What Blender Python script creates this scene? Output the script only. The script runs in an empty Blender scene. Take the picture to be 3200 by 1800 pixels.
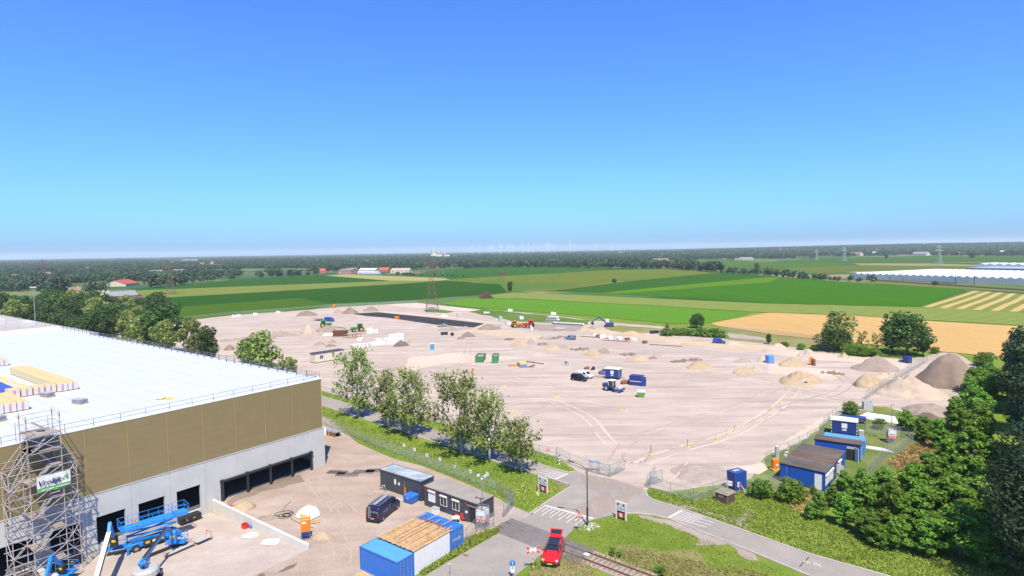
# Building site beside a warehouse, seen from a drone: everything in metres, camera over the origin looking along +Y.
import bpy, bmesh, math, random
import numpy as np
from mathutils import Vector, Matrix
from mathutils.geometry import tessellate_polygon

scene = bpy.context.scene
R = math.radians

# ---------------------------------------------------------------- camera, sky, sun, exposure
cam_data = bpy.data.cameras.new('camera')
cam = bpy.data.objects.new('camera', cam_data)
scene.collection.objects.link(cam)
cam_data.sensor_width = 36.0
cam_data.lens = 1850 / 3200 * 36
cam_data.clip_start = 0.5
cam_data.clip_end = 60000
cam.matrix_world = (Matrix.Translation((0,0,35)) @ Matrix.Rotation(math.pi / 2 - math.atan(117 / 1850),4, 'X')
                    @ Matrix.Rotation(-.0156,4, 'Z'))
scene.camera = cam

SUN_EL, SUN_AZ = R(58), math.atan2(.18,-.98)
world = bpy.data.worlds.new('World')
scene.world = world
world.use_nodes = True
wn = world.node_tree.nodes
wl = world.node_tree.links
sky = wn.new('ShaderNodeTexSky')
sky.sky_type = 'NISHITA'
sky.sun_disc = False
sky.sun_elevation = SUN_EL
sky.sun_rotation = SUN_AZ
sky.air_density = 1.0
sky.dust_density = 1.1
sky.ozone_density = 3.0
hs = wn.new('ShaderNodeHueSaturation')
hs.inputs['Saturation'].default_value = 1.0
wl.new(sky.outputs[0], hs.inputs['Color'])
tint = wn.new('ShaderNodeMix')
tint.data_type = 'RGBA'; tint.blend_type = 'MULTIPLY'
tint.inputs[0].default_value = 1.0
tint.inputs[7].default_value = (.51,.96,1.72,1)       # deep summer blue
wl.new(hs.outputs[0], tint.inputs[6])
wl.new(tint.outputs[2], wn['Background'].inputs[0])
wn['Background'].inputs[1].default_value = 0.08

sun_data = bpy.data.lights.new('sun', 'SUN')
sun_data.energy = 5.0
sun_data.angle = R(.5)
sun_data.color = (1.0,.89,.70)
sun = bpy.data.objects.new('sun', sun_data)
scene.collection.objects.link(sun)
ldir = Vector((-.18,.98,0)).normalized() * math.cos(SUN_EL) + Vector((0,0,-math.sin(SUN_EL)))
sun.rotation_euler = ldir.to_track_quat('-Z', 'Y').to_euler()

scene.view_settings.view_transform = 'Standard'
scene.view_settings.look = 'None'
scene.view_settings.exposure = 0.88
scene.view_settings.gamma = 1.0
scene.view_settings.use_curve_mapping = False
scene.cycles.max_bounces = 6
scene.cycles.diffuse_bounces = 3
scene.cycles.transparent_max_bounces = 24
scene.cycles.volume_bounces = 1
scene.cycles.sample_clamp_indirect = 4

# ---------------------------------------------------------------- helpers
COL = scene.collection
rng = random.Random(7)


class MB:
    """Collects faces; build() links them as one mesh object."""
    def __init__(self):
        self.v, self.f, self.m = [],[],[]
        self.T = None
        self.mi = 0

    def at(self, T):
        self.T = T
        return self

    def add(self, vs, fs):
        o = len(self.v)
        if self.T is not None:
            vs = [self.T @ Vector(p) for p in vs]
        self.v += [tuple(p) for p in vs]
        self.f += [tuple(i + o for i in f) for f in fs]
        self.m += [self.mi] * len(fs)
        return self

    def box(self, x0, x1, y0, y1, z0, z1):
        vs = [(x0, y0, z0),(x1, y0, z0),(x1, y1, z0),(x0, y1, z0),(x0, y0, z1),(x1, y0, z1),(x1, y1, z1),(x0, y1, z1)]
        return self.add(vs,[(0,3,2,1),(4,5,6,7),(0,1,5,4),(1,2,6,5),(2,3,7,6),(3,0,4,7)])

    def cbox(self, x0, x1, y0, y1, z0, z1, c=0.03):
        """box with chamfered vertical edges and top rim"""
        def ring(d, z):
            return [(x0 + c + d, y0 + d, z),(x1 - c - d, y0 + d, z),(x1 - d, y0 + c + d, z),(x1 - d, y1 - c - d, z),
                    (x1 - c - d, y1 - d, z),(x0 + c + d, y1 - d, z),(x0 + d, y1 - c - d, z),(x0 + d, y0 + c + d, z)]
        return self.loft([ring(0, z0), ring(0, z1 - c), ring(c, z1)])

    def loft(self, rings, closed=True, caps=True):
        n = len(rings[0])
        vs = [p for r in rings for p in r]
        fs = []
        for k in range(len(rings) - 1):
            for i in range(n if closed else n - 1):
                j = (i + 1) % n
                fs.append((k * n + i, k * n + j,(k + 1) * n + j,(k + 1) * n + i))
        if caps:
            fs.append(tuple(range(n))[::-1])
            fs.append(tuple((len(rings) - 1) * n + i for i in range(n)))
        return self.add(vs, fs)

    def tube(self, p, q, r, n=6, r2=None):
        p, q = Vector(p), Vector(q)
        d = (q - p).normalized()
        a = d.orthogonal().normalized()
        b = d.cross(a)
        r2 = r if r2 is None else r2
        ring = lambda c, rr: [tuple(c + (a * math.cos(2 * math.pi * i / n) + b * math.sin(2 * math.pi * i / n)) * rr) for i in range(n)]
        return self.loft([ring(p, r), ring(q, r2)])

    def path(self, pts, r, n=5):
        for a, b in zip(pts, pts[1:]):
            self.tube(a, b, r, n)
        return self

    def bar(self, p, q, w, h):
        """square bar from p to q, w across, h tall"""
        p, q = Vector(p), Vector(q)
        d = (q - p).normalized()
        up = Vector((0,0,1)) if abs(d.z) < 0.95 else Vector((0,1,0))
        s = d.cross(up).normalized()
        u = s.cross(d)
        ring = lambda c: [tuple(c + s * i * w / 2 + u * j * h / 2) for i, j in ((-1,-1),(1,-1),(1,1),(-1,1))]
        return self.loft([ring(p), ring(q)])

    def prism(self, poly, z0, z1):
        """vertical prism over an xy polygon"""
        n = len(poly)
        tris = tessellate_polygon([[Vector((x, y,0)) for x, y in poly]])
        vs = [(x, y, z0) for x, y in poly] + [(x, y, z1) for x, y in poly]
        fs = [(i,(i + 1) % n, n + (i + 1) % n, n + i) for i in range(n)]
        fs += [tuple(n + i for i in t) for t in tris] + [tuple(t)[::-1] for t in tris]
        return self.add(vs, fs)

    def side(self, poly, y0, y1):
        """prism of an xz profile between y0 and y1"""
        n = len(poly)
        tris = tessellate_polygon([[Vector((x, z,0)) for x, z in poly]])
        vs = [(x, y0, z) for x, z in poly] + [(x, y1, z) for x, z in poly]
        fs = [(i,(i + 1) % n, n + (i + 1) % n, n + i) for i in range(n)]
        fs += [tuple(n + i for i in t) for t in tris] + [tuple(t)[::-1] for t in tris]
        return self.add(vs, fs)

    def lathe(self, prof, n=12, c=(0,0)):
        rings = [[(c[0] + r * math.cos(2 * math.pi * i / n), c[1] + r * math.sin(2 * math.pi * i / n), z) for i in range(n)] for r, z in prof]
        return self.loft(rings)

    def quad(self, a, b, c, d):
        return self.add([a, b, c, d],[(0,1,2,3)])

    def build(self, name, mat, parent=None, loc=None, rz=0, smooth=False):
        me = bpy.data.meshes.new(name)
        me.from_pydata(self.v,[], self.f)
        mats = mat if isinstance(mat,(list, tuple)) else [mat]
        for q in mats:
            me.materials.append(q)
        if len(mats) > 1:
            me.polygons.foreach_set('material_index', self.m)
        bm = bmesh.new()
        bm.from_mesh(me)
        bmesh.ops.recalc_face_normals(bm, faces=bm.faces)
        bm.to_mesh(me)
        bm.free()
        if smooth:
            me.polygons.foreach_set('use_smooth',[True] * len(me.polygons))
        o = bpy.data.objects.new(name, me)
        COL.objects.link(o)
        if parent is not None:
            o.parent = parent
        if loc is not None:
            o.location = loc
        o.rotation_euler.z = rz
        return o


def tag(o, label=None, cat=None, group=None, kind=None):
    if label: o['label'] = label
    if cat: o['category'] = cat
    if group: o['group'] = group
    if kind: o['kind'] = kind
    return o


def thing(name, label, cat, loc=(0,0,0), rz=0.0, group=None):
    o = bpy.data.objects.new(name, None)
    o.empty_display_size = 0.3
    COL.objects.link(o)
    o.location = (loc[0], loc[1], loc[2] if len(loc) > 2 else 0)
    o.rotation_euler.z = rz
    return tag(o, label, cat, group)


def clone(o, parent=None, loc=None, rz=None, label=None, sc=None):
    c = o.copy()
    COL.objects.link(c)
    c.parent = parent
    if loc is not None: c.location = (loc[0], loc[1], loc[2] if len(loc) > 2 else 0)
    if rz is not None: c.rotation_euler.z = rz
    if sc is not None: c.scale = sc if hasattr(sc, '__len__') else (sc, sc, sc)
    if label: c['label'] = label
    for ch in o.children:
        clone(ch, c)
    return c


def ang(a, b):
    return math.atan2(b[1] - a[1], b[0] - a[0])


def dist(a, b):
    return math.hypot(b[0] - a[0], b[1] - a[1])


def lerp(a, b, t):
    return tuple(x + (y - x) * t for x, y in zip(a, b))


# ---------------------------------------------------------------- materials
def new_mat(name):
    m = bpy.data.materials.new(name)
    m.use_nodes = True
    return m, m.node_tree.nodes, m.node_tree.links, m.node_tree.nodes['Principled BSDF']


def nd(nodes, kind, **kw):
    n = nodes.new(kind)
    for k, v in kw.items():
        if k in n.inputs: n.inputs[k].default_value = v
        else: setattr(n, k, v)
    return n


def mixc(nodes, links, fac, a, b, blend='MIX'):
    n = nodes.new('ShaderNodeMix')
    n.data_type = 'RGBA'
    n.blend_type = blend
    for sock, v in ((n.inputs[0], fac),(n.inputs[6], a),(n.inputs[7], b)):
        if isinstance(v, bpy.types.NodeSocket): links.new(v, sock)
        elif hasattr(v, '__len__'): sock.default_value = tuple(v)[:3] + (1,)
        else: sock.default_value = v
    return n.outputs[2]


def ramp(nodes, links, src, lo, hi):
    n = nd(nodes, 'ShaderNodeMapRange')
    n.inputs['From Min'].default_value = lo
    n.inputs['From Max'].default_value = hi
    links.new(src, n.inputs['Value'])
    return n.outputs[0]


def mapped(nodes, links, scale=(1,1,1), rot=0.0, world_pos=True):
    if world_pos:
        src = nodes.new('ShaderNodeNewGeometry').outputs['Position']
    else:
        src = nodes.new('ShaderNodeTexCoord').outputs['Object']
    mp = nodes.new('ShaderNodeMapping')
    mp.inputs['Rotation'].default_value = (0,0, rot)
    mp.inputs['Scale'].default_value = scale
    links.new(src, mp.inputs['Vector'])
    return mp.outputs[0]


def noise(nodes, links, vec, scale, detail=4, rough=0.55):
    n = nd(nodes, 'ShaderNodeTexNoise', Scale=scale, Detail=detail, Roughness=rough)
    links.new(vec, n.inputs['Vector'])
    return n.outputs['Fac']


MATS = {}
ALB = 0.72                                     # paint-card colours to reflectance


def alb(c):
    return tuple(x * ALB for x in c[:3])


def paint(name, c, rough=0.55, metal=0.0, var=0.12, scale=1.5, dirt=None, spec=0.5):
    """painted or plain surface with slight uneven tone and optional dirt streaks"""
    if name in MATS: return MATS[name]
    c = alb(c)
    m, N, L, b = new_mat(name)
    vec = mapped(N, L,(1,1,1),0, False)
    f = ramp(N, L, noise(N, L, vec, scale,5,.6),.3,.7)
    col = mixc(N, L, f, tuple(x * (1 - var) for x in c), tuple(min(1, x * (1 + var)) for x in c))
    if dirt:
        v2 = mapped(N, L,(1,1,.25),0, False)
        d = ramp(N, L, noise(N, L, v2,2.3,6,.7),.52,.78)
        mul = nd(N, 'ShaderNodeMath', operation='MULTIPLY')
        L.new(d, mul.inputs[0]); mul.inputs[1].default_value = dirt
        col = mixc(N, L, mul.outputs[0], col,(.16,.13,.10))
    L.new(col, b.inputs['Base Color'])
    b.inputs['Roughness'].default_value = rough
    b.inputs['Metallic'].default_value = metal
    b.inputs['Specular IOR Level'].default_value = spec
    MATS[name] = m
    return m


def leaf_mat(name, c, c2, trans=0.35):
    if name in MATS: return MATS[name]
    c, c2 = alb(c), alb(c2)
    m, N, L, b = new_mat(name)
    g = N.new('ShaderNodeNewGeometry')
    oi = N.new('ShaderNodeObjectInfo')
    col = mixc(N, L, g.outputs['Random Per Island'], c, c2)
    hsv = N.new('ShaderNodeHueSaturation')
    mr = nd(N, 'ShaderNodeMapRange'); mr.inputs['To Min'].default_value = 0.48; mr.inputs['To Max'].default_value = 0.515
    L.new(oi.outputs['Random'], mr.inputs['Value']); L.new(mr.outputs[0], hsv.inputs['Hue'])
    mv = nd(N, 'ShaderNodeMapRange'); mv.inputs['To Min'].default_value = 0.72; mv.inputs['To Max'].default_value = 1.28
    L.new(oi.outputs['Random'], mv.inputs['Value']); L.new(mv.outputs[0], hsv.inputs['Value'])
    L.new(col, hsv.inputs['Color'])
    L.new(hsv.outputs[0], b.inputs['Base Color'])
    b.inputs['Roughness'].default_value = 0.6
    b.inputs['Specular IOR Level'].default_value = 0.3
    tr = N.new('ShaderNodeBsdfTranslucent')
    L.new(hsv.outputs[0], tr.inputs['Color'])
    mx = nd(N, 'ShaderNodeMixShader'); mx.inputs[0].default_value = trans
    L.new(b.outputs[0], mx.inputs[1]); L.new(tr.outputs[0], mx.inputs[2])
    L.new(mx.outputs[0], N['Material Output'].inputs['Surface'])
    MATS[name] = m
    return m


def ground_mat(name, base, light, dark, s_big=0.03, s_mid=0.25, s_fine=2.5, streak=None, bump=0.3, rough=0.95):
    """soil, sand, asphalt, grass: patches at three sizes, optional streaks along a direction"""
    if name in MATS: return MATS[name]
    base, light, dark = alb(base), alb(light), alb(dark)
    m, N, L, b = new_mat(name)
    vec = mapped(N, L)
    f1 = ramp(N, L, noise(N, L, vec, s_big,5,.6),.38,.66)
    f2 = ramp(N, L, noise(N, L, vec, s_mid,6,.65),.35,.68)
    f3 = noise(N, L, vec, s_fine,4,.6)
    col = mixc(N, L, f1, base, light)
    f2h = nd(N, 'ShaderNodeMath', operation='MULTIPLY'); L.new(f2, f2h.inputs[0]); f2h.inputs[1].default_value = 0.45
    col = mixc(N, L, f2h.outputs[0], col, dark)
    if streak:
        rot, sx, sy, amt, sc = streak
        v2 = mapped(N, L,(sx, sy,1), rot)
        s = ramp(N, L, noise(N, L, v2, sc,5,.6),.45,.7)
        sm = nd(N, 'ShaderNodeMath', operation='MULTIPLY'); L.new(s, sm.inputs[0]); sm.inputs[1].default_value = amt
        col = mixc(N, L, sm.outputs[0], col, dark)
        v3 = mapped(N, L,(sx * 1.7, sy * 1.4,1), rot + 0.5)
        s2 = ramp(N, L, noise(N, L, v3, sc * 1.3,5,.6),.5,.75)
        sm2 = nd(N, 'ShaderNodeMath', operation='MULTIPLY'); L.new(s2, sm2.inputs[0]); sm2.inputs[1].default_value = amt
        col = mixc(N, L, sm2.outputs[0], col, light)
    f3r = ramp(N, L, f3,.2,.8)
    col = mixc(N, L, f3r, mixc(N, L,.14, col,(0,0,0)), mixc(N, L,1.0, col,(1.14,1.14,1.14), 'MULTIPLY'))
    L.new(col, b.inputs['Base Color'])
    b.inputs['Roughness'].default_value = rough
    b.inputs['Specular IOR Level'].default_value = 0.03
    if bump:
        bp = nd(N, 'ShaderNodeBump', Strength=bump, Distance=0.12)
        L.new(f3, bp.inputs['Height'])
        L.new(bp.outputs[0], b.inputs['Normal'])
    MATS[name] = m
    return m


def field_mat(name, c1, c2, rot=0.0, row=1.5, amt=0.5, stripe=None, patch=0.012, var=0.5, rough=0.9):
    """crop field: rows along a direction (rot turns world x into 'across the rows'), patches, optional wide mown stripes (width, colour, share)"""
    if name in MATS: return MATS[name]
    c1, c2 = alb(c1), alb(c2)
    if stripe: stripe = (stripe[0], alb(stripe[1]), stripe[2])
    m, N, L, b = new_mat(name)
    vec = mapped(N, L)
    col = mixc(N, L, ramp(N, L, noise(N, L, vec, patch,5,.6),.3,.7), c1, lerp(c1, c2, var))
    v = mapped(N, L,(1,.04,1), rot)
    s = ramp(N, L, noise(N, L, v,1 / row,3,.7),.35,.65)
    sm = nd(N, 'ShaderNodeMath', operation='MULTIPLY'); L.new(s, sm.inputs[0]); sm.inputs[1].default_value = amt
    col = mixc(N, L, sm.outputs[0], col, c2)
    if stripe:
        w, sc, lo = stripe
        v2 = mapped(N, L,(1,1,1), rot)
        wv = nd(N, 'ShaderNodeTexWave', Scale=math.pi * 2 / (20 * w), Distortion=1.2, Detail=2)
        wv.inputs['Detail Scale'].default_value = 0.3
        L.new(v2, wv.inputs['Vector'])
        col = mixc(N, L, ramp(N, L, wv.outputs['Fac'], lo, lo + 0.3), col, sc)
    fine = noise(N, L, vec,1.2,3,.7)
    col = mixc(N, L, ramp(N, L, fine,.25,.75), mixc(N, L,.18, col,(0,0,0)), mixc(N, L,1.0, col,(1.15,1.15,1.15), 'MULTIPLY'))
    L.new(col, b.inputs['Base Color'])
    b.inputs['Roughness'].default_value = rough
    b.inputs['Specular IOR Level'].default_value = 0.0
    MATS[name] = m
    return m


def wire_mat(name, c=(.42,.46,.44), pitch=0.05, wire=0.17):
    """chain-link / welded mesh: real wires drawn as an opaque grid on a see-through sheet"""
    if name in MATS: return MATS[name]
    c = alb(c)
    m, N, L, b = new_mat(name)
    uv = N.new('ShaderNodeUVMap')
    sep = N.new('ShaderNodeSeparateXYZ')
    L.new(uv.outputs[0], sep.inputs[0])
    outs = []
    for k in (0,1):
        d = nd(N, 'ShaderNodeMath', operation='DIVIDE'); L.new(sep.outputs[k], d.inputs[0]); d.inputs[1].default_value = pitch
        fr = nd(N, 'ShaderNodeMath', operation='FRACT'); L.new(d.outputs[0], fr.inputs[0])
        lt = nd(N, 'ShaderNodeMath', operation='LESS_THAN'); L.new(fr.outputs[0], lt.inputs[0]); lt.inputs[1].default_value = wire
        outs.append(lt.outputs[0])
    mx = nd(N, 'ShaderNodeMath', operation='MAXIMUM'); L.new(outs[0], mx.inputs[0]); L.new(outs[1], mx.inputs[1])
    tr = N.new('ShaderNodeBsdfTransparent')
    ms = N.new('ShaderNodeMixShader')
    b.inputs['Base Color'].default_value = c + (1,)
    b.inputs['Roughness'].default_value = 0.5
    L.new(mx.outputs[0], ms.inputs[0]); L.new(tr.outputs[0], ms.inputs[1]); L.new(b.outputs[0], ms.inputs[2])
    L.new(ms.outputs[0], N['Material Output'].inputs['Surface'])
    MATS[name] = m
    return m


def glass_mat(name='window_glass', c=(.02,.025,.03)):
    return paint(name, c,.08,0,.05,1, None,.8)

# ---------------------------------------------------------------- ground, fields, roads
TH = R(53.3)                                   # direction of the warehouse front
E1 = (math.cos(TH), math.sin(TH))              # along the front, towards its far corner
E2 = (-E1[1], E1[0])                           # along the long side, away
WA = (-31.9,96.3)                             # ground point of that corner


def W(x, y):
    """warehouse-local to world"""
    return (WA[0] + E1[0] * x + E2[0] * y, WA[1] + E1[1] * x + E2[1] * y)


def sheet(name, polys, z, mat, kind='structure', parent=None):
    """flat sheet at height z; polys[0] outline, the rest holes"""
    loops = [[Vector((x, y,0)) for x, y in p] for p in polys]
    tris = tessellate_polygon(loops)
    vs = [(v.x, v.y, z) for l in loops for v in l]
    me = bpy.data.meshes.new(name)
    me.from_pydata(vs,[],[tuple(t) for t in tris])
    bm = bmesh.new(); bm.from_mesh(me)
    for f in bm.faces:
        if f.normal.z < 0: f.normal_flip()
    bm.to_mesh(me); bm.free()
    me.materials.append(mat)
    o = bpy.data.objects.new(name, me)
    COL.objects.link(o)
    if parent: o.parent = parent
    elif kind: o['kind'] = kind
    return o


def ragged(pts, step, amp, seed=1):
    """outline with an uneven edge"""
    r = random.Random(seed)
    out = []
    for i, a in enumerate(pts):
        b = pts[(i + 1) % len(pts)]
        n = max(1, int(dist(a, b) / step))
        for k in range(n):
            p = lerp(a, b, k / n)
            out.append((p[0] + r.uniform(-amp, amp), p[1] + r.uniform(-amp, amp)))
    return out


PIT = [W(-70,0), W(-18.2,0), W(-18.2,-22.7), W(-70,-22.7)]

# far land: patchwork of fields out to the horizon
m, N, L, b = new_mat('farmland')
vec = mapped(N, L,(1,1.6,1),.6)
vo = nd(N, 'ShaderNodeTexVoronoi', Scale=0.0075); vo.feature = 'F1'
L.new(vec, vo.inputs['Vector'])
sp = N.new('ShaderNodeSeparateXYZ'); L.new(vo.outputs['Color'], sp.inputs[0])
cr = N.new('ShaderNodeValToRGB')
cr.color_ramp.interpolation = 'CONSTANT'
els = [(.0,(.045,.10,.030)),(.25,(.075,.15,.035)),(.45,(.12,.18,.05)),(.62,(.05,.12,.04)),(.8,(.20,.21,.085)),(.92,(.32,.26,.13))]
for i,(p, c) in enumerate(els):
    e = cr.color_ramp.elements[i] if i < 2 else cr.color_ramp.elements.new(p)
    e.position = p; e.color = alb(c) + (1,)
L.new(sp.outputs[0], cr.inputs[0])
nz = noise(N, L, mapped(N, L),.05,5,.6)
colr = mixc(N, L, ramp(N, L, nz,.3,.7), mixc(N, L,.25, cr.outputs[0],(0,0,0)), cr.outputs[0])
L.new(colr, b.inputs['Base Color']); b.inputs['Roughness'].default_value = 0.95; b.inputs['Specular IOR Level'].default_value = 0.1
M_farm = m

NEAR = [(-260,-60),(260,-60),(260,420),(-260,420)]
terr = sheet('terrain',[NEAR, PIT],.0, M_farm)
bm = bmesh.new(); bm.from_mesh(terr.data)
S = 16000
outer = [(-S,-600),(S,-600),(S,2 * S),(-S,2 * S)]
vs = [bm.verts.new((x, y,0)) for x, y in NEAR] + [bm.verts.new((x, y,0)) for x, y in outer]
for i in range(4):
    j = (i + 1) % 4
    bm.faces.new((vs[4 + i], vs[4 + j], vs[j], vs[i]))
bm.to_mesh(terr.data); bm.free()

M_grass = ground_mat('meadow_grass',(.15,.235,.03),(.23,.275,.055),(.085,.155,.02),.09,.5,4.0, None,.6)
M_sand = ground_mat('site_sand',(.47,.39,.34),(.555,.475,.42),(.31,.25,.212),.018,.16,3.0,(.785,.10,1.0,.75,.3),.35)
M_yard = ground_mat('yard_sand',(.415,.325,.272),(.48,.395,.34),(.23,.175,.148),.05,.22,3.0,(.64,.15,1.0,.4,.3),.4)
M_yellow = ground_mat('yellow_sand',(.52,.405,.275),(.57,.47,.35),(.40,.31,.215),.06,.4,3.0, None,.5)
M_pale = ground_mat('pale_sand',(.55,.455,.37),(.62,.54,.46),(.44,.35,.28),.06,.4,3.0, None,.4)
M_brown = ground_mat('brown_soil',(.24,.185,.15),(.32,.255,.21),(.17,.13,.10),.1,.6,4.0, None,.7)
M_greysoil = ground_mat('grey_soil',(.31,.25,.215),(.40,.33,.285),(.23,.18,.15),.1,.6,4.0, None,.7)
M_gravel = ground_mat('gravel',(.38,.315,.28),(.46,.40,.36),(.28,.23,.20),.2,1.2,8.0, None,.9)
M_black = ground_mat('fresh_asphalt',(.045,.045,.05),(.065,.063,.068),(.03,.03,.034),.05,.3,4.0, None,.2)
M_asphalt = ground_mat('worn_asphalt',(.305,.28,.262),(.37,.335,.305),(.245,.222,.208),.07,.4,6.0,(.64,.12,1.0,.3,.4),.25)
M_concrete = ground_mat('concrete',(.50,.48,.45),(.57,.55,.52),(.40,.38,.36),.12,.5,5.0, None,.15)
M_ramp = ground_mat('ramp_concrete',(.45,.385,.345),(.52,.46,.42),(.35,.29,.255),.12,.5,5.0,(.64,.2,1.0,.35,.4),.15)

# near rough grass
sheet('meadow',[[(-200,-50),(250,-50),(250,300),(-230,400)], PIT],.004, M_grass)

# the site
SITE = [(-183.2,311.6),(-174.4,320.6),(-163.0,342.9),(-137.2,358.9),(-111.4,385.5),(-86.9,399.7),(-66.2,408.3),(-47.5,386.0),(-19.8,354.2),(7.0,331.8),(39.26,290.77),(53.55,274.89),(66.63,263.94),(72.71,248.39),(81.68,222.31),(92.13,212.01),(105.86,191.36),(119.88,178.25),(130.85,184.43),(144.62,193.36),(133.25,169.08),(125.86,152.36),(110.50,133.03),(96.16,117.21),(89.58,117.81),(81.88,121.82),(80.14,126.50),(75.00,127.34),(73.35,128.25),(61.00,114.68),(50.33,103.17),(42.56,97.43),(41.38,95.80),(37.33,90.29),(35.74,87.13),(29.21,85.08),(22.27,83.26),(19.90,84.73),(18.50,83.51),(14.27,87.87),(9.53,91.73),(7.00,97.79),(3.65,101.79),(-1.62,106.75),(-16.17,120.39),(-32.11,133.17),(-50.38,150.92),(-76.32,173.73),(-112.98,206.57),(-163.27,249.50),(-181.09,265.88)]
sheet('site_ground',[ragged(SITE,3.0,.35,3)],.012, M_sand)
# pale and yellow sand laid bare, soil tracks
for nm, pts, mt, sd in (
    ('sand_bed',[(-17.61,264.23),(-9.43,259.96),(.22,252.48),(10.91,243.79),(13.68,235.08),(7.99,231.68),(-1.83,236.72),(-12.44,249.33),(-18.83,256.21)], M_yellow,11),
    ('sand_bank',[(29.27,253.55),(36.70,257.52),(45.91,248.53),(53.10,237.45),(58.29,234.11),(69.65,217.60),(76.91,212.22),(86.82,210.11),(88.86,204.46),(85.06,195.67),(74.42,200.63),(62.95,213.60),(50.46,230.90),(36.76,243.56)], M_yellow,12),
    ('sand_bank',[(88.51,203.65),(94.04,195.04),(103.84,187.61),(111.68,184.26),(119.52,176.86),(111.03,165.45),(108.03,164.28),(104.81,173.33),(98.45,177.82),(92.13,180.81),(83.55,192.18)], M_pale,13),
    ('sand_bed',[(76.40,175.66),(82.89,170.57),(90.97,164.22),(90.41,160.22),(82.74,152.07),(77.12,158.62),(70.38,161.73)], M_pale,14),
    ('sand_bed',[(-85.9,395.3),(-65.5,405.2),(-47.2,383.0),(-19.7,353.4),(-22.5,340.6),(-44.2,358.5),(-69.6,378.6)], M_pale,15),
    ('sand_patch',[(-34.68,195.18),(-20.42,201.52),(.04,194.00),(5.88,191.67),(-6.28,185.74),(-21.80,183.71),(-31.92,170.83)], M_pale,16),
    ('soil_track',[(-4.55,288.39),(18.91,275.73),(37.98,262.71),(31.96,250.42),(13.19,255.72),(-2.02,271.03)], M_greysoil,17),
    ('soil_track',[(86.39,143.45),(87.81,141.79),(92.36,145.18),(102.67,154.86),(102.44,156.12),(87.49,142.85)], M_greysoil,18),
    ('sand_bed',[(42.95,98.34),(56.98,112.93),(69.96,126.00),(74.49,129.05),(75.32,128.58),(70.73,123.57),(61.00,114.70),(54.34,106.91),(46.10,99.70)], M_pale,19),
    ('soil_track',[(-41.45,82.18),(-40.98,84.22),(-38.12,87.76),(-35.81,91.22),(-33.56,91.96),(-32.86,89.10),(-35.37,86.90),(-37.47,85.51),(-39.17,82.77),(-39.64,80.16)], M_brown,20),
    ('soil_track',[(41.37,95.36),(39.00,93.20),(34.28,92.52),(35.80,90.33),(37.44,89.44),(39.53,91.43)], M_pale,21),
):
    pass_z = 0.016 + 0.0007 * sd
    sheet(nm,[ragged(pts,1.6,.5, sd)], pass_z, mt)
sheet('haul_road',[ragged([(.48,218.36),(11.97,225.64),(26.90,229.18),(43.86,213.65),(62.36,203.19),(75.98,193.99),(89.12,182.08),(86.22,176.11),(72.36,184.71),(56.33,194.24),(38.69,205.42),(22.31,215.07),(11.36,214.55),(.43,207.32)],3,.8,44)],.0335, ground_mat('haul_sand',(.43,.36,.325),(.48,.41,.37),(.34,.285,.25),.05,.3,3,(.785,.05,1,.5,.5),.25))
# tyre tracks: pairs of darker ruts curving over the sand
M_rut = ground_mat('rut_sand',(.40,.325,.28),(.46,.38,.33),(.33,.265,.225),.1,.5,3, None,.4)
M_rutl = ground_mat('dusty_sand',(.55,.465,.405),(.60,.52,.46),(.47,.385,.33),.1,.5,3, None,.4)


def ruts(pts, gap=1.9, w=.5, mat=None, seed=1):
    rq = random.Random(seed)
    fine = []
    zz = .0123 + .0016 * seed
    for i in range(len(pts) - 1):
        p0, p1, p2, p3 = pts[max(i - 1,0)], pts[i], pts[i + 1], pts[min(i + 2, len(pts) - 1)]
        n = max(3, int(dist(p1, p2) / 3))
        for k in range(n):
            t = k / n
            fine.append(tuple(.5 * (2 * b1 + (c1 - a1) * t + (2 * a1 - 5 * b1 + 4 * c1 - d1) * t * t + (3 * b1 - a1 - 3 * c1 + d1) * t ** 3) for a1, b1, c1, d1 in zip(p0, p1, p2, p3)))
    mb = MB()
    for s_ in (-gap / 2, gap / 2):
        L_, R_ = [],[]
        for i in range(len(fine) - 1):
            d = ang(fine[i], fine[i + 1]); nx, ny = -math.sin(d), math.cos(d)
            ww = w * rq.uniform(.55,1.2)
            L_.append((fine[i][0] + nx * (s_ - ww / 2), fine[i][1] + ny * (s_ - ww / 2), zz)); R_.append((fine[i][0] + nx * (s_ + ww / 2), fine[i][1] + ny * (s_ + ww / 2), zz))
        for i in range(len(L_) - 1):
            if rq.random() < .86: mb.quad(L_[i], L_[i + 1], R_[i + 1], R_[i])
    mb.build('tyre_track', mat or M_rut)['kind'] = 'structure'


ruts([(19.41,94.81),(24.72,99.82),(33.98,104.67),(44.20,112.50),(54.66,123.17),(66.35,138.97)],2.0,.6, None,1)
ruts([(21.02,94.74),(27.39,100.21),(38.49,107.29),(49.20,117.60),(61.18,131.85),(72.66,149.08)],2.2,.5, M_rutl,2)
ruts([(16.15,94.72),(21.91,106.95),(36.58,119.00),(50.97,129.87),(63.48,143.20),(73.05,149.05)],2.0,.5, None,3)
ruts([(8.01,153.58),(17.56,146.26),(30.05,146.49),(47.05,153.18),(65.14,159.25)],2.1,.6, None,4)
ruts([(13.28,190.67),(31.23,182.28),(47.27,173.11),(59.87,159.64),(66.78,145.09)],2.2,.7, M_rutl,5)
ruts([(9.69,184.08),(27.68,179.33),(43.97,166.17),(55.50,154.97)],2.0,.5, None,6)
ruts([(-42.09,207.51),(-26.32,194.46),(-13.18,195.15),(3.51,203.33),(23.48,197.57)],2.0,.6, M_rutl,7)
ruts([(-37.89,178.66),(-27.62,180.96),(-14.65,172.37),(-2.81,161.93),(4.99,149.48)],2.0,.6, None,8)
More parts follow.
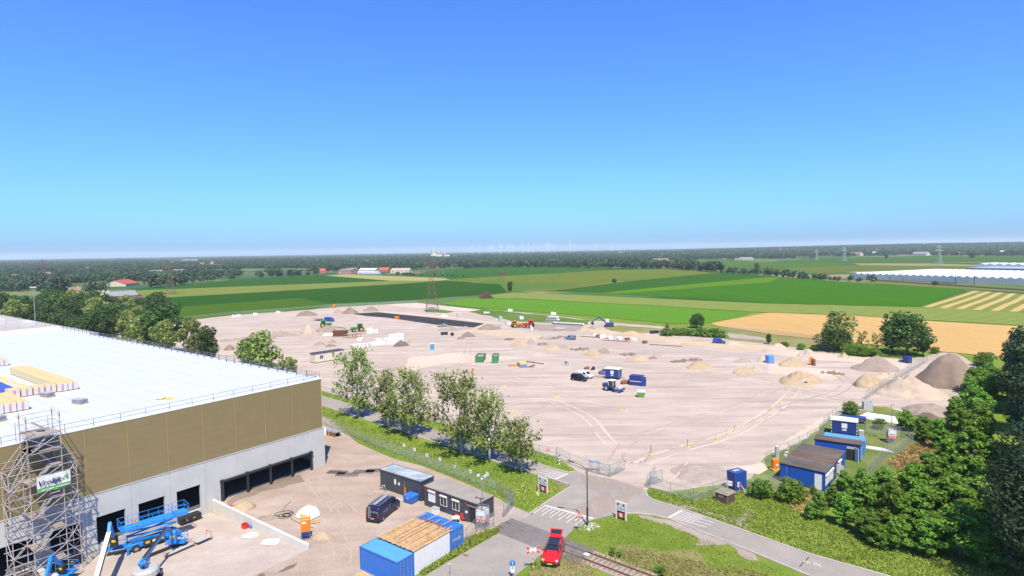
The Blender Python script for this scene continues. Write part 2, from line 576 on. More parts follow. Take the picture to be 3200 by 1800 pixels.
ruts([(-16.85,222.91),(-15.66,197.24),(-16.15,183.24),(-20.06,168.54),(-23.25,151.39)],2.0,.6, None,9)
ruts([(-49.61,226.17),(-31.57,234.48),(-14.95,222.72),(7.09,207.12),(27.92,182.89)],2.2,.7, None,10)
ruts([(-138.94,251.28),(-133.85,276.14),(-115.45,288.60),(-93.97,297.85),(-67.13,290.38)],2.2,.8, M_rutl,11)
ruts([(.27,119.41),(6.97,129.79),(11.68,132.93),(20.12,129.01),(29.46,122.17)],2.0,.5, None,12)
ruts([(-1.92,133.75),(7.37,136.80),(14.97,122.98),(16.85,108.24),(18.60,98.03)],2.0,.5, M_rutl,13)
ruts([(65.47,150.38),(68.85,141.51),(73.27,135.37),(77.45,131.47),(85.51,130.10),(92.26,127.14)],2.2,.6, None,14)
ruts([(56.69,125.17),(66.58,132.14),(77.61,139.92),(86.40,151.22),(87.94,163.76)],2.2,.6, None,15)
ruts([(-20.86,84.87),(-24.88,83.61),(-26.51,79.69),(-23.02,72.62),(-20.01,66.44),(-19.96,62.45)],1.9,.4, MATS['rut_sand'],16)
ruts([(-31.54,90.64),(-27.79,83.72),(-23.74,79.59),(-19.22,72.49)],1.9,.4, MATS['rut_sand'],17)
sheet('asphalt_strip',[[(-93.1,340.7),(-78.9,346.8),(-44.1,315.0),(-13.52,284.38),(-17.89,270.11),(-37.42,283.52),(-66.6,315.8),(-81.8,327.6)]],.034, M_black)
sheet('concrete_strip',[[(-76.6,351.6),(-69.5,346.0),(-31.4,313.7),(-5.47,285.72),(-6.84,281.99),(-30.7,306.7),(-68.2,339.2),(-75.0,344.6)]],.034, M_pale)
sheet('grass_patch',[ragged([(-26.0,341.2),(-17.5,353.8),(17.0,317.2),(38.46,289.54),(34.99,273.62),(19.34,281.69),(.39,294.56)],6,1.5,5)],.036,
      ground_mat('site_grass',(.09,.17,.03),(.14,.21,.05),(.07,.12,.03),.03,.2,2.0, None,.3))
sheet('grass_patch',[ragged([(-54.4,354.1),(-49.7,359.4),(-44.0,356.6),(-33.0,342.2),(-38.1,336.3),(-49.7,341.9)],6,1.2,6)],.037, MATS['site_grass'])
sheet('grass_patch',[ragged([(41.15,263.70),(49.84,269.69),(64.13,257.57),(61.88,245.20),(51.14,243.42),(42.31,252.05)],6,1.2,8)],.037,
      ground_mat('dry_grass',(.22,.22,.08),(.30,.27,.13),(.15,.15,.05),.05,.3,2.0, None,.3))
sheet('verge',[ragged([(81.68,222.31),(92.59,240.30),(90.60,261.01),(102.29,235.51),(115.41,218.03),(112.20,202.29),(102.63,196.62),(95.76,207.33),(86.65,218.63)],5,1.0,9)],.03, MATS['dry_grass'])
sheet('gravel_track',[ragged([(75.50,243.65),(82.33,244.38),(91.51,236.05),(97.58,224.61),(94.99,218.63),(85.66,225.87),(79.05,234.62)],5,.8,10)],.036, M_gravel)

# yard in front of the warehouse
YARD = [W(0,0), W(0,60)] + [(-41.88,125.86),(-38.67,123.25),(-35.60,118.50),(-28.77,106.96),(-20.70,98.71),(-15.07,94.88),(-6.28,86.23),(-.51,79.16),(-1.82,76.07),(-2.54,73.02),(-6.53,70.22),(-11.41,63.12)] + [(-9,52),(-2,30),(-70,20)] + [W(-70,-22.7), W(-18.2,-22.7), W(-18.2,0)]
sheet('yard_ground',[YARD],.012, M_yard)

# grass compound on the right with mown grass
sheet('compound_grass',[ragged([(75.00,127.34),(79.35,125.24),(80.93,121.38),(88.43,116.28),(74.30,99.66),(67.89,96.75),(53.96,86.27),(46.39,79.72),(41.00,77.86),(37.39,83.36),(39.17,90.76),(43.48,97.08),(50.80,103.32),(64.22,117.61)],3,.5,22)],.014,
      ground_mat('compound_turf',(.13,.19,.045),(.21,.23,.085),(.075,.13,.03),.12,.6,4.0, None,.5))

# ---- fields
FD = [
    ('maize_field',[(-251.1,355.5),(-237.1,394.8),(-192.9,444.5),(-169.0,470.1),(-122.6,404.6),(-125.6,370.8),(-154.8,355.9),(-184.2,313.2),(-185.10,276.98),(-219.54,298.86)],(.038,.100,.010),(.071,.136,.013),-2.33,3.0,.8, None),
    ('crop_field',[(-321.8,456.5),(-308.8,481.0),(-236.8,546.3),(-119.7,662.6),(-81.0,714.3),(-13.6,632.8),(-4.1,494.9),(-14.3,478.8),(-44.6,458.2),(-64.7,437.8),(-92.4,413.0),(-122.6,404.6),(-169.0,470.1),(-192.9,444.5),(-237.1,394.8),(-263.5,382.0)],(.018,.076,.010),(.033,.096,.013),-2.33,3.0,.5, None),
    ('grain_field',[(-384.4,606.8),(-286.2,661.0),(-149.4,725.3),(-77.9,721.0),(-119.7,662.6),(-236.8,546.3),(-294.9,494.7),(-302.4,476.7)],(.200,.235,.065),(.125,.168,.027),-2.33,5.0,.6, None),
    ('crop_field',[(-423.8,652.6),(-388.8,691.0),(-392.2,818.8),(-376.2,870.1),(-315.4,960.6),(-277.5,910.8),(-150.2,729.4),(-287.6,664.4),(-384.4,606.8)],(.024,.092,.016),(.038,.104,.018),-2.33,3.0,.5, None),
    ('stubble_field',[(-296.4,941.2),(-276.4,984.4),(-88.8,783.6),(-77.6,736.9),(-92.5,713.3),(-151.2,734.4),(-277.5,910.8)],(.360,.320,.130),(.260,.270,.100),-2.33,5.0,.6, None),
    ('crop_field',[(-154.2,1100.6),(.7,1310.9),(165.6,1156.1),(284.3,994.2),(138.4,966.3),(.3,831.2),(-79.4,754.0),(-89.9,793.2),(-145.1,896.6)],(.029,.104,.017),(.042,.120,.020),-2.33,6.0,.5, None),
    ('grain_field',[(-78.5,745.3),(.3,825.9),(141.3,964.9),(282.6,961.2),(289.1,818.8),(103.8,617.9),(29.4,499.0),(-.0,509.7),(-4.1,502.7),(-13.8,639.0),(-77.9,721.0)],(.084,.148,.020),(.150,.172,.035),-2.33,9.0,.8, None),
    ('pale_crop_field',[(-53.2,656.7),(-14.6,679.4),(7.1,645.8),(75.2,613.8),(30.5,536.7),(4.2,516.9),(-4.0,527.3),(-11.7,620.1)],(.075,.152,.032),(.101,.172,.039),-2.33,4.0,.5, None),
    ('crop_field',[(29.3,497.1),(105.0,611.4),(289.1,818.8),(308.6,712.3),(306.7,674.2),(287.9,664.7),(72.2,476.3)],(.029,.100,.013),(.042,.116,.016),-2.33,6.0,.5, None),
    ('lime_field',[(72.0,475.2),(294.0,678.6),(303.5,667.2),(249.5,575.7),(81.0,458.6)],(.101,.208,.012),(.075,.180,.012),-2.33,6.0,.5, None),
    ('crop_field',[(80.8,457.6),(248.4,573.2),(303.5,667.2),(311.8,593.5),(325.9,527.2),(354.0,469.9),(338.6,439.5),(228.6,329.6),(195.3,342.9),(158.4,365.1)],(.035,.128,.010),(.054,.160,.013),-2.33,10.0,.7, None),
    ('mown_field',[(-14.1,471.8),(-.1,492.9),(16.2,483.1),(157.0,362.0),(226.2,326.2),(245.6,314.2),(256.05,294.70),(268.30,274.34),(229.21,234.13),(214.76,246.92),(193.23,267.87),(170.58,293.71),(136.0,313.4),(128.8,316.1),(85.4,362.4),(-.1,432.6),(-24.2,444.8)],(.10,.165,.022),(.13,.19,.03),-.84,4.0,.4,(6.0,(.28,.31,.10),.42)),
    ('bright_meadow',[(-48.6,395.5),(-29.2,442.7),(-.1,429.8),(84.9,360.4),(128.1,314.6),(92.14,273.63),(81.01,270.23),(69.80,276.49),(43.6,305.7),(21.8,326.2),(-.2,345.4),(-20.1,360.2)],(.085,.215,.02),(.115,.25,.03),-.84,3.0,.5, None),
    ('wheat_field',[(91.36,271.31),(135.0,311.1),(169.04,291.04),(189.52,265.92),(212.72,244.55),(232.18,224.60),(167.64,161.70),(154.90,172.21),(148.10,181.23),(137.98,190.87),(130.49,199.87),(115.41,218.03),(102.29,235.51),(90.97,262.08)],(.56,.37,.16),(.45,.285,.11),-.87,2.0,.6, None),
    ('swath_field',[(227.8,328.8),(340.1,435.7),(346.4,399.2),(359.7,364.3),(270.92,273.97),(257.23,296.06),(248.6,303.7),(238.0,315.4)],(.210,.235,.060),(.150,.176,.025),-2.33,4.0,.4,(7.5,(.470,.360,.170),.42)),
    ('crop_field',[(455.6,1618.1),(615.9,1625.8),(561.7,1281.4),(712.7,1266.7),(485.2,861.9),(392.3,823.5),(385.4,895.6),(367.3,1043.8)],(.050,.120,.018),(.084,.152,.027),.2,9.0,.7, None),
    ('crop_field',[(887.5,1709.1),(1223.9,1741.1),(1310.4,1425.6),(985.6,1071.8),(670.0,1168.2),(545.7,1260.4)],(.042,.112,.023),(.067,.128,.027),.2,9.0,.7, None),
    ('stubble_field',[(654.1,1136.2),(744.5,1058.5),(755.9,956.8),(834.0,906.7),(769.4,836.3),(693.5,915.4),(607.2,1029.5)],(.300,.250,.130),(.240,.240,.110),.2,9.0,.7, None),
    ('orchard_ground',[(437.1,950.1),(597.7,1013.4),(683.8,902.6),(750.0,815.2),(637.7,692.9),(481.5,808.7),(374.4,720.3)],(.084,.116,.018),(.133,.170,.045),.2,9.0,.7, None),
    ('track_verge',[(355.6,586.2),(381.8,440.1),(388.1,376.5),(366.7,355.7),(355.1,409.3),(328.5,531.5)],(.170,.180,.060),(.130,.150,.050),.2,9.0,.7, None),
]
for i,(nm, pts, c1, c2, rot, row, amt, st) in enumerate(FD):
    sheet(nm,[pts],.04 + 0.01 * i, field_mat('%s_%d' % (nm, i), c1, c2, rot, row, amt, st))

# ---- roads
ROAD = [W(46.3,190)] + [(-48.09,144.35),(-20.01,118.79),(-1.89,100.89),(3.40,95.68),(6.15,92.70),(8.41,91.10),(9.75,91.45),(14.33,88.25),(17.85,84.81),(18.92,83.73),(18.71,81.61),(19.58,79.98),(22.43,77.43),(29.03,70.04),(33.31,65.27),(39.81,60.02),(44.20,56.95),(35.53,55.84),(31.07,60.82),(27.65,65.23),(22.00,72.03),(19.75,74.76),(18.04,75.76),(16.05,76.30),(14.58,76.35),(12.67,75.85),(9.46,74.21),(7.31,72.17),(5.98,69.90),(2.44,65.35),(-.10,61.70),(-3.69,57.14),(-13.35,57.39),(-9.84,61.98),(-7.71,64.75),(-1.87,71.63),(-1.29,73.24),(.91,75.42),(2.00,76.79),(8.42,85.77),(7.95,86.39),(5.84,88.34),(1.23,92.35),(-11.96,104.57),(-45.34,135.65)] + [W(40.4,190)]
sheet('road',[ROAD],.05, M_asphalt)
# sand driven onto the asphalt from the site entrance
m, N, L, b = new_mat('sand_drag')
nz = noise(N, L, mapped(N, L,(1,.18,1),.45),.5,6,.65)
b.inputs['Base Color'].default_value = alb((.45,.36,.30)) + (1,); b.inputs['Roughness'].default_value = 0.95
ms = N.new('ShaderNodeMixShader'); tr = N.new('ShaderNodeBsdfTransparent')
L.new(ramp(N, L, nz,.36,.75), ms.inputs[0]); L.new(tr.outputs[0], ms.inputs[1]); L.new(b.outputs[0], ms.inputs[2])
L.new(ms.outputs[0], N['Material Output'].inputs['Surface'])
sheet('road_sand',[ragged([(9.63,91.00),(14.36,88.38),(19.30,84.77),(17.26,82.02),(12.49,82.20),(10.31,85.12)],1.5,.4,4)],.054, m)
sheet('road_sand',[ragged([(12.49,82.20),(17.26,82.02),(13.55,77.02),(9.29,74.82),(5.47,75.53),(9.22,79.67)],1.5,.4,24)],.0545, m)

M_kerb = paint('kerb_concrete',(.43,.39,.355),.9,0,.15,.8)


def kerb(pts, w=0.22, h=0.14):
    """a run of kerb stones along a road edge"""
    mb = MB()
    for a, b_ in zip(pts, pts[1:]):
        mb.bar((a[0], a[1],.05 + h / 2 - 0.06),(b_[0], b_[1],.05 + h / 2 - 0.06), w, h)
    o = mb.build('kerb', M_kerb); o['kind'] = 'structure'


kerb([W(46.3,190)] + [(-48.09,144.35),(-20.01,118.79),(-1.89,100.89),(3.40,95.68),(6.15,92.70),(8.41,91.10),(9.49,91.32)])
kerb([(18.92,83.73),(18.71,82.60),(18.71,81.61),(19.00,80.74),(19.58,79.98),(22.43,77.43),(29.03,70.04),(33.31,65.27),(39.81,60.02)])
kerb([(31.07,60.82),(27.65,65.23),(22.00,72.03),(19.75,74.76),(18.04,75.76),(16.05,76.30),(14.58,76.35),(12.67,75.85)])
kerb([(.91,75.42),(2.00,76.79),(4.93,81.05),(8.42,85.77)])
kerb([(7.95,86.39),(5.84,88.34),(1.23,92.35),(-11.96,104.57),(-45.34,135.65)] + [W(40.4,190)])

M_white = paint('road_paint',(.66,.65,.63),.7,0,.1,3)


def comb(a, b_, tdir, tlen, n, name='road_marking'):
    """thick line a-b with thin teeth, as on a raised junction"""
    mb = MB()
    def strip(p, q, w):
        d = (q[0] - p[0], q[1] - p[1]); l = math.hypot(*d); nx, ny = -d[1] / l * w / 2, d[0] / l * w / 2
        mb.quad((p[0] + nx, p[1] + ny,.057),(p[0] - nx, p[1] - ny,.057),(q[0] - nx, q[1] - ny,.057),(q[0] + nx, q[1] + ny,.057))
    strip(a, b_,.3)
    for i in range(n):
        p = lerp(a, b_,(i + 0.3) / n)
        k = 1.0 if i % 2 == 0 else 0.62
        p = (p[0] + tdir[0] * .26, p[1] + tdir[1] * .26)
        strip(p,(p[0] + tdir[0] * tlen * k, p[1] + tdir[1] * tlen * k),.11)
    o = mb.build(name, M_white); o['kind'] = 'structure'


nE1, nE2 = (-E1[0],-E1[1]),(-E2[0],-E2[1])
comb((3.98,79.22),(10.14,74.94), nE1,2.6,12)
comb((6.19,88.39),(8.27,90.56), E2,3.6,7)
comb((19.91,74.89),(22.27,77.01), nE2,4.6,7)

# grass verge strips and bare sand along the road edge
sheet('sand_verge',[ragged([(16.41,76.02),(19.76,74.32),(23.85,70.81),(26.87,66.14),(27.07,64.15),(25.78,63.98),(25.19,67.81),(21.17,67.70),(22.01,68.87),(19.49,72.81),(16.16,74.87)],1.0,.25,31)],.02, M_gravel)
sheet('sand_verge',[ragged([(19.96,80.25),(22.60,77.92),(25.93,75.11),(28.89,71.17),(29.22,73.58),(31.53,75.49),(31.49,76.99),(28.91,74.43),(26.36,75.97),(23.14,78.84)],1.0,.25,32)],.02, M_gravel)
sheet('sand_verge',[ragged([(5.85,88.33),(7.94,86.32),(6.57,84.18),(6.13,86.02)],.8,.2,33)],.02, M_brown)
sheet('dry_grass',[ragged([(11.94,67.99),(21.70,66.29),(20.03,61.15),(14.48,61.31),(9.27,65.78)],1.2,.5,34)],.008, MATS['dry_grass'])
sheet('dry_grass',[ragged([(14.21,65.85),(18.36,64.41),(21.99,62.04),(22.36,60.10),(16.14,60.27),(13.23,61.35)],1.2,.5,35)],.0085, MATS['dry_grass'])
sheet('dry_grass',[ragged([(37.63,79.92),(39.88,81.17),(42.14,81.76),(41.62,79.12),(38.79,74.66),(37.20,76.18)],1.0,.4,36)],.018,
      ground_mat('straw_grass',(.36,.27,.09),(.44,.35,.14),(.22,.20,.06),.2,.8,4, None,.5))
sheet('dry_grass',[ragged([(60.57,94.23),(70.85,102.18),(74.89,104.18),(71.73,95.12),(66.25,90.90),(59.34,88.69)],1.0,.4,37)],.018, MATS['straw_grass'])
sheet('dry_grass',[ragged([(1.21,62.64),(5.84,65.66),(7.17,64.32),(8.65,61.48),(7.32,59.41),(2.16,59.55)],1.0,.4,38)],.0085, MATS['dry_grass'])

sheet('gate_apron',[ragged([(-3.16,82.79),(-.52,79.22),(1.99,76.77),(.93,75.46),(.24,74.01),(-1.81,74.50),(-2.66,72.96),(-3.20,73.85)],.8,.15,50)],.024, M_gravel)

# ---- railway: crossing plates, ballast, rails
ra0, ra1 = (8.52,66.13),(14.27,61.32)
rb0, rb1 = (7.68,64.84),(11.73,61.39)
rdir = (math.cos(ang(ra0, ra1)), math.sin(ang(ra0, ra1)))
rn = (-rdir[1], rdir[0])
rc = lerp(ra0, rb0,.5)
RP = lambda s, t: (rc[0] + rdir[0] * s + rn[0] * t, rc[1] + rdir[1] * s + rn[1] * t)
sheet('ballast',[ragged([RP(0,-1.6), RP(45,-1.6), RP(45,1.6), RP(0,1.6)],.6,.15,40)],.03, M_gravel)
track = thing('railway_track', 'rusty single railway track in gravel below the red car', 'railway track',(rc[0], rc[1],.03), ang(ra0, ra1))
M_rust = paint('rusty_steel',(.23,.075,.028),.8,.2,.3,4)
M_galv0 = paint('worn_rail',(.20,.19,.19),.4,.5)
M_sleeper = paint('sleeper',(.22,.18,.15),.9,0,.2,3)
for s in (-.75,.75):
    MB().box(-.3,45, s - 0.035, s + 0.035,.03,.17).box(-.3,45, s - 0.07, s + 0.07,.0,.03).build('rail', M_rust, track)
sl = MB().box(0,.24,-1.25,1.25,-.06,.03).build('sleeper', M_sleeper, track,(.3,0,0))
for k in range(1,70):
    c = sl.copy(); COL.objects.link(c); c.location.x = 0.3 + k * 0.62
M_plate = ground_mat('rubber_plate',(.17,.16,.16),(.23,.215,.21),(.12,.115,.115),.2,1,6, None,.2)
cross = thing('level_crossing', 'dark grey crossing plates across the road behind the red car', 'level crossing',(rc[0], rc[1],.05), ang(ra0, ra1))
clen = dist(RP(0,0),(-1.80,73.94))
for t0, t1 in ((-2.05,-.86),(-.64,.64),(.86,2.05)):
    n = int(clen / 1.8)
    for k in range(n):
        MB().box(-(k + 1) * clen / n + .02,-k * clen / n - .02, t0, t1,-.04,.012).build('plate', M_plate, cross)
for s in (-.75,.75):
    MB().box(-clen,0, s - .04, s + .04,-.03,.016).build('rail', M_galv0, cross)

# ---------------------------------------------------------------- warehouse
WL_, WD, WH, WB = -75.0,123.0,14.45,6.3        # left end, depth, roof height, top of the concrete base
M_clad = paint('bronze_cladding',(.305,.238,.115),.42,.15,.05,.5)
M_joint = paint('yellow_joint',(.62,.47,.16),.6)
M_wallc = paint('wall_concrete',(.55,.55,.54),.85,0,.06,.35,.18)
M_roofw = paint('white_roof',(.56,.60,.61),.5,0,.04,.2)
M_trim = paint('grey_trim',(.42,.43,.45),.5)
M_steelb = paint('black_steel',(.025,.028,.033),.5)
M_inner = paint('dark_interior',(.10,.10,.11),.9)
M_galv = paint('galvanised_steel',(.40,.41,.43),.45,.5,.15,3)

wh = thing('warehouse', 'big warehouse with bronze cladding over grey concrete and a white flat roof', 'warehouse',(WA[0], WA[1],0), TH)
joints = [0.0,-5.35,-9.95,-14.6,-19.2,-23.85,-28.5,-33.1,-37.75,-42.4,-47.0,-51.7,-56.3,-61,-65.6,-70.2,-75]
doors = [(-23.1,-19.98),(-27.75,-24.6),(-32.4,-29.25),(-37.05,-33.9),(-41.7,-38.55),(-46.3,-43.2),(-50.95,-47.85)]
for k,(x1, x0) in enumerate(zip(joints, joints[1:])):
    # bronze panel made of one-metre rows: fine grooves
    mb = MB()
    z = WB + 0.03
    while z < WH - 0.1:
        z1 = min(z + 1.0, WH - 0.02)
        mb.box(x0 + .022, x1 - .022,-.24,0, z, z1 - 0.007)
        z += 1.0
    mb.build('cladding_panel', M_clad, wh)
    if k: MB().box(x1 - .022, x1 + .022,-.215,0, WB + .03, WH - .02).build('panel_joint', M_joint, wh)
    # concrete bay, with its dock door opening
    dr = [d for d in doors if x0 < (d[0] + d[1]) / 2 < x1]
    zb = -1.3 if x1 < -18 else -0.2
    if dr:
        d0, d1 = dr[0]
        mb = MB()
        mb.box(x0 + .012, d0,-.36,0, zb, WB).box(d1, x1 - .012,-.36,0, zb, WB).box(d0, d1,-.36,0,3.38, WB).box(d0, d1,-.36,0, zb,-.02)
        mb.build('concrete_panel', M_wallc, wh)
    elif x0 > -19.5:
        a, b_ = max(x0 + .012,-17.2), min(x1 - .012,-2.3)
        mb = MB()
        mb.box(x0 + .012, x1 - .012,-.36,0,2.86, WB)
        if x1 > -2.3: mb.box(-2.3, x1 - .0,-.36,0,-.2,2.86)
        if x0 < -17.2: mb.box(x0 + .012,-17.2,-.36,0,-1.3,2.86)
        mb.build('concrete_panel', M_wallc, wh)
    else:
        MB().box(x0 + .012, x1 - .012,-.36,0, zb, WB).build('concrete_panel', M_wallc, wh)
MB().box(WL_,.03,-.40,-.2, WB - .03, WB + .07).build('drip_trim', M_trim, wh)
MB().box(-17.2,-2.3,-.3,0,-.6,-.1).build('threshold', M_wallc, wh)
MB().box(-.02,.22,-.1, WD, WB, WH - .02).build('side_cladding', M_joint, wh)
MB().box(-.02,.30,-.34, WD,-.3, WB).build('side_wall', M_wallc, wh)
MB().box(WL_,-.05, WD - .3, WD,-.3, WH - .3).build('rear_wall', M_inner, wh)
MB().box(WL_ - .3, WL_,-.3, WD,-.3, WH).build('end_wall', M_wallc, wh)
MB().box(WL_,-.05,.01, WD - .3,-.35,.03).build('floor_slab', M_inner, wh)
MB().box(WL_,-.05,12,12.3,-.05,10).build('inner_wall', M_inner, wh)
# roof: white strips with seams, parapet edge
n = 50
for k in range(n):
    x0, x1 = WL_ + k * 75 / n, WL_ + (k + 1) * 75 / n
    MB().box(x0 + .018, x1 - .018,.0, WD, WH - .35, WH - .05 + .012 * (k % 2)).build('roof_sheet', M_roofw, wh)
M_roofedge = paint('white_edge',(.84,.86,.88),.5)
MB().box(WL_,.26,-.27,.12, WH - .03, WH + .13).box(-.14,.26,.12, WD, WH - .03, WH + .22).box(WL_,-.14, WD - .35, WD + .1, WH - .35, WH + .9).build('parapet', M_roofedge, wh)
# black steel frame in the ground-level opening
fr = [-17.0,-13.3,-9.65,-6.0,-2.5]
MB().box(-17.3,-2.2,-.75,-.37,2.72,3.0).build('frame_beam', M_steelb, wh)
mb = MB()
for k in range(75):
    x = -17.2 + k * .2
    mb.box(x, x + .06,-.78,-.752,2.76,2.96)
mb.build('beam_grating', M_steelb, wh)
for x in fr:
    MB().box(x - .13, x + .13,-.72,-.4,-.2,2.72).build('frame_column', M_steelb, wh)
    MB().box(x - .2, x + .2,-.74,-.36,3.0,3.1).build('frame_bracket', M_steelb, wh)
# dock levellers
M_rub = paint('dock_rubber',(.02,.02,.022),.7)
M_yel = paint('yellow_plate',(.75,.50,.03),.5)
for d0, d1 in (doors[0], doors[3], doors[4]):
    lv = MB().box(d0 - .1, d1 - .55,-1.5,-.37,-.75,-.08).build('dock_leveller', M_rub, wh)
    MB().box(d0 + 1.5, d0 + 1.75,-1.512,-1.5,-.5,-.38).build('label_plate', M_yel, lv)
    MB().box(d0 + .6, d0 + .65,-1.512,-1.5,-.52,-.2).box(d0 + .6, d0 + .85,-1.512,-1.5,-.57,-.52).build('floor_letter', M_white, lv)
# guard rails
M_rail = paint('rail_steel',(.22,.23,.26),.5,.4)
g = MB()
for z in (14.95,15.5):
    g.tube((WL_,-.12, z),(-.2,-.12, z),.028,5)
rl = g.build('guard_rail', M_rail, wh)
ps = MB().tube((0,0, WH + .1),(0,0,15.52),.03,5).build('rail_post', M_rail, rl)
ps.location = (-.1,-.12,0)
for k in range(1,26):
    c = ps.copy(); COL.objects.link(c); c.location.x = -.1 - k * 2.9
g = MB()
for z in (14.85,15.2,15.55):
    g.tube((-.35,.3, z),(-.35,100, z),.035,5)
rl = g.build('guard_rail', M_rail, wh)
ps = MB().box(-.05,.05,-.05,.05, WH - .02,15.58).build('rail_post', M_rail, rl)
ps.location = (-.35,3,0)
for k in range(1,41):
    c = ps.copy(); COL.objects.link(c); c.location.y = 3 + k * 2.9
g = MB()
for k in range(14):
    g.tube((-.4 - k * 3, WD - .2, WH + .8),(-.4 - k * 3, WD - .2, WH + 2),.03,4)
g.build('far_posts', M_rail, wh)

# loading ramp and its wall
mb = MB()
mb.add([(-75,0,-1.1),(-18.45,0,-1.1),(-18.45,-22.7,.012),(-75,-22.7,.012)],[(0,1,2,3)])
rp = mb.build('loading_ramp', M_ramp, None,(WA[0], WA[1],0), TH); rp['kind'] = 'structure'
wl_ = thing('retaining_wall', 'low pale concrete retaining wall along the loading ramp', 'wall',(WA[0], WA[1],0), TH)
M_wallp = paint('pale_concrete',(.66,.64,.60),.85,0,.06,.5,.1)
for y0, y1 in ((-8.2,-.4),(-15.4,-8.22),(-22.75,-15.42)):
    MB().cbox(-18.5,-18.15, y0, y1,-1.4,.72,.03).build('wall_section', M_wallp, wl_)
MB().box(-18.62,-18.5,-22.7,-.4,-1.25,-.9).build('wall_foot', M_yellow, wl_)

# neighbouring warehouse with grey roof
nb = thing('grey_warehouse', 'long grey flat warehouse roof behind the white roof', 'warehouse',(WA[0], WA[1],0), TH)
M_greyroof = ground_mat('grey_roof',(.40,.375,.37),(.45,.43,.42),(.34,.32,.315),.03,.15,1.5, None,0)
MB().box(-90,9.5,124.5,300,0,11.7).build('wall', M_wallc, nb)
for k in range(12):
    MB().box(-90,9.6,124.4 + k * 14.6,124.4 + (k + 1) * 14.6 - .05,11.7,11.95 + .01 * (k % 2)).build('roof_sheet', M_greyroof, nb)
MB().box(9.6,9.9,124.4,300,11.5,12.15).box(-90,9.9,124.1,124.4,11.5,12.15).build('parapet', M_trim, nb)
M_offw = paint('off_white',(.68,.68,.66),.6)
for x, y, sx, sy, sz in ((-1,186,3,9,1.5),(4,170,2.5,7,1.2),(-14,178,3,4,1.1)):
    MB().cbox(x, x + sx, y, y + sy,11.95,11.95 + sz,.08).build('roof_unit', M_offw, nb)
MB().tube((-6,148,11.9),(-6,148,13.2),.12,6).build('vent_pipe', M_rub, nb)
p = W(12,192)
ms_ = thing('light_mast', 'tall thin grey light mast beyond the grey warehouse roof', 'light mast',(p[0], p[1],0), TH)
MB().tube((0,0,0),(0,0,24),.22,8,.11).build('pole', M_galv, ms_)
MB().box(-.9,.9,-.35,.35,23.9,24.3).build('lamp_head', M_offw, ms_)

# ---------------------------------------------------------------- things lying on the white roof
def roof_mat(name, cols, axis, period):
    m, N, L, b = new_mat(name)
    vec = mapped(N, L,(1,1,1),0, False)
    sp = N.new('ShaderNodeSeparateXYZ'); L.new(vec, sp.inputs[0])
    d = nd(N, 'ShaderNodeMath', operation='DIVIDE'); L.new(sp.outputs[axis], d.inputs[0]); d.inputs[1].default_value = period
    f = nd(N, 'ShaderNodeMath', operation='FRACT'); L.new(d.outputs[0], f.inputs[0])
    g = nd(N, 'ShaderNodeMath', operation='GREATER_THAN'); L.new(f.outputs[0], g.inputs[0]); g.inputs[1].default_value = .62
    cols = [tuple(x * .62 for x in c) for c in cols]
    col = mixc(N, L, g.outputs[0], cols[0], cols[1])
    nz = ramp(N, L, noise(N, L, vec,1.2,4,.7),.5,.75)
    col = mixc(N, L, nz, col, cols[2])
    L.new(col, b.inputs['Base Color']); b.inputs['Roughness'].default_value = .6
    return m


M_ptop = roof_mat('insulation_top',((.88,.66,.20),(.78,.36,.34),(.90,.74,.34)),1,.9)
M_pside = roof_mat('insulation_side',((.82,.66,.34),(.86,.74,.48),(.80,.60,.28)),2,.3)
M_pend = roof_mat('insulation_end',((.78,.76,.76),(.70,.34,.36),(.80,.80,.82)),0,.75)
M_wood = paint('pale_wood',(.55,.38,.20),.8,0,.25,4)
packs = {}


def pack(x, y, label, sx=1.25, sy=3.0, sz=1.25):
    key = (sx, sy, sz)
    p = W(x, y)
    t = thing('insulation_pack', label, 'insulation pack',(p[0], p[1], WH - .03), TH, 'insulation packs on the white roof')
    if key not in packs:
        mb = MB()
        mb.add([(0,0, sz),(sx,0, sz),(sx, sy, sz),(0, sy, sz)],[(0,1,2,3)]); mb.mi = 1
        mb.add([(0,0,.1),(0, sy,.1),(0, sy, sz),(0,0, sz),(sx,0,.1),(sx, sy,.1),(sx, sy, sz),(sx,0, sz)],[(0,1,2,3),(7,6,5,4)]); mb.mi = 2
        mb.add([(0,0,.1),(sx,0,.1),(sx,0, sz),(0,0, sz),(0, sy,.1),(sx, sy,.1),(sx, sy, sz),(0, sy, sz), ],[(0,1,2,3),(7,6,5,4)])
        a = mb.build('board_stack',[M_ptop, M_pside, M_pend])
        pm = MB()
        for q in (.1, sy / 2, sy - .2): pm.box(.05, sx - .05, q, q + .1,0,.1)
        packs[key] = (a, pm.build('pallet', M_wood))
        a.parent = packs[key][1].parent = t
    else:
        for s in packs[key]:
            c = s.copy(); COL.objects.link(c); c.parent = t


LR = 'insulation pack in the long double row of yellow packs on the white roof'
for k in range(8):
    for q in range(2):
        pack(-28.05 + q * 1.33,26.2 + k * 3.12, LR)
L2 = 'insulation pack in the front block of packs at the left roof edge'
for k in range(3):
    for q in range(4):
        pack(-39.1 + q * 1.33,17.3 + k * 3.12, L2)
L3 = 'insulation pack in the row behind the blue roofing sheet'
for k in range(3):
    for q in range(3):
        pack(-29.5 + q * 1.33,62.5 + k * 3.1, L3)
L4 = 'insulation pack standing crosswise beside the grey membrane rolls'
for q in range(4):
    pack(-33.6 + q * 1.4,27.4 - q * .25, L4,1.25,2.2,1.2)
M_tarp = paint('blue_membrane',(.05,.09,.42),.5,0,.3,.8)
p = W(-42.6,33.5)
bt = thing('roofing_sheet', 'dark blue roofing sheet laid out between yellow insulation boards', 'roofing sheet',(p[0], p[1], WH - .02), TH)
MB().box(0,11.5,0,17,0,.12).build('sheet', M_tarp, bt)
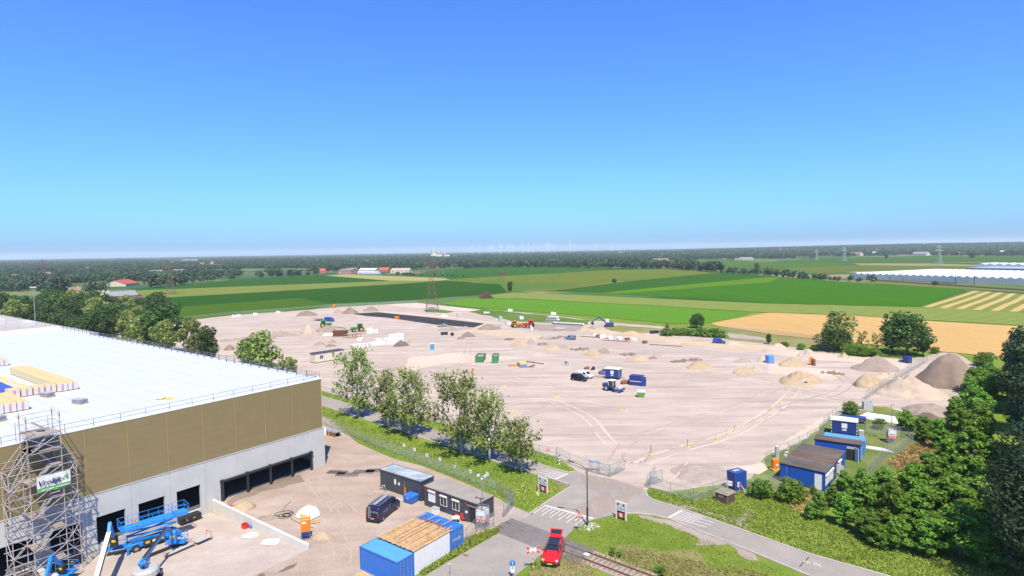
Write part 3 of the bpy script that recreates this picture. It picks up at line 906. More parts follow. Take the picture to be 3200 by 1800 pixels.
M_ybd = paint('yellow_board',(.80,.60,.22),.7)
for k in range(8):
    MB().box(11.6 + .25 * (k % 2),13.1 + .2 * (k % 3),.4 + k * 2.1,1.0 + k * 2.1,0,.1).build('board', M_ybd, bt)
M_mem = paint('grey_membrane',(.28,.31,.38),.5,0,.2,2)
for x, y, lab in ((-28.9,14.2, 'grey roll pallet standing alone on the white roof'),(-30.2,23.2, 'grey roll pallet beside the long row of yellow packs'),(-38.2,12.8, 'grey roll pallet at the left edge of the white roof'),(-31.5,31.0, 'flat grey roll pallet beside the blue roofing sheet')):
    p = W(x, y)
    t = thing('membrane_pallet', lab, 'pallet',(p[0], p[1], WH - .03), TH + .25, 'grey roll pallets on the white roof')
    mb = MB()
    for q in range(4):
        for zz in range(2):
            mb.tube((.15 + q * .27,.05,.27 + zz * .27),(.15 + q * .27,2.0,.27 + zz * .27),.135,8)
    mb.build('roll', M_mem, t)
    MB().box(0,1.15,.0,2.0,0,.12).build('pallet', M_wood, t)
    MB().box(.1,1.05,.5,.8,.68,.69).box(.1,1.05,1.3,1.5,.68,.69).build('wrap', M_offw, t)
p = W(-20.9,6.2)
t = thing('board_offcuts', 'small heap of yellow offcut boards near the front roof edge', 'boards',(p[0], p[1], WH - .03), TH)
for k in range(7):
    a = MB().box(0,1.1,0,.22,0,.1).build('board', M_ybd, t,(.2 * k % .9,.3 + .22 * k,.02 * k),.5 * k)
p = W(-20.6,8.3)
t = thing('white_crate', 'low white box beside the yellow offcut boards on the roof', 'box',(p[0], p[1], WH - .03), TH)
MB().cbox(0,1.7,0,1.7,0,.35,.04).build('body', M_roofedge, t)
MB().box(.05,1.65,.05,1.65,.36,.4).build('lid', M_offw, t)

# ---------------------------------------------------------------- scaffold stair tower with banner
sc_ = thing('scaffold_tower', 'steel scaffold stair tower with banner against the warehouse front', 'scaffolding',(WA[0], WA[1],0), TH)
M_scaf = paint('scaffold_steel',(.52,.50,.51),.45,.35,.25,2)
M_deck = paint('deck_plank',(.36,.31,.27),.8,0,.2,3)
M_redc = paint('red_coupler',(.50,.07,.04),.6)
xs_w, xs_c = (-41.0,-39.2,-36.2,-34.9),(-39.2,-36.2)
ys = (-.7,-3.2)
zbase = {-.7: -1.0,-3.2: -.9}
for x in xs_w:
    for y in ys:
        top = 17.9 if x in xs_c else 11.9
        MB().tube((x, y, zbase[y]),(x, y, top),.05,6).build('standard', M_scaf, sc_)
        MB().box(x - .15, x + .15, y - .15, y + .15, zbase[y] - .12, zbase[y]).build('base_plate', M_scaf, sc_)
        for k in range(10):
            z = .9 + k * 1.83
            if z < top: MB().tube((x, y, z - .1),(x, y, z + .12),.07,6).build('coupler', M_redc, sc_)
lv_w = [0.9,2.75,4.6,6.4,8.25,10.1,11.8]
lv_c = lv_w + [13.6,15.4,16.6,17.6]
for z in lv_c:
    xs = xs_w if z <= 11.9 else xs_c
    for y in ys:
        MB().tube((xs[0] - .25, y, z),(xs[-1] + .25, y, z),.04,5).build('ledger', M_scaf, sc_)
        if z < 15: MB().tube((xs[0] - .1, y, z + .95),(xs[-1] + .1, y, z + .95),.032,5).build('guard_tube', M_scaf, sc_)
    for x in xs:
        MB().tube((x, ys[0] + .2, z + .07),(x, ys[1] - .2, z + .07),.04,5).build('transom', M_scaf, sc_)
for k, z in enumerate(lv_c[:9]):
    # landings alternate ends, stair flights run between
    x0, x1 = (-39.2,-38.2) if k % 2 else (-37.2,-36.2)
    MB().box(x0, x1,-3.1,-.8, z + .1, z + .16).build('deck', M_deck, sc_)
    z2 = lv_c[k + 1]
    xa, xb = (-38.2,-37.2) if k % 2 else (-37.2,-38.2)
    st = MB()
    y = -2.5 if k % 2 else -1.3
    for s in (-.35,.35):
        st.bar((xa + (.9 if k % 2 else -.9) * -.4, y + s, z + .1),(xb, y + s, z2 + .1),.06,.22)
    f = st.build('stair_flight', M_scaf, sc_)
    for q in range(8):
        p = lerp((xa + (.9 if k % 2 else -.9) * -.4, y, z + .2),(xb, y, z2 + .1), q / 8)
        MB().box(p[0] - .13, p[0] + .13, y - .34, y + .34, p[2], p[2] + .035).build('tread', M_deck, f)
for k,(za, zb_) in enumerate(zip(lv_w, lv_w[1:])):
    for (xa, xb) in ((-41.0,-39.2),(-36.2,-34.9)):
        s = (xa, xb) if k % 2 else (xb, xa)
        MB().tube((s[0],-3.25, za),(s[1],-3.25, zb_),.04,5).build('brace', M_scaf, sc_)
        MB().tube((s[1],-.65, za),(s[0],-.65, zb_),.035,5).build('brace', M_scaf, sc_)
    MB().tube((-39.2,-3.28, za),(-36.2,-3.28, zb_),.04,5).build('brace', M_scaf, sc_)
    MB().tube((-41.05, ys[k % 2], za),(-41.05, ys[1 - k % 2], zb_),.035,5).build('brace', M_scaf, sc_)
    MB().tube((-34.85, ys[k % 2], za),(-34.85, ys[1 - k % 2], zb_),.035,5).build('brace', M_scaf, sc_)
for z0, z1, x0, x1 in ((11.9,14.2,-41.0,-39.2),(11.9,14.4,-34.9,-36.2),(10.1,13.6,-41.0,-39.2),(-.8,1.2,-41.6,-40.9),(13.6,15.4,-39.2,-36.2),(15.4,13.6,-39.2,-36.2)):
    for y in (-3.25,-.65):
        MB().tube((x0, y, z0),(x1, y, z1),.042,5).build('brace', M_scaf, sc_)
MB().box(-39.2,-36.2,-3.1,-.8,13.7,13.76).box(-38.9,-36.4,-.8,.9,15.4,15.46).box(-39.2,-36.2,-3.1,-.8,15.45,15.51).build('top_deck', M_deck, sc_)
for x in xs_c:
    MB().tube((x,.9,14.5),(x,.9,16.6),.04,5).tube((x,-.7,16.5),(x,.9,16.5),.035,5).build('standard', M_scaf, sc_)


def text_mb(s, size, mat, parent, T, shear=0.0, bold=0.0):
    """lettering as flat mesh; T maps text plane (x right, y up) into the parent's space"""
    cu = bpy.data.curves.new('lettering', 'FONT')
    cu.body = s; cu.size = size; cu.shear = shear; cu.offset = bold; cu.resolution_u = 2
    to = bpy.data.objects.new('lettering', cu)
    COL.objects.link(to)
    me = bpy.data.meshes.new_from_object(to.evaluated_get(bpy.context.evaluated_depsgraph_get()))
    bpy.data.objects.remove(to)
    me.transform(T)
    me.materials.clear(); me.materials.append(mat)
    o = bpy.data.objects.new('lettering', me)
    COL.objects.link(o)
    o.parent = parent
    return o


def plane_T(o, right, up):
    """matrix: text x->right, y->up, at o"""
    r, u = Vector(right).normalized(), Vector(up).normalized()
    n = r.cross(u)
    m = Matrix((r, u, n)).transposed().to_4x4()
    m.translation = Vector(o)
    return m


bn = thing('banner', 'white and green company banner hung on the scaffold tower', 'banner',(WA[0], WA[1],0), TH)
M_bwhite = paint('banner_white',(.78,.78,.80),.6,0,.06,1)
M_bgreen = paint('banner_green',(.13,.42,.12),.6)
M_bnavy = paint('banner_navy',(.03,.04,.13),.6)
mb = MB()
nx = 14
def wav(i, z): return -3.36 + .035 * math.sin(i * 1.1 + z) + .03 * math.sin(i * .47)
for i in range(nx):
    for z0, z1, mi in ((9.22,9.72,1),(9.72,11.02,0)):
        xa, xb = -38.65 + i * 3.1 / nx,-38.65 + (i + 1) * 3.1 / nx
        da, db = .05 * math.sin(i * .6),.05 * math.sin((i + 1) * .6)
        mb.mi = mi
        mb.add([(xa, wav(i, z0), z0 + (da if z0 < 9.5 else 0)),(xb, wav(i + 1, z0), z0 + (db if z0 < 9.5 else 0)),(xb, wav(i + 1, z1), z1),(xa, wav(i, z1), z1)],[(0,1,2,3)])
ob = mb.build('cloth',[M_bwhite, M_bgreen], bn)
sm = ob.modifiers.new('thickness', 'SOLIDIFY'); sm.thickness = .01
text_mb('Vrolijk',.8, M_bnavy, bn, plane_T((-38.62,-3.47,10.0),(1,0,0),(0,0,1)),.25,.02)
for i, j in ((0,0),(1,1),(2,1),(2,2),(1,0),(3,2),(2,0)):
    if (i + j) % 2 == 0 or i == 2:
        MB().box(-36.35 + i * .18,-36.19 + i * .18,-3.48,-3.47,10.15 + j * .2,10.33 + j * .2).build('logo_square', M_bgreen, bn)
mb = MB()
for x, w_ in ((-38.3,.34),(-37.9,.2),(-37.64,.3),(-37.3,.16),(-36.95,.3),(-36.6,.55),(-36.02,.3)):
    mb.box(x, x + w_,-3.48,-3.47,9.43,9.52)
mb.build('small_print', M_bwhite, bn)

# ---------------------------------------------------------------- trees and plants
M_leafd = leaf_mat('oak_leaf',(.038,.095,.020),(.096,.179,.032))
M_leafm = leaf_mat('shrub_leaf',(.097,.215,.024),(.212,.392,.038))
M_leafb = leaf_mat('birch_leaf',(.168,.236,.056),(.370,.438,.117))
M_leafx = leaf_mat('forest_leaf',(.029,.068,.029),(.072,.130,.044))
M_far = leaf_mat('far_leaf',(.028,.071,.032),(.077,.139,.053),.15)
M_ivy = leaf_mat('ivy_leaf',(.083,.207,.027),(.182,.355,.045))
M_bark = paint('bark',(.16,.125,.095),.9,0,.3,3)
M_birch = paint('birch_bark',(.58,.54,.48),.8,0,.25,4,.5)


def leaf_mesh(name, P, Nn, size, mat, rs, elong=1.0, droop=0.0):
    """one quad per leaf clump at P facing Nn"""
    n = len(P)
    t = rs.normal(size=(n,3))
    if droop: t = t * (1 - droop) + np.array([0,0,-1.0]) * droop * 2.2
    t -= (t * Nn).sum(1)[:, None] * Nn
    t /= np.linalg.norm(t, axis=1)[:, None] + 1e-9
    b = np.cross(Nn, t)
    s = (size * rs.uniform(.55,1.35, n))[:, None]
    q = np.stack([P - t * s * elong, P + b * s * .62, P + t * s * elong, P - b * s * .62],1).reshape(-1,3)
    me = bpy.data.meshes.new(name)
    me.vertices.add(4 * n); me.vertices.foreach_set('co', q.astype(np.float32).ravel())
    me.loops.add(4 * n); me.loops.foreach_set('vertex_index', np.arange(4 * n, dtype=np.int32))
    me.polygons.add(n); me.polygons.foreach_set('loop_start', np.arange(0,4 * n,4, dtype=np.int32))
    me.update(calc_edges=True)
    me.materials.append(mat)
    return me


def blob_leaves(rs, blobs, n):
    """points spread through lumpy volumes, denser towards their skins"""
    B = np.array(blobs)                        # cx cy cz rx rz
    w = B[:,3] ** 2 * 1.0
    idx = rs.choice(len(B), n, p=w / w.sum())
    d = rs.normal(size=(n,3)); d /= np.linalg.norm(d, axis=1)[:, None]
    rr = rs.uniform(.45,1.0, n) ** .6
    c = B[idx]
    P = c[:, :3] + d * rr[:, None] * np.stack([c[:,3], c[:,3], c[:,4]],1)
    nn = d * .9 + rs.normal(size=(n,3)) * .55 + np.array([0,0,.35])
    nn /= np.linalg.norm(nn, axis=1)[:, None]
    return P, nn


def trunk_mesh(name, rs, h, r, ends, mat, lean=0.0):
    """tapered trunk with limbs running to the given points"""
    mb = MB()
    pts = [(0,0,-.1),(lean * .3,.0, h * .35),(lean * .7, lean * .2, h * .7),(lean, lean * .3, h)]
    rad = [r, r * .8, r * .55, r * .25]
    for i in range(3): mb.tube(pts[i], pts[i + 1], rad[i],7, rad[i + 1])
    for e in ends:
        z0 = min(h * .92, max(h * .25, e[2] - math.hypot(e[0], e[1]) * .9))
        a = Vector((lean * z0 / h,0, z0)); e = Vector(e)
        mid = a.lerp(e,.55) + Vector((0,0,.12 * (e - a).length))
        mb.tube(a, mid, r * .38,5, r * .24); mb.tube(mid, e, r * .24,4, r * .08)
    o = mb.build(name, mat, smooth=True)
    me = o.data
    bpy.data.objects.remove(o)
    return me


PROTO = {}


def broadleaf(key, seed, h, w, nleaf, leaf, mat, clear=.18, nb=16, bark=None, fill=1.0, elong=1.0, lobe=.34, point=0.0):
    rs = np.random.RandomState(seed)
    blobs = []
    z0, z1 = h * clear, h
    for k in range(nb):
        u = (k + .5) / nb
        z = z0 + (z1 - z0) * (.12 + .80 * u)
        prof = math.sin(math.pi * (.16 + .76 * u)) ** .7
        prof *= 1 - point * u
        a = k * 2.399 + rs.uniform(-.5,.5)
        rr = w * .5 * prof * rs.uniform(.25,.85) * fill
        R_ = w * lobe * rs.uniform(.6,1.05) * (.65 + .35 * prof)
        blobs.append((rr * math.cos(a), rr * math.sin(a), min(z, z1 - R_ * .55), R_, R_ * rs.uniform(.6,.85)))
    P, nn = blob_leaves(rs, blobs, nleaf)
    PROTO[key] = (trunk_mesh('trunk', rs, h * .8, h * .022 + .05,[b[:3] for b in blobs[::2]], bark or M_bark), leaf_mesh('crown', P, nn, leaf, mat, rs, elong))


def birch(key, seed, h, w, nleaf, clear=.24, lean=.3):
    """open crown of hanging leaf curtains"""
    rs = np.random.RandomState(seed)
    ends, P = [],[]
    nbr = 20
    for k in range(nbr):
        u = (k + .5) / nbr
        z = h * (clear + (.95 - clear) * u)
        prof = math.sin(math.pi * (.16 + .70 * u)) ** .6
        a = k * 2.399 + rs.uniform(-.6,.6)
        rr = w * .5 * prof * rs.uniform(.4,1.15)
        e = np.array((rr * math.cos(a) + lean * u, rr * math.sin(a), min(z + rr * .3, h * .985)))
        ends.append(e)
        m = int(nleaf / nbr * rs.uniform(.45,1.5))
        # leaves along the outer branch and on twigs hanging from it
        root = np.array((lean * u,0, max(h * .2, z - rr * .55)))
        twig = rs.randint(0,11, m)
        t = .35 + .65 * ((twig * 5) % 11) / 10 + rs.normal(0,.04, m)
        base = root + (e - root) * t[:, None] + rs.normal(size=(m,3)) * np.array((.17,.17,.12)) * (w / 7)
        ta = twig * 2.1 + k
        base[:,0] += np.cos(ta) * .55 * (w / 7); base[:,1] += np.sin(ta) * .55 * (w / 7)
        base[:,2] -= rs.uniform(0,1, m) ** 1.3 * (2.9 * h / 13) * (.25 + .75 * ((twig * 7) % 5) / 4)
        P.append(base)
    top = np.stack([rs.normal(0, w * .13, nleaf // 20), rs.normal(0, w * .13, nleaf // 20), h - rs.uniform(0,.16, nleaf // 20) * h],1)
    P = np.concatenate(P + [top])
    P = P[P[:,2] > h * .13]
    nn = rs.normal(size=P.shape) + np.array((0,-.4,.9)); nn /= np.linalg.norm(nn, axis=1)[:, None]
    PROTO[key] = (trunk_mesh('trunk', rs, h * .95, h * .012 + .05, ends[::1], M_birch, lean), leaf_mesh('crown', P, nn,.21, M_leafb, rs,1.6,.45))


def plant(key, name, label, cat, loc, h=1.0, rz=None, wid=1.0, group=None):
    t = thing(name, label, cat, loc, rng.uniform(0,6.28) if rz is None else rz, group)
    t.scale = (h * wid, h * wid, h)
    for nm, me in zip(('trunk', 'crown'), PROTO[key]):
        o = bpy.data.objects.new(nm, me); COL.objects.link(o); o.parent = t
    return t


# ---- birches along the road
for i,((x, y, h), wpx, lab) in enumerate((
    ((-33.08,123.90,15.37),125, 'tall birch nearest the warehouse corner, first of the roadside row'),
    ((-24.94,115.78,12.10),74, 'slim birch, second of the roadside row from the warehouse'),
    ((-19.90,110.85,13.07),140, 'wide birch with leafy trunk foot, third of the roadside row'),
    ((-9.08,99.76,14.74),168, 'largest birch of the roadside row, fourth from the warehouse'),
    ((-4.17,96.16,12.42),150, 'birch with pale trunk beside the largest birch on the verge'),
    ((1.01,91.14,8.96),118, 'smallest birch, last of the roadside row near the junction'))):
    d = math.hypot(x, y)
    birch('birch%d' % i,40 + i, h, wpx / 1850 * d * 1.2, int(27 * h * wpx / 1850 * d),.22 if i < 5 else .3, rng.uniform(-.5,.5))
    plant('birch%d' % i, 'birch_tree', lab, 'birch tree',(x, y,0),1,.3 * i,1, 'birches along the road')

# ---- prototypes
broadleaf('oakA',1,10,8.5,3600,.30, M_leafd)
broadleaf('oakB',2,10,7.0,3200,.30, M_leafd,.12,14)
broadleaf('oakC',3,10,9.5,3800,.32, M_leafd,.1,18)
broadleaf('looseA',4,10,6.5,1700,.28, M_leafb,.15,20, M_birch,1.15,1.3,.22)
broadleaf('looseB',5,10,7.5,2000,.28, M_leafb,.12,22, M_bark,1.15,1.2,.22)
broadleaf('shrubA',6,5,4.6,2600,.19, M_leafm,.03,14, M_bark,1.0,1.2)
broadleaf('shrubB',7,5,4.0,2300,.19, M_leafm,.02,16, M_bark,1.1,1.2)
broadleaf('shrubC',8,5,5.2,2900,.2, M_leafm,.02,18, M_bark,1.05,1.2,.3)
broadleaf('youngA',21,7,4.0,2700,.17, M_leafm,.02,18, M_bark,1.15,1.3,.27,.55)
broadleaf('youngB',22,7,3.4,2400,.17, M_leafm,.03,16, M_bark,1.1,1.3,.28,.5)
broadleaf('youngC',23,7,4.6,3000,.18, M_leafm,.02,20, M_bark,1.2,1.3,.24,.4)
broadleaf('forestA',9,16,9.5,9000,.27, M_leafx,.04,22)
broadleaf('forestB',10,16,8.5,8500,.27, M_leafx,.03,20)
broadleaf('forestN',31,14,8.5,15000,.16, M_leafx,.04,26)
broadleaf('bareA',11,6,3.6,420,.2, M_leafb,.2,16, M_bark,1.2,1,.2)
broadleaf('sapling',12,3,1.8,520,.17, M_leafm,.12,9)

# ---- trees behind the warehouse, along the road
for k,(x, y, h, key, wd, lab) in enumerate((
    (25,61,15.5, 'looseB',1.05, 'broad green tree rising behind the white roof edge, beside the cream cabin'),
    (29,72,12, 'oakB',1.0, 'leafy tree just behind the white roof, left of the cream cabin'),
    (27,52,9, 'looseA',1.2, 'low leafy tree touching the white roof rail near the cream cabin'),
    (31,101,13.5, 'oakB',.62, 'slender dark tree behind the middle of the white roof'),
    (32,113,15.5, 'looseA',.8, 'thin wispy tree behind the white roof with see-through crown'),
    (30,128,14, 'looseB',.9, 'low wide tree between the wispy tree and the dense one'),
    (35,138,18.5, 'oakA',.95, 'dense tall tree behind the far roof corner'),
    (32,148,15, 'looseB',.9, 'leafy tree left of the dense tall one at the far roof corner'),
    (36,172,14, 'looseA',1.0, 'pale loose tree standing alone by the maize field corner'),
    (16,84,6, 'shrubA',1.4, 'small bush peeping over the white roof rail'))):
    p = W(x, y)
    plant(key, 'tree', lab, 'tree',(p[0], p[1],0), h / 10 if not key.startswith('shrub') else h / 5, None, wd)
rr = random.Random(21)
spots = []
for y in range(188,345,13):
    for x in (27,36,46,62,80):
        if rr.random() < .82 and not (y < 258 and x > 48): spots.append((x + rr.uniform(-5,5), y + rr.uniform(-5,5)))
for x, y in spots:
    p = W(x, y)
    key = rr.choice(('oakA', 'oakB', 'oakC', 'oakA', 'oakB', 'looseB'))
    plant(key, 'roadside_tree', 'dark green tree in the wood behind the grey warehouse roof', 'tree',(p[0], p[1],0), rr.uniform(1.1,1.45) * (1.2 if y > 250 else 1), None, rr.uniform(.85,1.05), 'trees behind the grey warehouse')
for k in range(7):
    p = lerp((-263.4,392.3),(-244.0,402.9), k / 6)
    plant('oakC', 'hedge_tree', 'round dark tree in the short row at the maize field', 'tree',(p[0] + rr.uniform(-2,2), p[1] + rr.uniform(-2,2),0),.72, None,1.0, 'row at the maize field')

# ---- trees on the right
for (x, y, h), key, wd, nm, lab in (
    ((108.79,196.62,13.82), 'looseB',1.12, 'tree', 'tall pale willow-like tree between site and wheat field'),
    ((106.00,193.94,8.27), 'oakC',1.15, 'tree', 'dark lower tree under the pale willow-like tree'),
    ((124.86,185.75,13.60), 'oakC',1.12, 'tree', 'big round oak at the wheat field edge above the dark soil heap'),
    ((123.17,190.48,10.39), 'oakB',.9, 'tree', 'smaller oak leaning on the big round oak at the wheat field'),
    ((129.02,184.49,8.19), 'oakB',.75, 'tree', 'low tree right beside the big round oak'),
    ((112.62,189.57,7.76), 'bareA',1.0, 'tree', 'sparse thin tree between the two big trees'),
    ((117.19,189.16,7.10), 'bareA',.9, 'tree', 'sparse sapling close beside the big round oak'),
    ((108.38,187.21,3.68), 'shrubC',1.3, 'bush', 'green bush at the foot of the willow-like tree'),
    ((110.19,184.38,3.47), 'shrubA',1.1, 'bush', 'green bush left of the big oak'),
    ((100.99,196.36,1.84), 'shrubC',1.6, 'bush', 'dark bush left of the willow-like tree'),
    ((113.16,184.13,2.83), 'shrubC',1.4, 'bush', 'dense bush between the sparse trees and the big oak'),
    ((134.97,187.56,2.24), 'shrubA',1.3, 'bush', 'bush between the big oak and the huge soil heap'),
    ((134.06,166.49,4.28), 'shrubB',1.5, 'bush', 'tall bush behind the right flank of the huge soil heap'),
    ((61.73,234.84,5.59), 'looseA',.55, 'tree', 'small conical tree at the left end of the ivy hedge'),
    ((80.35,256.97,6.33), 'oakC',1.1, 'tree', 'round dense tree behind the ivy hedge'),
    ((91.70,210.53,3.95), 'oakB',.8, 'tree', 'small dark tree on the verge between hedge and willow-like tree'),
    ((94.13,203.11,2.08), 'shrubC',1.2, 'bush', 'small low bush beside the pale sand heap'),
    ((97.47,198.68,2.21), 'shrubA',1.4, 'bush', 'wide low bush on the verge before the wheat'),
    ((104.3,603.2,4.98), 'oakC',.95, 'tree', 'lone round bush out in the green fields'),
    ((-1.8,493.3,9.56), 'oakB',.8, 'tree', 'lone tree standing beside the brushwood pile in the fields'),
    ((356.1,497.2,4.02), 'oakC',1.2, 'bush', 'round bush on the railway bank before the greenhouse'),
    ((902.4,1426.4,13.14), 'oakB',.9, 'tree', 'lone tree far off beyond the greenhouse fields'),
    ((1015.2,1306.6,15.32), 'oakA',.9, 'tree', 'lone dark tree far off near the orange roof'),
):
    base = {'shrub': 5, 'bareA': 6}.get(key[:5],10) if key != 'bareA' else 6
    plant(key, nm, lab, nm,(x, y,0), h / base, None, wd)

# ---- thicket of young trees on the right
th = ((2560,1620,3.0),(2640,1645,3.6),(2720,1695,3.6),(2800,1718,4.0),(2900,1742,4.5),(3000,1745,5.0),(3080,1765,5.0),
      (2605,1585,3.0),(2700,1605,4.2),(2790,1640,4.6),(2880,1660,5.0),(2970,1655,5.6),(3060,1650,6.0),
      (2690,1550,3.3),(2760,1565,4.0),(2850,1575,5.0),(2940,1575,5.6),(3040,1565,6.0),(3110,1605,6.0),
      (2960,1500,5.2),(3040,1485,6.4),(3100,1490,6.0),(2900,1520,4.4),
      (2830,1345,3.8),(2885,1375,4.2),(2930,1405,4.6),(3000,1395,6.0),(3060,1385,6.6),(2985,1340,5.4),(3045,1318,7.0),(3090,1275,6.6),(3060,1232,6.6),(3085,1212,6.4),(3030,1268,5.6))
TP = [(39.05,74.10),(41.07,71.82),(41.79,67.74),(43.66,65.96),(46.08,64.18),(49.43,63.87),(51.17,62.47),(42.64,77.30),(45.51,75.26),(47.20,72.04),(49.58,70.27),(53.32,70.56),(57.08,70.86),(48.30,80.71),(50.39,79.05),(53.56,77.90),(57.35,77.77),(62.32,78.61),(62.17,74.68),(64.16,85.86),(69.26,87.53),(71.58,86.80),(59.75,83.64),(73.80,109.65),(73.20,104.01),(72.14,98.94),(77.03,100.36),(81.53,101.85),(83.53,110.15),(90.48,114.40),(101.02,123.97),(108.14,135.59),(114.79,141.57),(98.46,125.94)]
for k,(p, q) in enumerate(zip(TP, th)):
    for e in range(2):
        plant(('youngA', 'youngB', 'youngC')[(k + e) % 3], 'young_tree', 'young bushy tree in the dense green thicket right of the blue cabins', 'young tree',(p[0] + e * rr.uniform(-2.2,2.2), p[1] + e * rr.uniform(-2.0,2.0),0), q[2] / 7 * rr.uniform(1.0,1.35) * (1 - .2 * e), None, rr.uniform(1.1,1.4), 'thicket of young trees')
for (x, y, h), lab in (((34.31,80.37,2.76), 'bush left of the blue cabins near the transformer box'),((37.79,79.10,3.27), 'bush before the long front of the blue cabins'),
                       ((41.80,81.09,1.43), 'low bush at the white cabin door'),((45.69,84.46,1.04), 'small sapling before the white shutters'),
                       ((69.86,120.94,2.72), 'sapling at the fence beyond the blue canteen'),((69.48,110.68,2.11), 'small bush on the grass before the white sheets'),
                       ((52.70,87.76,.92), 'bush at the fence end beside the white door'),
                       ((11.03,65.72,.94), 'small green bush in the grass right of the red car'),((11.85,65.26,.82), 'twin small bush lower in the grass right of the red car'),
                       ((15.14,61.84,.83), 'small bush beside the rails at the picture foot'),((15.53,61.05,1.20), 'taller bush beside the rails at the picture foot'),
                       ((46.12,89.90,1.58), 'weed bush at the fence behind the blue cabins')):
    plant('sapling' if h < 1.6 else 'shrubB', 'bush', lab, 'bush',(x, y,0), h / (3 if h < 1.6 else 5), None,1.35)
for i,(u, p) in enumerate(zip((0,) * 12,[(54.64,62.04),(53.28,57.83),(50.28,57.34),(117.29,137.18),(108.46,123.53),(101.27,117.85),(92.64,103.96),(81.39,91.71),(78.38,85.28),(70.79,78.81),(65.15,69.76),(60.91,66.75)])):
    plant(('forestA', 'forestB')[i % 2] if i > 2 else 'forestN', 'forest_tree', 'tall dark tree of the wood at the right picture edge', 'tree',(p[0] + 2.5, p[1],0),.95 + .1 * (i % 3), None,1.0, 'wood at the right edge')

# ---- ivy hedge: a long low mound of leaves on the site edge
rs = np.random.RandomState(33)
hp = [(62.15,233.42),(73.19,230.88),(79.98,223.65)]
blobs = []
for k in range(26):
    t = k / 25
    a = lerp(hp[0], hp[1], t * 2) if t < .5 else lerp(hp[1], hp[2], t * 2 - 1)
    blobs.append((a[0] - hp[0][0] + rs.uniform(-2,2), a[1] - hp[0][1] + 4 + rs.uniform(-2.5,2.5), rs.uniform(.6,1.5), rs.uniform(2,3), rs.uniform(1.3,2.3)))
P_, n_ = blob_leaves(rs, blobs,5200)
P_[:,2] = np.abs(P_[:,2])
hg = thing('hedge', 'long low bright green overgrown hedge on the site edge', 'hedge',(hp[0][0], hp[0][1],0))
o = bpy.data.objects.new('foliage', leaf_mesh('foliage', P_, n_,.42, M_ivy, rs)); COL.objects.link(o); o.parent = hg
# brushwood piles
for (x, y, r_, h), lab in (((-19.3,437.1,5.35,5.38), 'big brown brushwood pile at the meadow corner'),((-13.6,888.6,6.95,3.84), 'far brown brushwood pile in the green field')):
    bt = thing('brushwood_pile', lab, 'brushwood',(x, y,0))
    mb = MB()
    rq = random.Random(5)
    for k in range(420):
        a, q = rq.uniform(0,6.28), rq.random() ** .5
        z = h * (1 - q) * rq.uniform(.2,1.05) + .2
        c = Vector((r_ * q * math.cos(a), r_ * q * math.sin(a), z))
        d = Vector((rq.uniform(-1,1), rq.uniform(-1,1), rq.uniform(-.6,.6))).normalized() * rq.uniform(.6,1.8) * r_ / 5
        mb.bar(c - d, c + d,.02 * r_,.02 * r_)
    mb.build('branches', paint('brushwood',(.20,.085,.055),.9,0,.4,1), bt)['kind'] = 'stuff'

# ---- rough grass, weeds and flowers on the verges: uncountable, one object per stretch
def in_poly(p, poly):
    c = False
    for i in range(len(poly)):
        (x1, y1),(x2, y2) = poly[i - 1], poly[i]
        if (y1 > p[1]) != (y2 > p[1]) and p[0] < (x2 - x1) * (p[1] - y1) / (y2 - y1) + x1: c = not c
    return c


def tufts(name, label, poly, n, h, mat, seed, clump=.5):
    rs = np.random.RandomState(seed)
    xs = [p[0] for p in poly]; ys_ = [p[1] for p in poly]
    pts = []
    while len(pts) < n:
        c = (rs.uniform(min(xs), max(xs)), rs.uniform(min(ys_), max(ys_)))
        if not in_poly(c, poly): continue
        for _ in range(6):
            q = (c[0] + rs.normal() * clump, c[1] + rs.normal() * clump)
            if in_poly(q, poly): pts.append(q)
    P = np.zeros((len(pts),3)); P[:, :2] = pts
    hh = rs.uniform(.3,1, len(pts)) * h
    P[:,2] = hh * .55 + .01
    nn = rs.normal(size=P.shape) * np.array((1,1,.45)) + np.array((0,-.2,.35)); nn /= np.linalg.norm(nn, axis=1)[:, None]
    o = bpy.data.objects.new(name, leaf_mesh(name, P, nn, h * .30, mat, rs,1.5,.3)); COL.objects.link(o)
    return tag(o, label, 'grass', None, 'stuff')


M_gr1 = leaf_mat('grass_blade',(.205,.315,.04),(.34,.40,.07),.3)
M_gr2 = leaf_mat('dry_blade',(.300,.315,.090),(.540,.435,.180),.3)
M_gr3 = leaf_mat('straw_blade',(.44,.33,.11),(.60,.46,.18),.3)
M_fly = paint('yellow_flower',(.80,.60,.02),.6)
M_flw = paint('white_flower',(.80,.78,.70),.6)
V1 = [(-44.25,133.89),(-32.53,121.74),(-19.76,110.07),(-9.06,99.44),(1.56,91.25),(5.82,87.96),(8.10,85.91),(3.98,80.24),(1.67,77.10),(-.47,79.36),(-6.30,86.47),(-15.11,95.17),(-20.77,99.03),(-28.77,106.96),(-41.53,125.84)]
tufts('verge_grass', 'tall rough grass between the yard fence and the road', V1,13000,.34, M_gr1,1)
V2 = [(-46.83,143.63),(-15.80,117.46),(-1.90,101.71),(3.43,96.42),(8.46,91.64),(9.71,92.00),(7.53,96.39),(3.63,101.29),(-1.61,105.84),(-16.08,119.70),(-48.22,148.01)]
tufts('verge_grass', 'rough grass along the far road kerb under the birches', V2,3600,.38, M_gr1,2)
V3 = [(18.69,81.50),(22.46,77.53),(29.07,70.12),(33.31,65.27),(39.84,60.08),(47.77,57.41),(52.76,61.45),(46.18,64.31),(41.73,68.91),(39.18,75.96),(37.35,82.23),(35.17,87.03),(28.74,83.69),(22.00,82.26),(19.73,84.04)]
tufts('verge_grass', 'green weeds between the right-hand road and the thicket', V3,13000,.36, M_gr1,3)
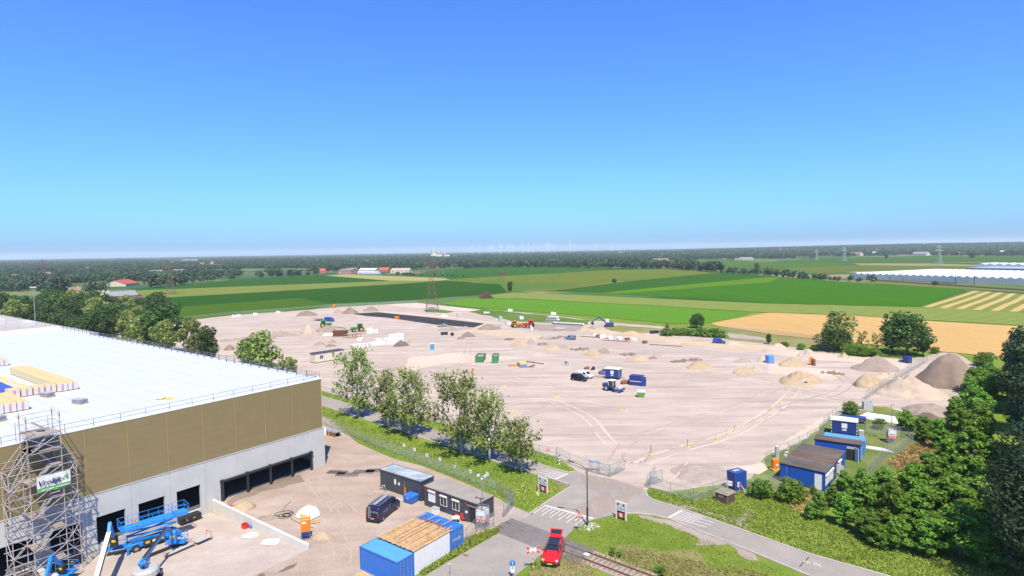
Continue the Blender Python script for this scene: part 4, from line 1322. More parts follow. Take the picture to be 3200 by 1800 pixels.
V4 = [(12.65,75.76),(15.91,75.64),(19.29,72.98),(21.49,70.37),(27.07,63.86),(29.46,60.86),(13.23,61.33),(8.28,65.46),(6.08,69.26),(7.53,72.00),(9.58,73.84)]
tufts('verge_grass', 'grass triangle between the two roads and the rails', V4,8000,.2, M_gr1,4)
tufts('dry_grass_blades', 'dry yellow grass beside the railway track',[(11.94,67.53),(17.70,65.17),(26.12,61.59),(29.92,59.04),(19.44,59.33),(14.93,61.28),(10.49,65.53)],2200,.32, M_gr2,5)
tufts('dry_grass_blades', 'short dry grass around the red car',[(.90,61.99),(2.80,65.27),(6.98,66.94),(7.51,65.13),(9.82,61.42),(6.07,58.54),(-.49,58.72)],1600,.25, M_gr2,6)
tufts('straw_grass_blades', 'straw-coloured grass patch before the thicket',[(37.21,79.61),(40.04,81.50),(42.31,82.10),(41.62,79.12),(38.64,74.38),(36.94,76.19)],1500,.5, M_gr3,7)
tufts('straw_grass_blades', 'straw-coloured grass inside the thicket beyond the fence',[(59.42,92.93),(70.52,102.20),(74.89,104.18),(71.73,95.12),(66.25,90.90),(59.08,88.30)],2200,.55, M_gr3,8)
tufts('verge_grass', 'weedy grass along the fence beside the white container',[(-11.18,62.79),(-6.31,69.81),(-2.42,72.84),(-1.99,71.63),(-7.72,64.89),(-10.01,61.99)],1800,.5, M_gr1,9)
tufts('compound_blades', 'short grass in the blue cabin compound',[(75.00,127.34),(80.93,121.38),(83.52,112.21),(70.00,98.23),(53.96,86.27),(48.88,84.07),(55.40,97.32),(55.50,105.79)],2600,.2, M_gr2,10)
for nm, lab, poly, n, mt, sd in (('yellow_flowers', 'yellow flowers in the verge left of the first info board',[(.22,85.51),(3.35,86.50),(5.85,84.20),(5.30,82.47),(1.68,79.94),(-.24,82.68)],70, M_fly,1),
                                 ('white_flowers', 'white flowers around the lamp post foot',[(8.23,73.46),(9.82,73.96),(10.75,72.56),(8.84,71.31),(7.92,71.86)],120, M_flw,2),
                                 ('white_flowers', 'pale flowers in the verge beside the first info board',[(.38,87.00),(3.30,85.39),(4.59,82.50),(1.15,80.94),(-.23,84.08)],60, M_flw,3),
                                 ('yellow_flowers', 'yellow flowers along the fence beside the white container',[(-11.29,64.45),(-8.60,67.23),(-5.59,70.75),(-4.82,70.22),(-8.37,65.21),(-10.64,62.38)],110, M_fly,4)):
    tufts(nm, lab, poly, n,.28, mt, sd,.25)['category'] = 'flowers'

# ---- far country: woods by the thousand (instanced), out to the horizon
def hill(x, y):
    a = min(1, max(0,(x / max(y,1) - .1) / .6)); a = a * a * (3 - 2 * a)
    s = min(1, max(0,(y - 2300) / 1900)); s = s * s * (3 - 2 * s)
    return 27 * a * s


hv, hf = [],[]
gx, gy = 40,24
for j in range(gy + 1):
    for i in range(gx + 1):
        y = 2200 + j * 380; x = (-.02 + i / gx * 1.15) * y
        hv.append((x, y, hill(x, y) + .3 if 0 < i else -.5))
for j in range(gy):
    for i in range(gx):
        q = j * (gx + 1) + i
        hf.append((q, q + 1, q + gx + 2, q + gx + 1))
mb = MB(); mb.add(hv, hf)
mb.build('hills', M_farm, smooth=True)['kind'] = 'structure'

far_col = bpy.data.collections.new('far_tree_kinds')
clump_col = bpy.data.collections.new('far_clump_kinds')
for k in range(4):
    rs = np.random.RandomState(60 + k)
    w_ = (10,11.5,9,10.5)[k]
    bl = [(rs.uniform(-.32,.32) * w_, rs.uniform(-.32,.32) * w_, rs.uniform(3.6,7.6), w_ * .29, w_ * .27) for q in range(9)] + [(0,0,8.3, w_ * .24, w_ * .22)]
    P_, n_ = blob_leaves(rs, bl,190)
    o = bpy.data.objects.new('far_tree', leaf_mesh('far_tree', P_, n_,1.1, M_far, rs)); far_col.objects.link(o)
    bl = [(rs.uniform(-14,14), rs.uniform(-14,14), rs.uniform(4,8), rs.uniform(4,6), rs.uniform(4,6)) for q in range(12)]
    P_, n_ = blob_leaves(rs, bl,190)
    o = bpy.data.objects.new('far_clump', leaf_mesh('far_clump', P_, n_,2.6, M_far, rs)); clump_col.objects.link(o)


def scatter(name, label, pts, coll, lo, hi):
    me = bpy.data.meshes.new(name)
    me.from_pydata(pts,[],[])
    o = bpy.data.objects.new(name, me); COL.objects.link(o)
    tag(o, label, 'woods', None, 'stuff')
    ng = bpy.data.node_groups.new(name, 'GeometryNodeTree')
    ng.interface.new_socket('Geometry', in_out='INPUT', socket_type='NodeSocketGeometry')
    ng.interface.new_socket('Geometry', in_out='OUTPUT', socket_type='NodeSocketGeometry')
    a, z = ng.nodes.new('NodeGroupInput'), ng.nodes.new('NodeGroupOutput')
    ci = ng.nodes.new('GeometryNodeCollectionInfo'); ci.inputs['Collection'].default_value = coll
    ci.inputs['Separate Children'].default_value = True; ci.inputs['Reset Children'].default_value = True
    ip = ng.nodes.new('GeometryNodeInstanceOnPoints'); ip.inputs['Pick Instance'].default_value = True
    rv = ng.nodes.new('FunctionNodeRandomValue'); rv.data_type = 'FLOAT_VECTOR'
    rv.inputs[0].default_value = (0,0,0); rv.inputs[1].default_value = (0,0,6.28)
    rsn = ng.nodes.new('FunctionNodeRandomValue'); rsn.data_type = 'FLOAT'
    rsn.inputs[2].default_value = lo; rsn.inputs[3].default_value = hi
    lk = ng.links
    lk.new(a.outputs[0], ip.inputs['Points']); lk.new(ci.outputs[0], ip.inputs['Instance'])
    lk.new(rv.outputs[0], ip.inputs['Rotation']); lk.new(rsn.outputs[1], ip.inputs['Scale'])
    lk.new(ip.outputs[0], z.inputs[0])
    md = o.modifiers.new('scatter', 'NODES'); md.node_group = ng
    return o


# long tree row between the fields: each tree its own thing
far_me = [o.data for o in far_col.objects]


def row(pts, step, h0, h1, name, label, group, jit=2.0, seed=3):
    rq = random.Random(seed)
    for a, b_ in zip(pts, pts[1:]):
        n = max(1, int(dist(a, b_) / step))
        for k in range(n):
            p = lerp(a, b_,(k + rq.random() * .6) / n)
            t = thing(name, label, 'tree',(p[0] + rq.uniform(-jit, jit), p[1] + rq.uniform(-jit, jit),0), rq.uniform(0,6), group)
            s = rq.uniform(h0, h1) / 11.0
            t.scale = (s * rq.uniform(.9,1.15), s * rq.uniform(.9,1.15), s)
            o = bpy.data.objects.new('crown', far_me[rq.randrange(4)]); COL.objects.link(o); o.parent = t
            o = bpy.data.objects.new('trunk', TRK); COL.objects.link(o); o.parent = t


TRK = PROTO['oakB'][0]
row([(-200.1,1197.9),(-99.2,1232.1),(.7,1224.2),(154.9,1098.5),(275.8,964.6),(283.3,872.0),(292.2,817.6)],8,12,19, 'field_tree', 'dark tree in the long row between green fields below the wind turbines', 'long tree row between the fields',4)
row([(288.5,807.3),(300.1,748.9),(309.6,716.5),(309.7,657.3),(311.9,599.8),(324.8,571.2),(335.3,545.4)],7,5,11, 'field_tree', 'low hedge tree in the row running towards the greenhouse', 'hedge row towards the greenhouse',3,4)
row([(-408.3,652.6),(-392.5,657.4),(-397.2,727.1)],9,11,18, 'field_tree', 'tree in the tall row right of the red roofed house', 'tall row right of the red roofed house',4,5)
row([(-411.6,753.4),(-403.3,800.1),(-386.1,835.7)],15,8,13, 'field_tree', 'tree in the gappy row at the left dark field', 'gappy row at the left dark field',4,11)
row([(-413.8,570.6),(-411.4,583.6),(-408.9,597.2)],8,13,19, 'farm_tree', 'tall tree behind the feed silos and white roofed barn', 'trees behind the feed silos',5,12)
row([(-440.2,550.7),(-436.3,562.3),(-446.7,591.4)],8,13,19, 'farm_tree', 'tall dark tree left of the brown roofed house', 'trees left of the brown roofed house',6,13)
row([(-482.4,708.5),(-515.8,783.1),(-561.5,891.5)],11,9,14, 'farm_tree', 'garden tree around the red roofed house', 'garden trees',8,14)
row([(-701.6,848.8),(-700.1,875.6)],12,8,12, 'farm_tree', 'round tree before the faint left pylon', 'trees at the faint pylon',8,15)
row([(-596.2,793.8),(-590.0,816.6)],10,9,13, 'farm_tree', 'tree beyond the brown roofed house', 'trees beyond the brown roofed house',8,16)
row([(-386.6,894.2),(-351.5,903.5),(-319.6,962.2)],9,9,13, 'field_tree', 'tree in the clump left of the small red house', 'clump left of the red house',6,6)
row([(-150.3,898.6),(-106.7,859.8),(-62.0,793.1)],7,2,4, 'orchard_bush', 'low bush in the dark nursery strip before the tall pylon', 'nursery bushes',3,7)
row([(-181.6,934.7),(-141.3,872.4)],6,3,6, 'orchard_bush', 'small tree before the tan barn', 'bushes before the tan barn',3,8)

HS = [(-817.7,956.6),(-1223.6,1482.6),(-1549.2,2391.6),(-2422.8,3856.9),(-2612.3,4320.2),(-1784.9,3329.8),(-1401.6,2885.0),(-1149.3,2183.9),(-1966.7,2601.9),(-2209.4,2866.1),(-1854.8,2317.3),(-1003.6,1434.7),(-950.4,1527.3),(-670.8,1095.0),(-1111.3,1540.9),(-1644.7,1981.7),(-1532.1,2650.2),(-1242.3,2446.9),(-2145.6,3201.4)] + [(-1375.1,3415.9),(-1077.4,3072.7),(-738.5,2125.4),(-1037.0,3227.8),(-804.4,1909.1),(-579.4,2143.4),(-486.2,2160.8),(-691.1,3520.0),(-1066.5,2863.4),(-507.3,2055.2)] + [(221.7,2784.8),(237.5,1548.8),(482.6,1938.5),(28.8,2657.2),(1112.9,3230.1),(1003.0,2712.8),(669.5,2342.0)] + [(1351.1,2212.9),(1894.2,4278.1),(1729.0,3804.0),(2217.1,4131.3),(1788.9,2906.3),(1636.2,1982.5),(2120.8,4390.9),(1635.0,2512.4)]
FIELDS = [f[1] for f in FD]
rs = np.random.RandomState(77)
near, farp = [],[]


def wood_noise(x, y):
    return (math.sin(x * .0061 + 1.3) * math.cos(y * .0047 + .4) + .7 * math.sin(x * .013 + y * .0083 + 2.1) + .6 * math.cos(x * .0031 - y * .0111)
            + .5 * math.sin(x * .031 + y * .023) * math.cos(x * .019 - y * .037))


CLEAR = [[(-460.9,710.0),(-443.4,958.7),(-378.7,1131.6),(-193.1,1194.4),(-99.8,1329.3),(-77.5,572.6),(-193.9,396.7),(-298.7,466.9)],[(-533.5,657.1),(-313.4,455.0),(-391.5,623.4),(-497.0,706.6)],[(-661.9,987.9),(-522.6,987.0),(-613.3,1147.1),(-763.9,1159.2)],[(-794.3,986.4),(-696.5,954.6),(-789.4,1082.3),(-874.0,1085.6)],[(-538.7,686.6),(-343.0,565.4),(-493.7,815.2),(-594.0,845.1)]]
while len(near) < 19000:
    y = 620 + 2500 * rs.random() ** .85
    x = rs.uniform(-.97,.97) * y
    thr = -.2 if x < 0 else (.1 if y > 1500 else .3)
    if y < 900 and x > -.35 * y: continue
    if wood_noise(x, y) < thr - .15 * (y > 1800): continue
    if any(in_poly((x, y), f) for f in FIELDS) or any(in_poly((x, y), f) for f in CLEAR): continue
    if x > .42 * y and y < 1150: continue
    if any(abs(x - q[0] * y / q[1]) < 15 and -14 < q[1] - y < .09 * q[1] or math.hypot(x - q[0], y - q[1]) < 16 for q in HS): continue
    near.append((x, y, hill(x, y)))
scatter('woods', 'dark green woods and hedgerow trees spread over the flat country', near, far_col,.75,1.35)
while len(farp) < 16000:
    y = 2300 + 9500 * rs.random() ** 1.3
    x = rs.uniform(-.95,.95) * y
    if wood_noise(x * .6, y * .6) < -.35 - .5 * (hill(x, y) > 8): continue
    if any(abs(x - q[0] * y / q[1]) < 26 and -20 < q[1] - y < .1 * q[1] for q in HS): continue
    farp.append((x, y, hill(x, y)))
scatter('forest', 'distant blue-green forest along the horizon', farp, clump_col,.8,1.3)

# ---------------------------------------------------------------- shared builders for the yard and the site
EX = TH - math.pi / 2                        # direction of the cabins' long sides (towards the camera, right)
c_blue, c_lblue, c_navy = (.025,.10,.46),(.10,.33,.72),(.022,.035,.16)
M_blue = paint('container_blue',(.03,.17,.60),.45,0,.1,1,.12)
M_lblue = paint('container_light_blue',(.10,.34,.78),.45,0,.08,1,.12)
M_navy = paint('navy_paint',(.020,.045,.23),.4,0,.1,1,.1)
M_cabgrey = paint('cabin_anthracite',(.050,.062,.080),.5,0,.08,1,.06)
M_cabblue = paint('cabin_blue',(.012,.085,.42),.45,0,.08,1,.05)
M_white2 = paint('white_paint',(.78,.79,.80),.5,0,.04,1,.08)
M_cream = paint('cream_panel',(.72,.66,.52),.6,0,.04,1,.08)
M_felt = ground_mat('roof_felt',(.115,.10,.09),(.17,.15,.135),(.085,.075,.07),.3,1.0,5, None,.3)
M_feltb = ground_mat('brown_roof_felt',(.14,.095,.08),(.18,.13,.11),(.10,.075,.065),.3,1.0,5, None,.3)
M_feltg = ground_mat('grey_roof_felt',(.30,.275,.25),(.36,.335,.31),(.25,.225,.205),.3,1.0,5, None,.3)
M_steelroof = ground_mat('wet_steel_roof',(.22,.28,.34),(.55,.60,.64),(.17,.21,.26),.35,.9,5, None,0,.4)
M_orange = paint('orange_paint',(.82,.22,.012),.45,0,.08,2)
M_red = paint('red_paint',(.68,.02,.015),.35,0,.06,2)
M_redp = paint('red_plastic',(.70,.035,.02),.5)
M_green = paint('green_paint',(.03,.24,.08),.5,0,.12,2,.2)
M_glass = glass_mat()
M_tyre = paint('tyre_rubber',(.018,.018,.018),.8)
M_rim = paint('alloy_rim',(.45,.46,.47),.35,.7)
M_black2 = paint('black_plastic',(.02,.02,.022),.6)
M_lampr = paint('red_lens',(.55,.015,.01),.2)
M_lampw = paint('clear_lens',(.50,.51,.53),.15)
M_plate_y = paint('number_plate',(.80,.50,.02),.5)
M_gblue = paint('lift_blue',(.015,.24,.70),.4,0,.08,2,.06)
M_wire = wire_mat('fence_wire',(.36,.44,.41),.06,.16)
M_wire2 = wire_mat('panel_wire',(.50,.52,.53),.08,.11)
M_timber = paint('deck_timber',(.50,.32,.16),.85,0,.3,2)
M_rustb = paint('rust_brown',(.22,.095,.05),.85,0,.3,2)
M_tarpw = paint('white_foil',(.84,.85,.86),.4,0,.05,2)
M_boxgrey = paint('box_grey',(.42,.43,.43),.6)


def wire_panel(parent, a, b_, z0, z1, mat, name='wire_panel'):
    """one see-through mesh panel between two ground points, uv in metres"""
    l = dist(a, b_)
    me = bpy.data.meshes.new(name)
    me.from_pydata([(a[0], a[1], z0),(b_[0], b_[1], z0),(b_[0], b_[1], z1),(a[0], a[1], z1)],[],[(0,1,2,3)])
    uv = me.uv_layers.new(name='UVMap')
    r = rng.random()
    for i, c in enumerate(((r, r),(l + r, r),(l + r, z1 - z0 + r),(r, z1 - z0 + r))): uv.data[i].uv = c
    me.materials.append(mat)
    o = bpy.data.objects.new(name, me); COL.objects.link(o); o.parent = parent
    return o


def fence(label, pts, h=1.9, step=2.6, wire=None, post=None, name='wire_fence', lean=0.0):
    o0 = pts[0]
    t = thing(name, label, 'fence',(o0[0], o0[1],0))
    loc = [(p[0] - o0[0], p[1] - o0[1]) for p in pts]
    pm = None
    post = post or M_galv
    for a, b_ in zip(loc, loc[1:]):
        n = max(1, round(dist(a, b_) / step))
        for k in range(n):
            p, q = lerp(a, b_, k / n), lerp(a, b_,(k + 1) / n)
            wire_panel(t, p, q,.06, h, wire or M_wire)
            for z in ((h,.05) if wire is None else (h, h * .5,.1)):
                MB().tube((p[0], p[1], z),(q[0], q[1], z),.022,4).build('rail', post, t)
            if pm is None:
                pm = MB().tube((0,0,0),(0,0, h + .08),.035,5).build('post', post, t); pm.location = (p[0], p[1],0)
            else:
                c = pm.copy(); COL.objects.link(c); c.location = (p[0], p[1],0)
    c = pm.copy(); COL.objects.link(c); c.location = (loc[-1][0], loc[-1][1],0)
    return t


def gate_leaf(label, a, b_, h=1.9):
    t = thing('gate', label, 'gate',(a[0], a[1],0), ang(a, b_))
    l = dist(a, b_)
    mb = MB()
    for z in (.15, h * .5, h): mb.tube((0,0, z),(l,0, z),.03,5)
    for x in (0, l / 2, l): mb.tube((x,0,.1),(x,0, h),.035,5)
    mb.tube((0,0,.15),(l,0, h),.025,5)
    mb.build('frame', M_galv, t)
    wire_panel(t,(0,0),(l,0),.15, h, M_wire)
    return t


def container(label, o, rz, L_=6.06, W_=2.44, H_=2.6, mat=None, name='shipping_container', doors=True, roof=None, group=None):
    """steel container: o is the left front bottom corner, x along its length"""
    mat = mat or M_blue
    t = thing(name, label, 'container', o, rz, group)
    def corr(y, out):
        mb = MB()
        n = int(L_ / .28)
        pts = []
        for k in range(n):
            x0 = .1 + (L_ - .2) * k / n; w = (L_ - .2) / n
            pts += [(x0, y),(x0 + w * .3, y),(x0 + w * .45, y - out * .04),(x0 + w * .85, y - out * .04)]
        pts.append((L_ - .1, y))
        for p, q in zip(pts, pts[1:]):
            mb.quad((p[0], p[1],.15),(q[0], q[1],.15),(q[0], q[1], H_ - .1),(p[0], p[1], H_ - .1))
        return mb
    corr(.03,-1).build('side_wall', mat, t)
    corr(W_ - .03,1).build('side_wall', mat, t)
    mb = MB()
    n = int(L_ / .55)
    for k in range(n):
        x0 = .06 + (L_ - .12) * k / n; w = (L_ - .12) / n
        mb.box(x0 + .05, x0 + w - .05,.1, W_ - .1, H_ - .08, H_ - .025)
    mb.box(.05, L_ - .05,.05, W_ - .05, H_ - .1, H_ - .045)
    mb.build('roof', roof or mat, t)
    for x in (0, L_ - .12):
        for y in (0, W_ - .12):
            MB().box(x, x + .12, y, y + .12,0, H_).build('corner_post', mat, t)
    mb = MB()
    for y in (0, W_ - .1):
        mb.box(.12, L_ - .12, y, y + .1,0,.16).box(.12, L_ - .12, y, y + .1, H_ - .12, H_ - .01)
    for x in (0, L_ - .1):
        mb.box(x, x + .1,.12, W_ - .12,0,.16).box(x, x + .1,.12, W_ - .12, H_ - .12, H_ - .01)
    mb.build('frame', mat, t)
    MB().box(.03,.07,.12, W_ - .12,.16, H_ - .12).build('end_wall', mat, t)
    for k in (0,1):
        y0 = .13 + k * (W_ - .26) / 2
        d = MB().box(L_ - .08, L_ - .03, y0, y0 + (W_ - .26) / 2 - .02,.16, H_ - .12).build('door', mat, t)
        for q in (.3,.8):
            MB().tube((L_ + .0, y0 + q,.12),(L_ + .0, y0 + q, H_ - .1),.025,5).build('lock_bar', M_galv, d)
    for x, y in ((.5,.15),(L_ - .6,.15),(.5, W_ - .9),(L_ - .6, W_ - .9)):
        pass
    return t


def window(parent, x, z, w, h, y=0.0, shutter=False, roller=True):
    """window in a front wall facing -y"""
    f = MB().box(x, x + w, y - .05, y + .02, z, z + .06).box(x, x + w, y - .05, y + .02, z + h - .06, z + h).box(x, x + .06, y - .05, y + .02, z + .06, z + h - .06).box(x + w - .06, x + w, y - .05, y + .02, z + .06, z + h - .06).box(x + w / 2 - .03, x + w / 2 + .03, y - .045, y + .02, z + .06, z + h - .06).build('window', M_white2, parent)
    MB().box(x + .06, x + w - .06, y - .02, y + .01, z + .06, z + h - .06).build('pane', M_white2 if shutter else M_glass, f)
    if roller: MB().cbox(x - .05, x + w + .05, y - .17, y, z + h, z + h + .2,.03).build('shutter_box', M_white2, f)
    return f


# ---------------------------------------------------------------- dark cabins
o1 = (-20.07,86.18)
L1 = dist(o1,(-13.29,80.99)); D1 = dist((-13.29,80.99),(-11.30,82.73))
cb = thing('site_cabin', 'dark grey site cabin with wet steel roof and a bicycle at its end', 'site cabin', o1, EX, 'dark site cabins')
for k in range(3):
    MB().box(k * L1 / 3 + .01,(k + 1) * L1 / 3 - .01,.02, D1 - .02,.12,2.78).build('wall_panel', M_cabgrey, cb)
MB().box(-.03, L1 + .03,-.03, D1 + .03,2.78,2.85).build('roof', M_steelroof, cb)
MB().box(-.05, L1 + .05,-.05,.0,2.68,2.89).box(-.05, L1 + .05, D1, D1 + .05,2.68,2.89).box(-.05,0,-.05, D1 + .05,2.68,2.89).box(L1, L1 + .05,-.05, D1 + .05,2.68,2.89).build('roof_edge', M_cabgrey, cb)
MB().box(.05, L1 - .05,.05, D1 - .05,0,.12).build('base_frame', M_black2, cb)
dr = MB().box(L1 * .52, L1 * .52 + .95,-.03,.02,.14,2.2).build('door', M_cabgrey, cb)
MB().box(L1 * .52 + .85, L1 * .52 + .9,-.09,-.03,.2,2.15).build('handle_bar', M_galv, dr)
MB().box(L1 * .36, L1 * .36 + .38,-.02,.02,1.3,2.05).build('notice', M_white2, cb)
MB().box(L1 * .46, L1 * .46 + .32,-.02,.02,1.35,1.75).build('notice', M_white2, cb)
MB().box(L1 * .62, L1 * .62 + .22,-.12,-.01,.2,1.3).build('hose_holder', M_orange, cb)
p = (-17.00,82.63)
MB().box(-.1,1.6,-1.2,0,0,.06).build('door_mat', M_boxgrey, None,(p[0], p[1],.015), EX)
tag(bpy.context.scene.objects['door_mat'], 'grey mat before the door of the cabin with wet roof', 'mat')

o2 = (-12.57,79.79)
L2_ = dist(o2,(-4.85,73.63)); D2 = dist((-4.85,73.63),(-2.84,76.17))
cb = thing('site_cabin', 'dark grey site cabin with three shuttered windows and flat grey roof', 'site cabin', o2, ang(o2,(-4.85,73.63)), 'dark site cabins')
for k in range(3):
    MB().box(k * L2_ / 3 + .01,(k + 1) * L2_ / 3 - .01,.02, D2 - .02,.12,2.73).build('wall_panel', M_cabgrey, cb)
MB().box(-.06, L2_ + .06,-.06, D2 + .06,2.73,2.82).build('roof', M_feltg, cb)
MB().box(-.08, L2_ + .08,-.08,-.06,2.66,2.84).box(L2_ + .06, L2_ + .08,-.06, D2 + .06,2.66,2.84).build('roof_edge', M_feltb, cb)
MB().box(.05, L2_ - .05,.05, D2 - .05,0,.12).build('base_frame', M_boxgrey, cb)
window(cb, L2_ * .09,.95,1.3,1.35,0, True)
window(cb, L2_ * .32,.95,1.25,1.25)
window(cb, L2_ * .55,.95,1.25,1.25)
MB().box(L2_ * .87, L2_ * .87 + .9,-.005,.03,.14,2.15).build('doorway', M_black2, cb)
dr = MB().box(0,.92,-.03,.03,.14,2.15).build('door', M_cabgrey, cb); dr.location = (L2_ * .86,-.03,0); dr.rotation_euler.z = math.pi + .25
MB().box(.25,.6,.03,.04,1.2,1.5).build('door_notice', M_white2, dr)
MB().box(L2_ * .82, L2_ * .97,-.12,0,2.2,2.3).build('door_canopy', M_galv, cb)
for x in (L2_ * .03, L2_ * .79):
    MB().box(x, x + .22,-.08,.0,2.3,2.55).build('alarm_box', M_redp, cb)

# bicycle against the cabin
p = (-19.48,85.25)
bk = thing('bicycle', 'pale bicycle leaning on the dark cabin end', 'bicycle',(p[0], p[1],0), EX)
for x in (-.52,.52):
    mb = MB()
    for k in range(16):
        a, b_ = k * math.pi / 8,(k + 1) * math.pi / 8
        mb.tube((x + .34 * math.cos(a),0,.35 + .34 * math.sin(a)),(x + .34 * math.cos(b_),0,.35 + .34 * math.sin(b_)),.025,4)
    mb.tube((x - .3,0,.35),(x + .3,0,.35),.008,3).tube((x,0,.05),(x,0,.65),.008,3)
    mb.build('wheel', M_tyre, bk)
MB().tube((-.52,0,.35),(-.2,0,.85),.03,5).tube((-.05,0,.3),(-.2,0,.9),.03,5).tube((-.05,0,.3),(.38,0,.85),.03,5).tube((-.2,0,.82),(.38,0,.85),.03,5).tube((.52,0,.35),(.36,0,.98),.03,5).tube((-.52,0,.35),(-.05,0,.3),.025,5).build('frame', M_offw, bk)
MB().tube((.3,-.28,1.02),(.3,.28,1.02),.025,5).build('handlebar', M_black2, bk)
MB().cbox(-.34,-.06,-.09,.09,.9,.98,.02).build('saddle', M_black2, bk)

# blue skip with lid
p = (-14.41,79.95)
t = thing('waste_bin', 'blue lidded waste bin between the van and the dark cabins', 'waste bin',(p[0], p[1],0), EX + .05)
MB().loft([[(-1.45,.1,.12),(-.05,.1,.12),(-.05,1.4,.12),(-1.45,1.4,.12)],[(-1.55,0,.75),(0,0,.75),(0,1.5,.75),(-1.55,1.5,.75)],[(-1.55,0,.95),(0,0,.95),(0,1.5,.95),(-1.55,1.5,.95)]]).build('tub', M_blue, t)
MB().loft([[(-1.6,-.05,.95),(.05,-.05,.95),(.05,1.55,.95),(-1.6,1.55,.95)],[(-1.5,.05,1.18),(-.05,.05,1.18),(-.05,1.45,1.18),(-1.5,1.45,1.18)],[(-1.2,.35,1.28),(-.35,.35,1.28),(-.35,1.15,1.28),(-1.2,1.15,1.28)]]).build('lid', M_blue, t)
MB().box(-.95,-.75,-.02,.02,.78,.93).box(-.68,-.48,-.02,.02,.78,.93).build('sticker', M_white2, t)
for x in (-1.35,-.2):
    for y in (.2,1.25): MB().tube((x, y,.08),(x + .08, y,.08),.08,8).build('caster', M_tyre, t)

# shipping containers and the decked shelter between them
f0 = (-17.34,63.61)
container('light blue shipping container nearest the camera with ribbed side', f0, EX,6.06,2.44,2.6, M_blue, roof=M_lblue, group='blue containers by the road')
def FC(x, y):
    return (f0[0] + math.cos(EX) * x - math.sin(EX) * y, f0[1] + math.sin(EX) * x + math.cos(EX) * y)
dw = 5.6
p = FC(-.05,2.5 + dw)
ct = container('bright blue shipping container behind the timber deck, beside the cabins', p, EX,6.06,2.44,2.6, M_blue, group='blue containers by the road')
text_mb('Vrolijk',.55, M_bwhite, ct, plane_T((6.075,.45,1.2),(0,1,0),(0,0,1)),.2)
MB().box(6.07,6.08,1.9,2.05,1.75,2.2).box(6.07,6.08,2.05,2.15,1.6,1.75).build('logo', M_bgreen, ct)
p = FC(.1,2.47)
t = thing('timber_shelter', 'white walled shelter with timber plank deck between two blue containers', 'shelter', p, EX)
for k in range(4):
    MB().box(5.92,5.98, k * dw / 4 + .01,(k + 1) * dw / 4 - .01,.05,2.62).build('wall_panel', M_white2, t)
MB().box(-.06,0,0, dw,.05,2.6).build('rear_wall', M_white2, t)
for k in range(6):
    MB().box(.1 + k * 1.15,.22 + k * 1.15,.0, dw,2.55,2.72).build('beam', M_rustb, t)
for k in range(30):
    x = .02 + k * .2
    MB().box(x, x + .15 + .02 * (k % 3),-.03 - .1 * (k % 4 == 1), dw + .05 + .12 * ((k * 7) % 5),2.73,2.77 + .015 * (k % 2)).build('plank', M_timber, t)
for k,(x, y0, y1) in enumerate(((.5,1.2,7.4),(1.9,.6,7.6),(3.1,.2,7.2),(4.3,1.2,8.0),(5.4,.1,6.6),(2.5,1.0,6.3))):
    MB().box(x, x + .09, y0, y1,2.80,2.87).build('loose_batten', M_timber, t)
MB().box(1.2,4.6, dw + .35, dw + .5,2.80,2.9).build('loose_beam', M_rustb, t)
MB().box(-.14,-.06,-.05, dw,2.3,2.72).build('edge_trim', M_trim, t)

# timber stack at the picture foot
p = (-16.95,62.76)
t = thing('timber_stack', 'stack of pale timber at the foot of the light blue container', 'timber',(p[0], p[1],0), EX - .15)
for k in range(9):
    MB().box(0,4.2,-.9 + (k % 5) * .24,-.68 + (k % 5) * .24,.02 + (k // 5) * .12,.12 + (k // 5) * .12).build('plank', M_wood, t,(.1 * (k % 3),0,0),.02 * (k % 4) - .03)

# chairs, table, white box
for k,(q, lab) in enumerate((((-7.64,75.75), 'red plastic chair under the cabin window, left of two'),((-6.79,74.89), 'red plastic chair beside the white table, right of two'))):
    t = thing('chair', lab, 'chair',(q[0], q[1],0), EX + .5 + .7 * k, 'red chairs by the cabin')
    MB().cbox(-.25,.25,-.25,.25,.42,.47,.02).build('seat', M_redp, t)
    MB().loft([[(-.24,.2,.47),(.24,.2,.47),(.24,.27,.47),(-.24,.27,.47)],[(-.2,.34,.95),(.2,.34,.95),(.2,.38,.95),(-.2,.38,.95)]]).build('backrest', M_redp, t)
    for s in (-.22,.22):
        MB().box(s - .03, s + .03,-.22,.25,.62,.66).build('armrest', M_redp, t)
        for y in (-.22,.22): MB().tube((s, y,0),(s, y,.43),.025,4).build('leg', M_galv, t)
q = (-7.71,74.50)
t = thing('table', 'round white table by the red chairs', 'table',(q[0], q[1],0))
MB().lathe([(.5,.70),(.52,.72),(.5,.75)],20).build('table_top', M_white2, t)
MB().lathe([(.3,0),(.06,.05),(.05,.7)],10).build('pedestal', M_white2, t)
q = (-10.68,77.12)
t = thing('white_cabinet', 'white metal cabinet against the bright blue container', 'cabinet',(q[0], q[1],0), EX)
MB().cbox(-.5,.5,-.3,.3,.05,.85,.03).build('body', M_white2, t); MB().box(-.52,.52,-.32,.32,.85,.9).build('lid', M_boxgrey, t)


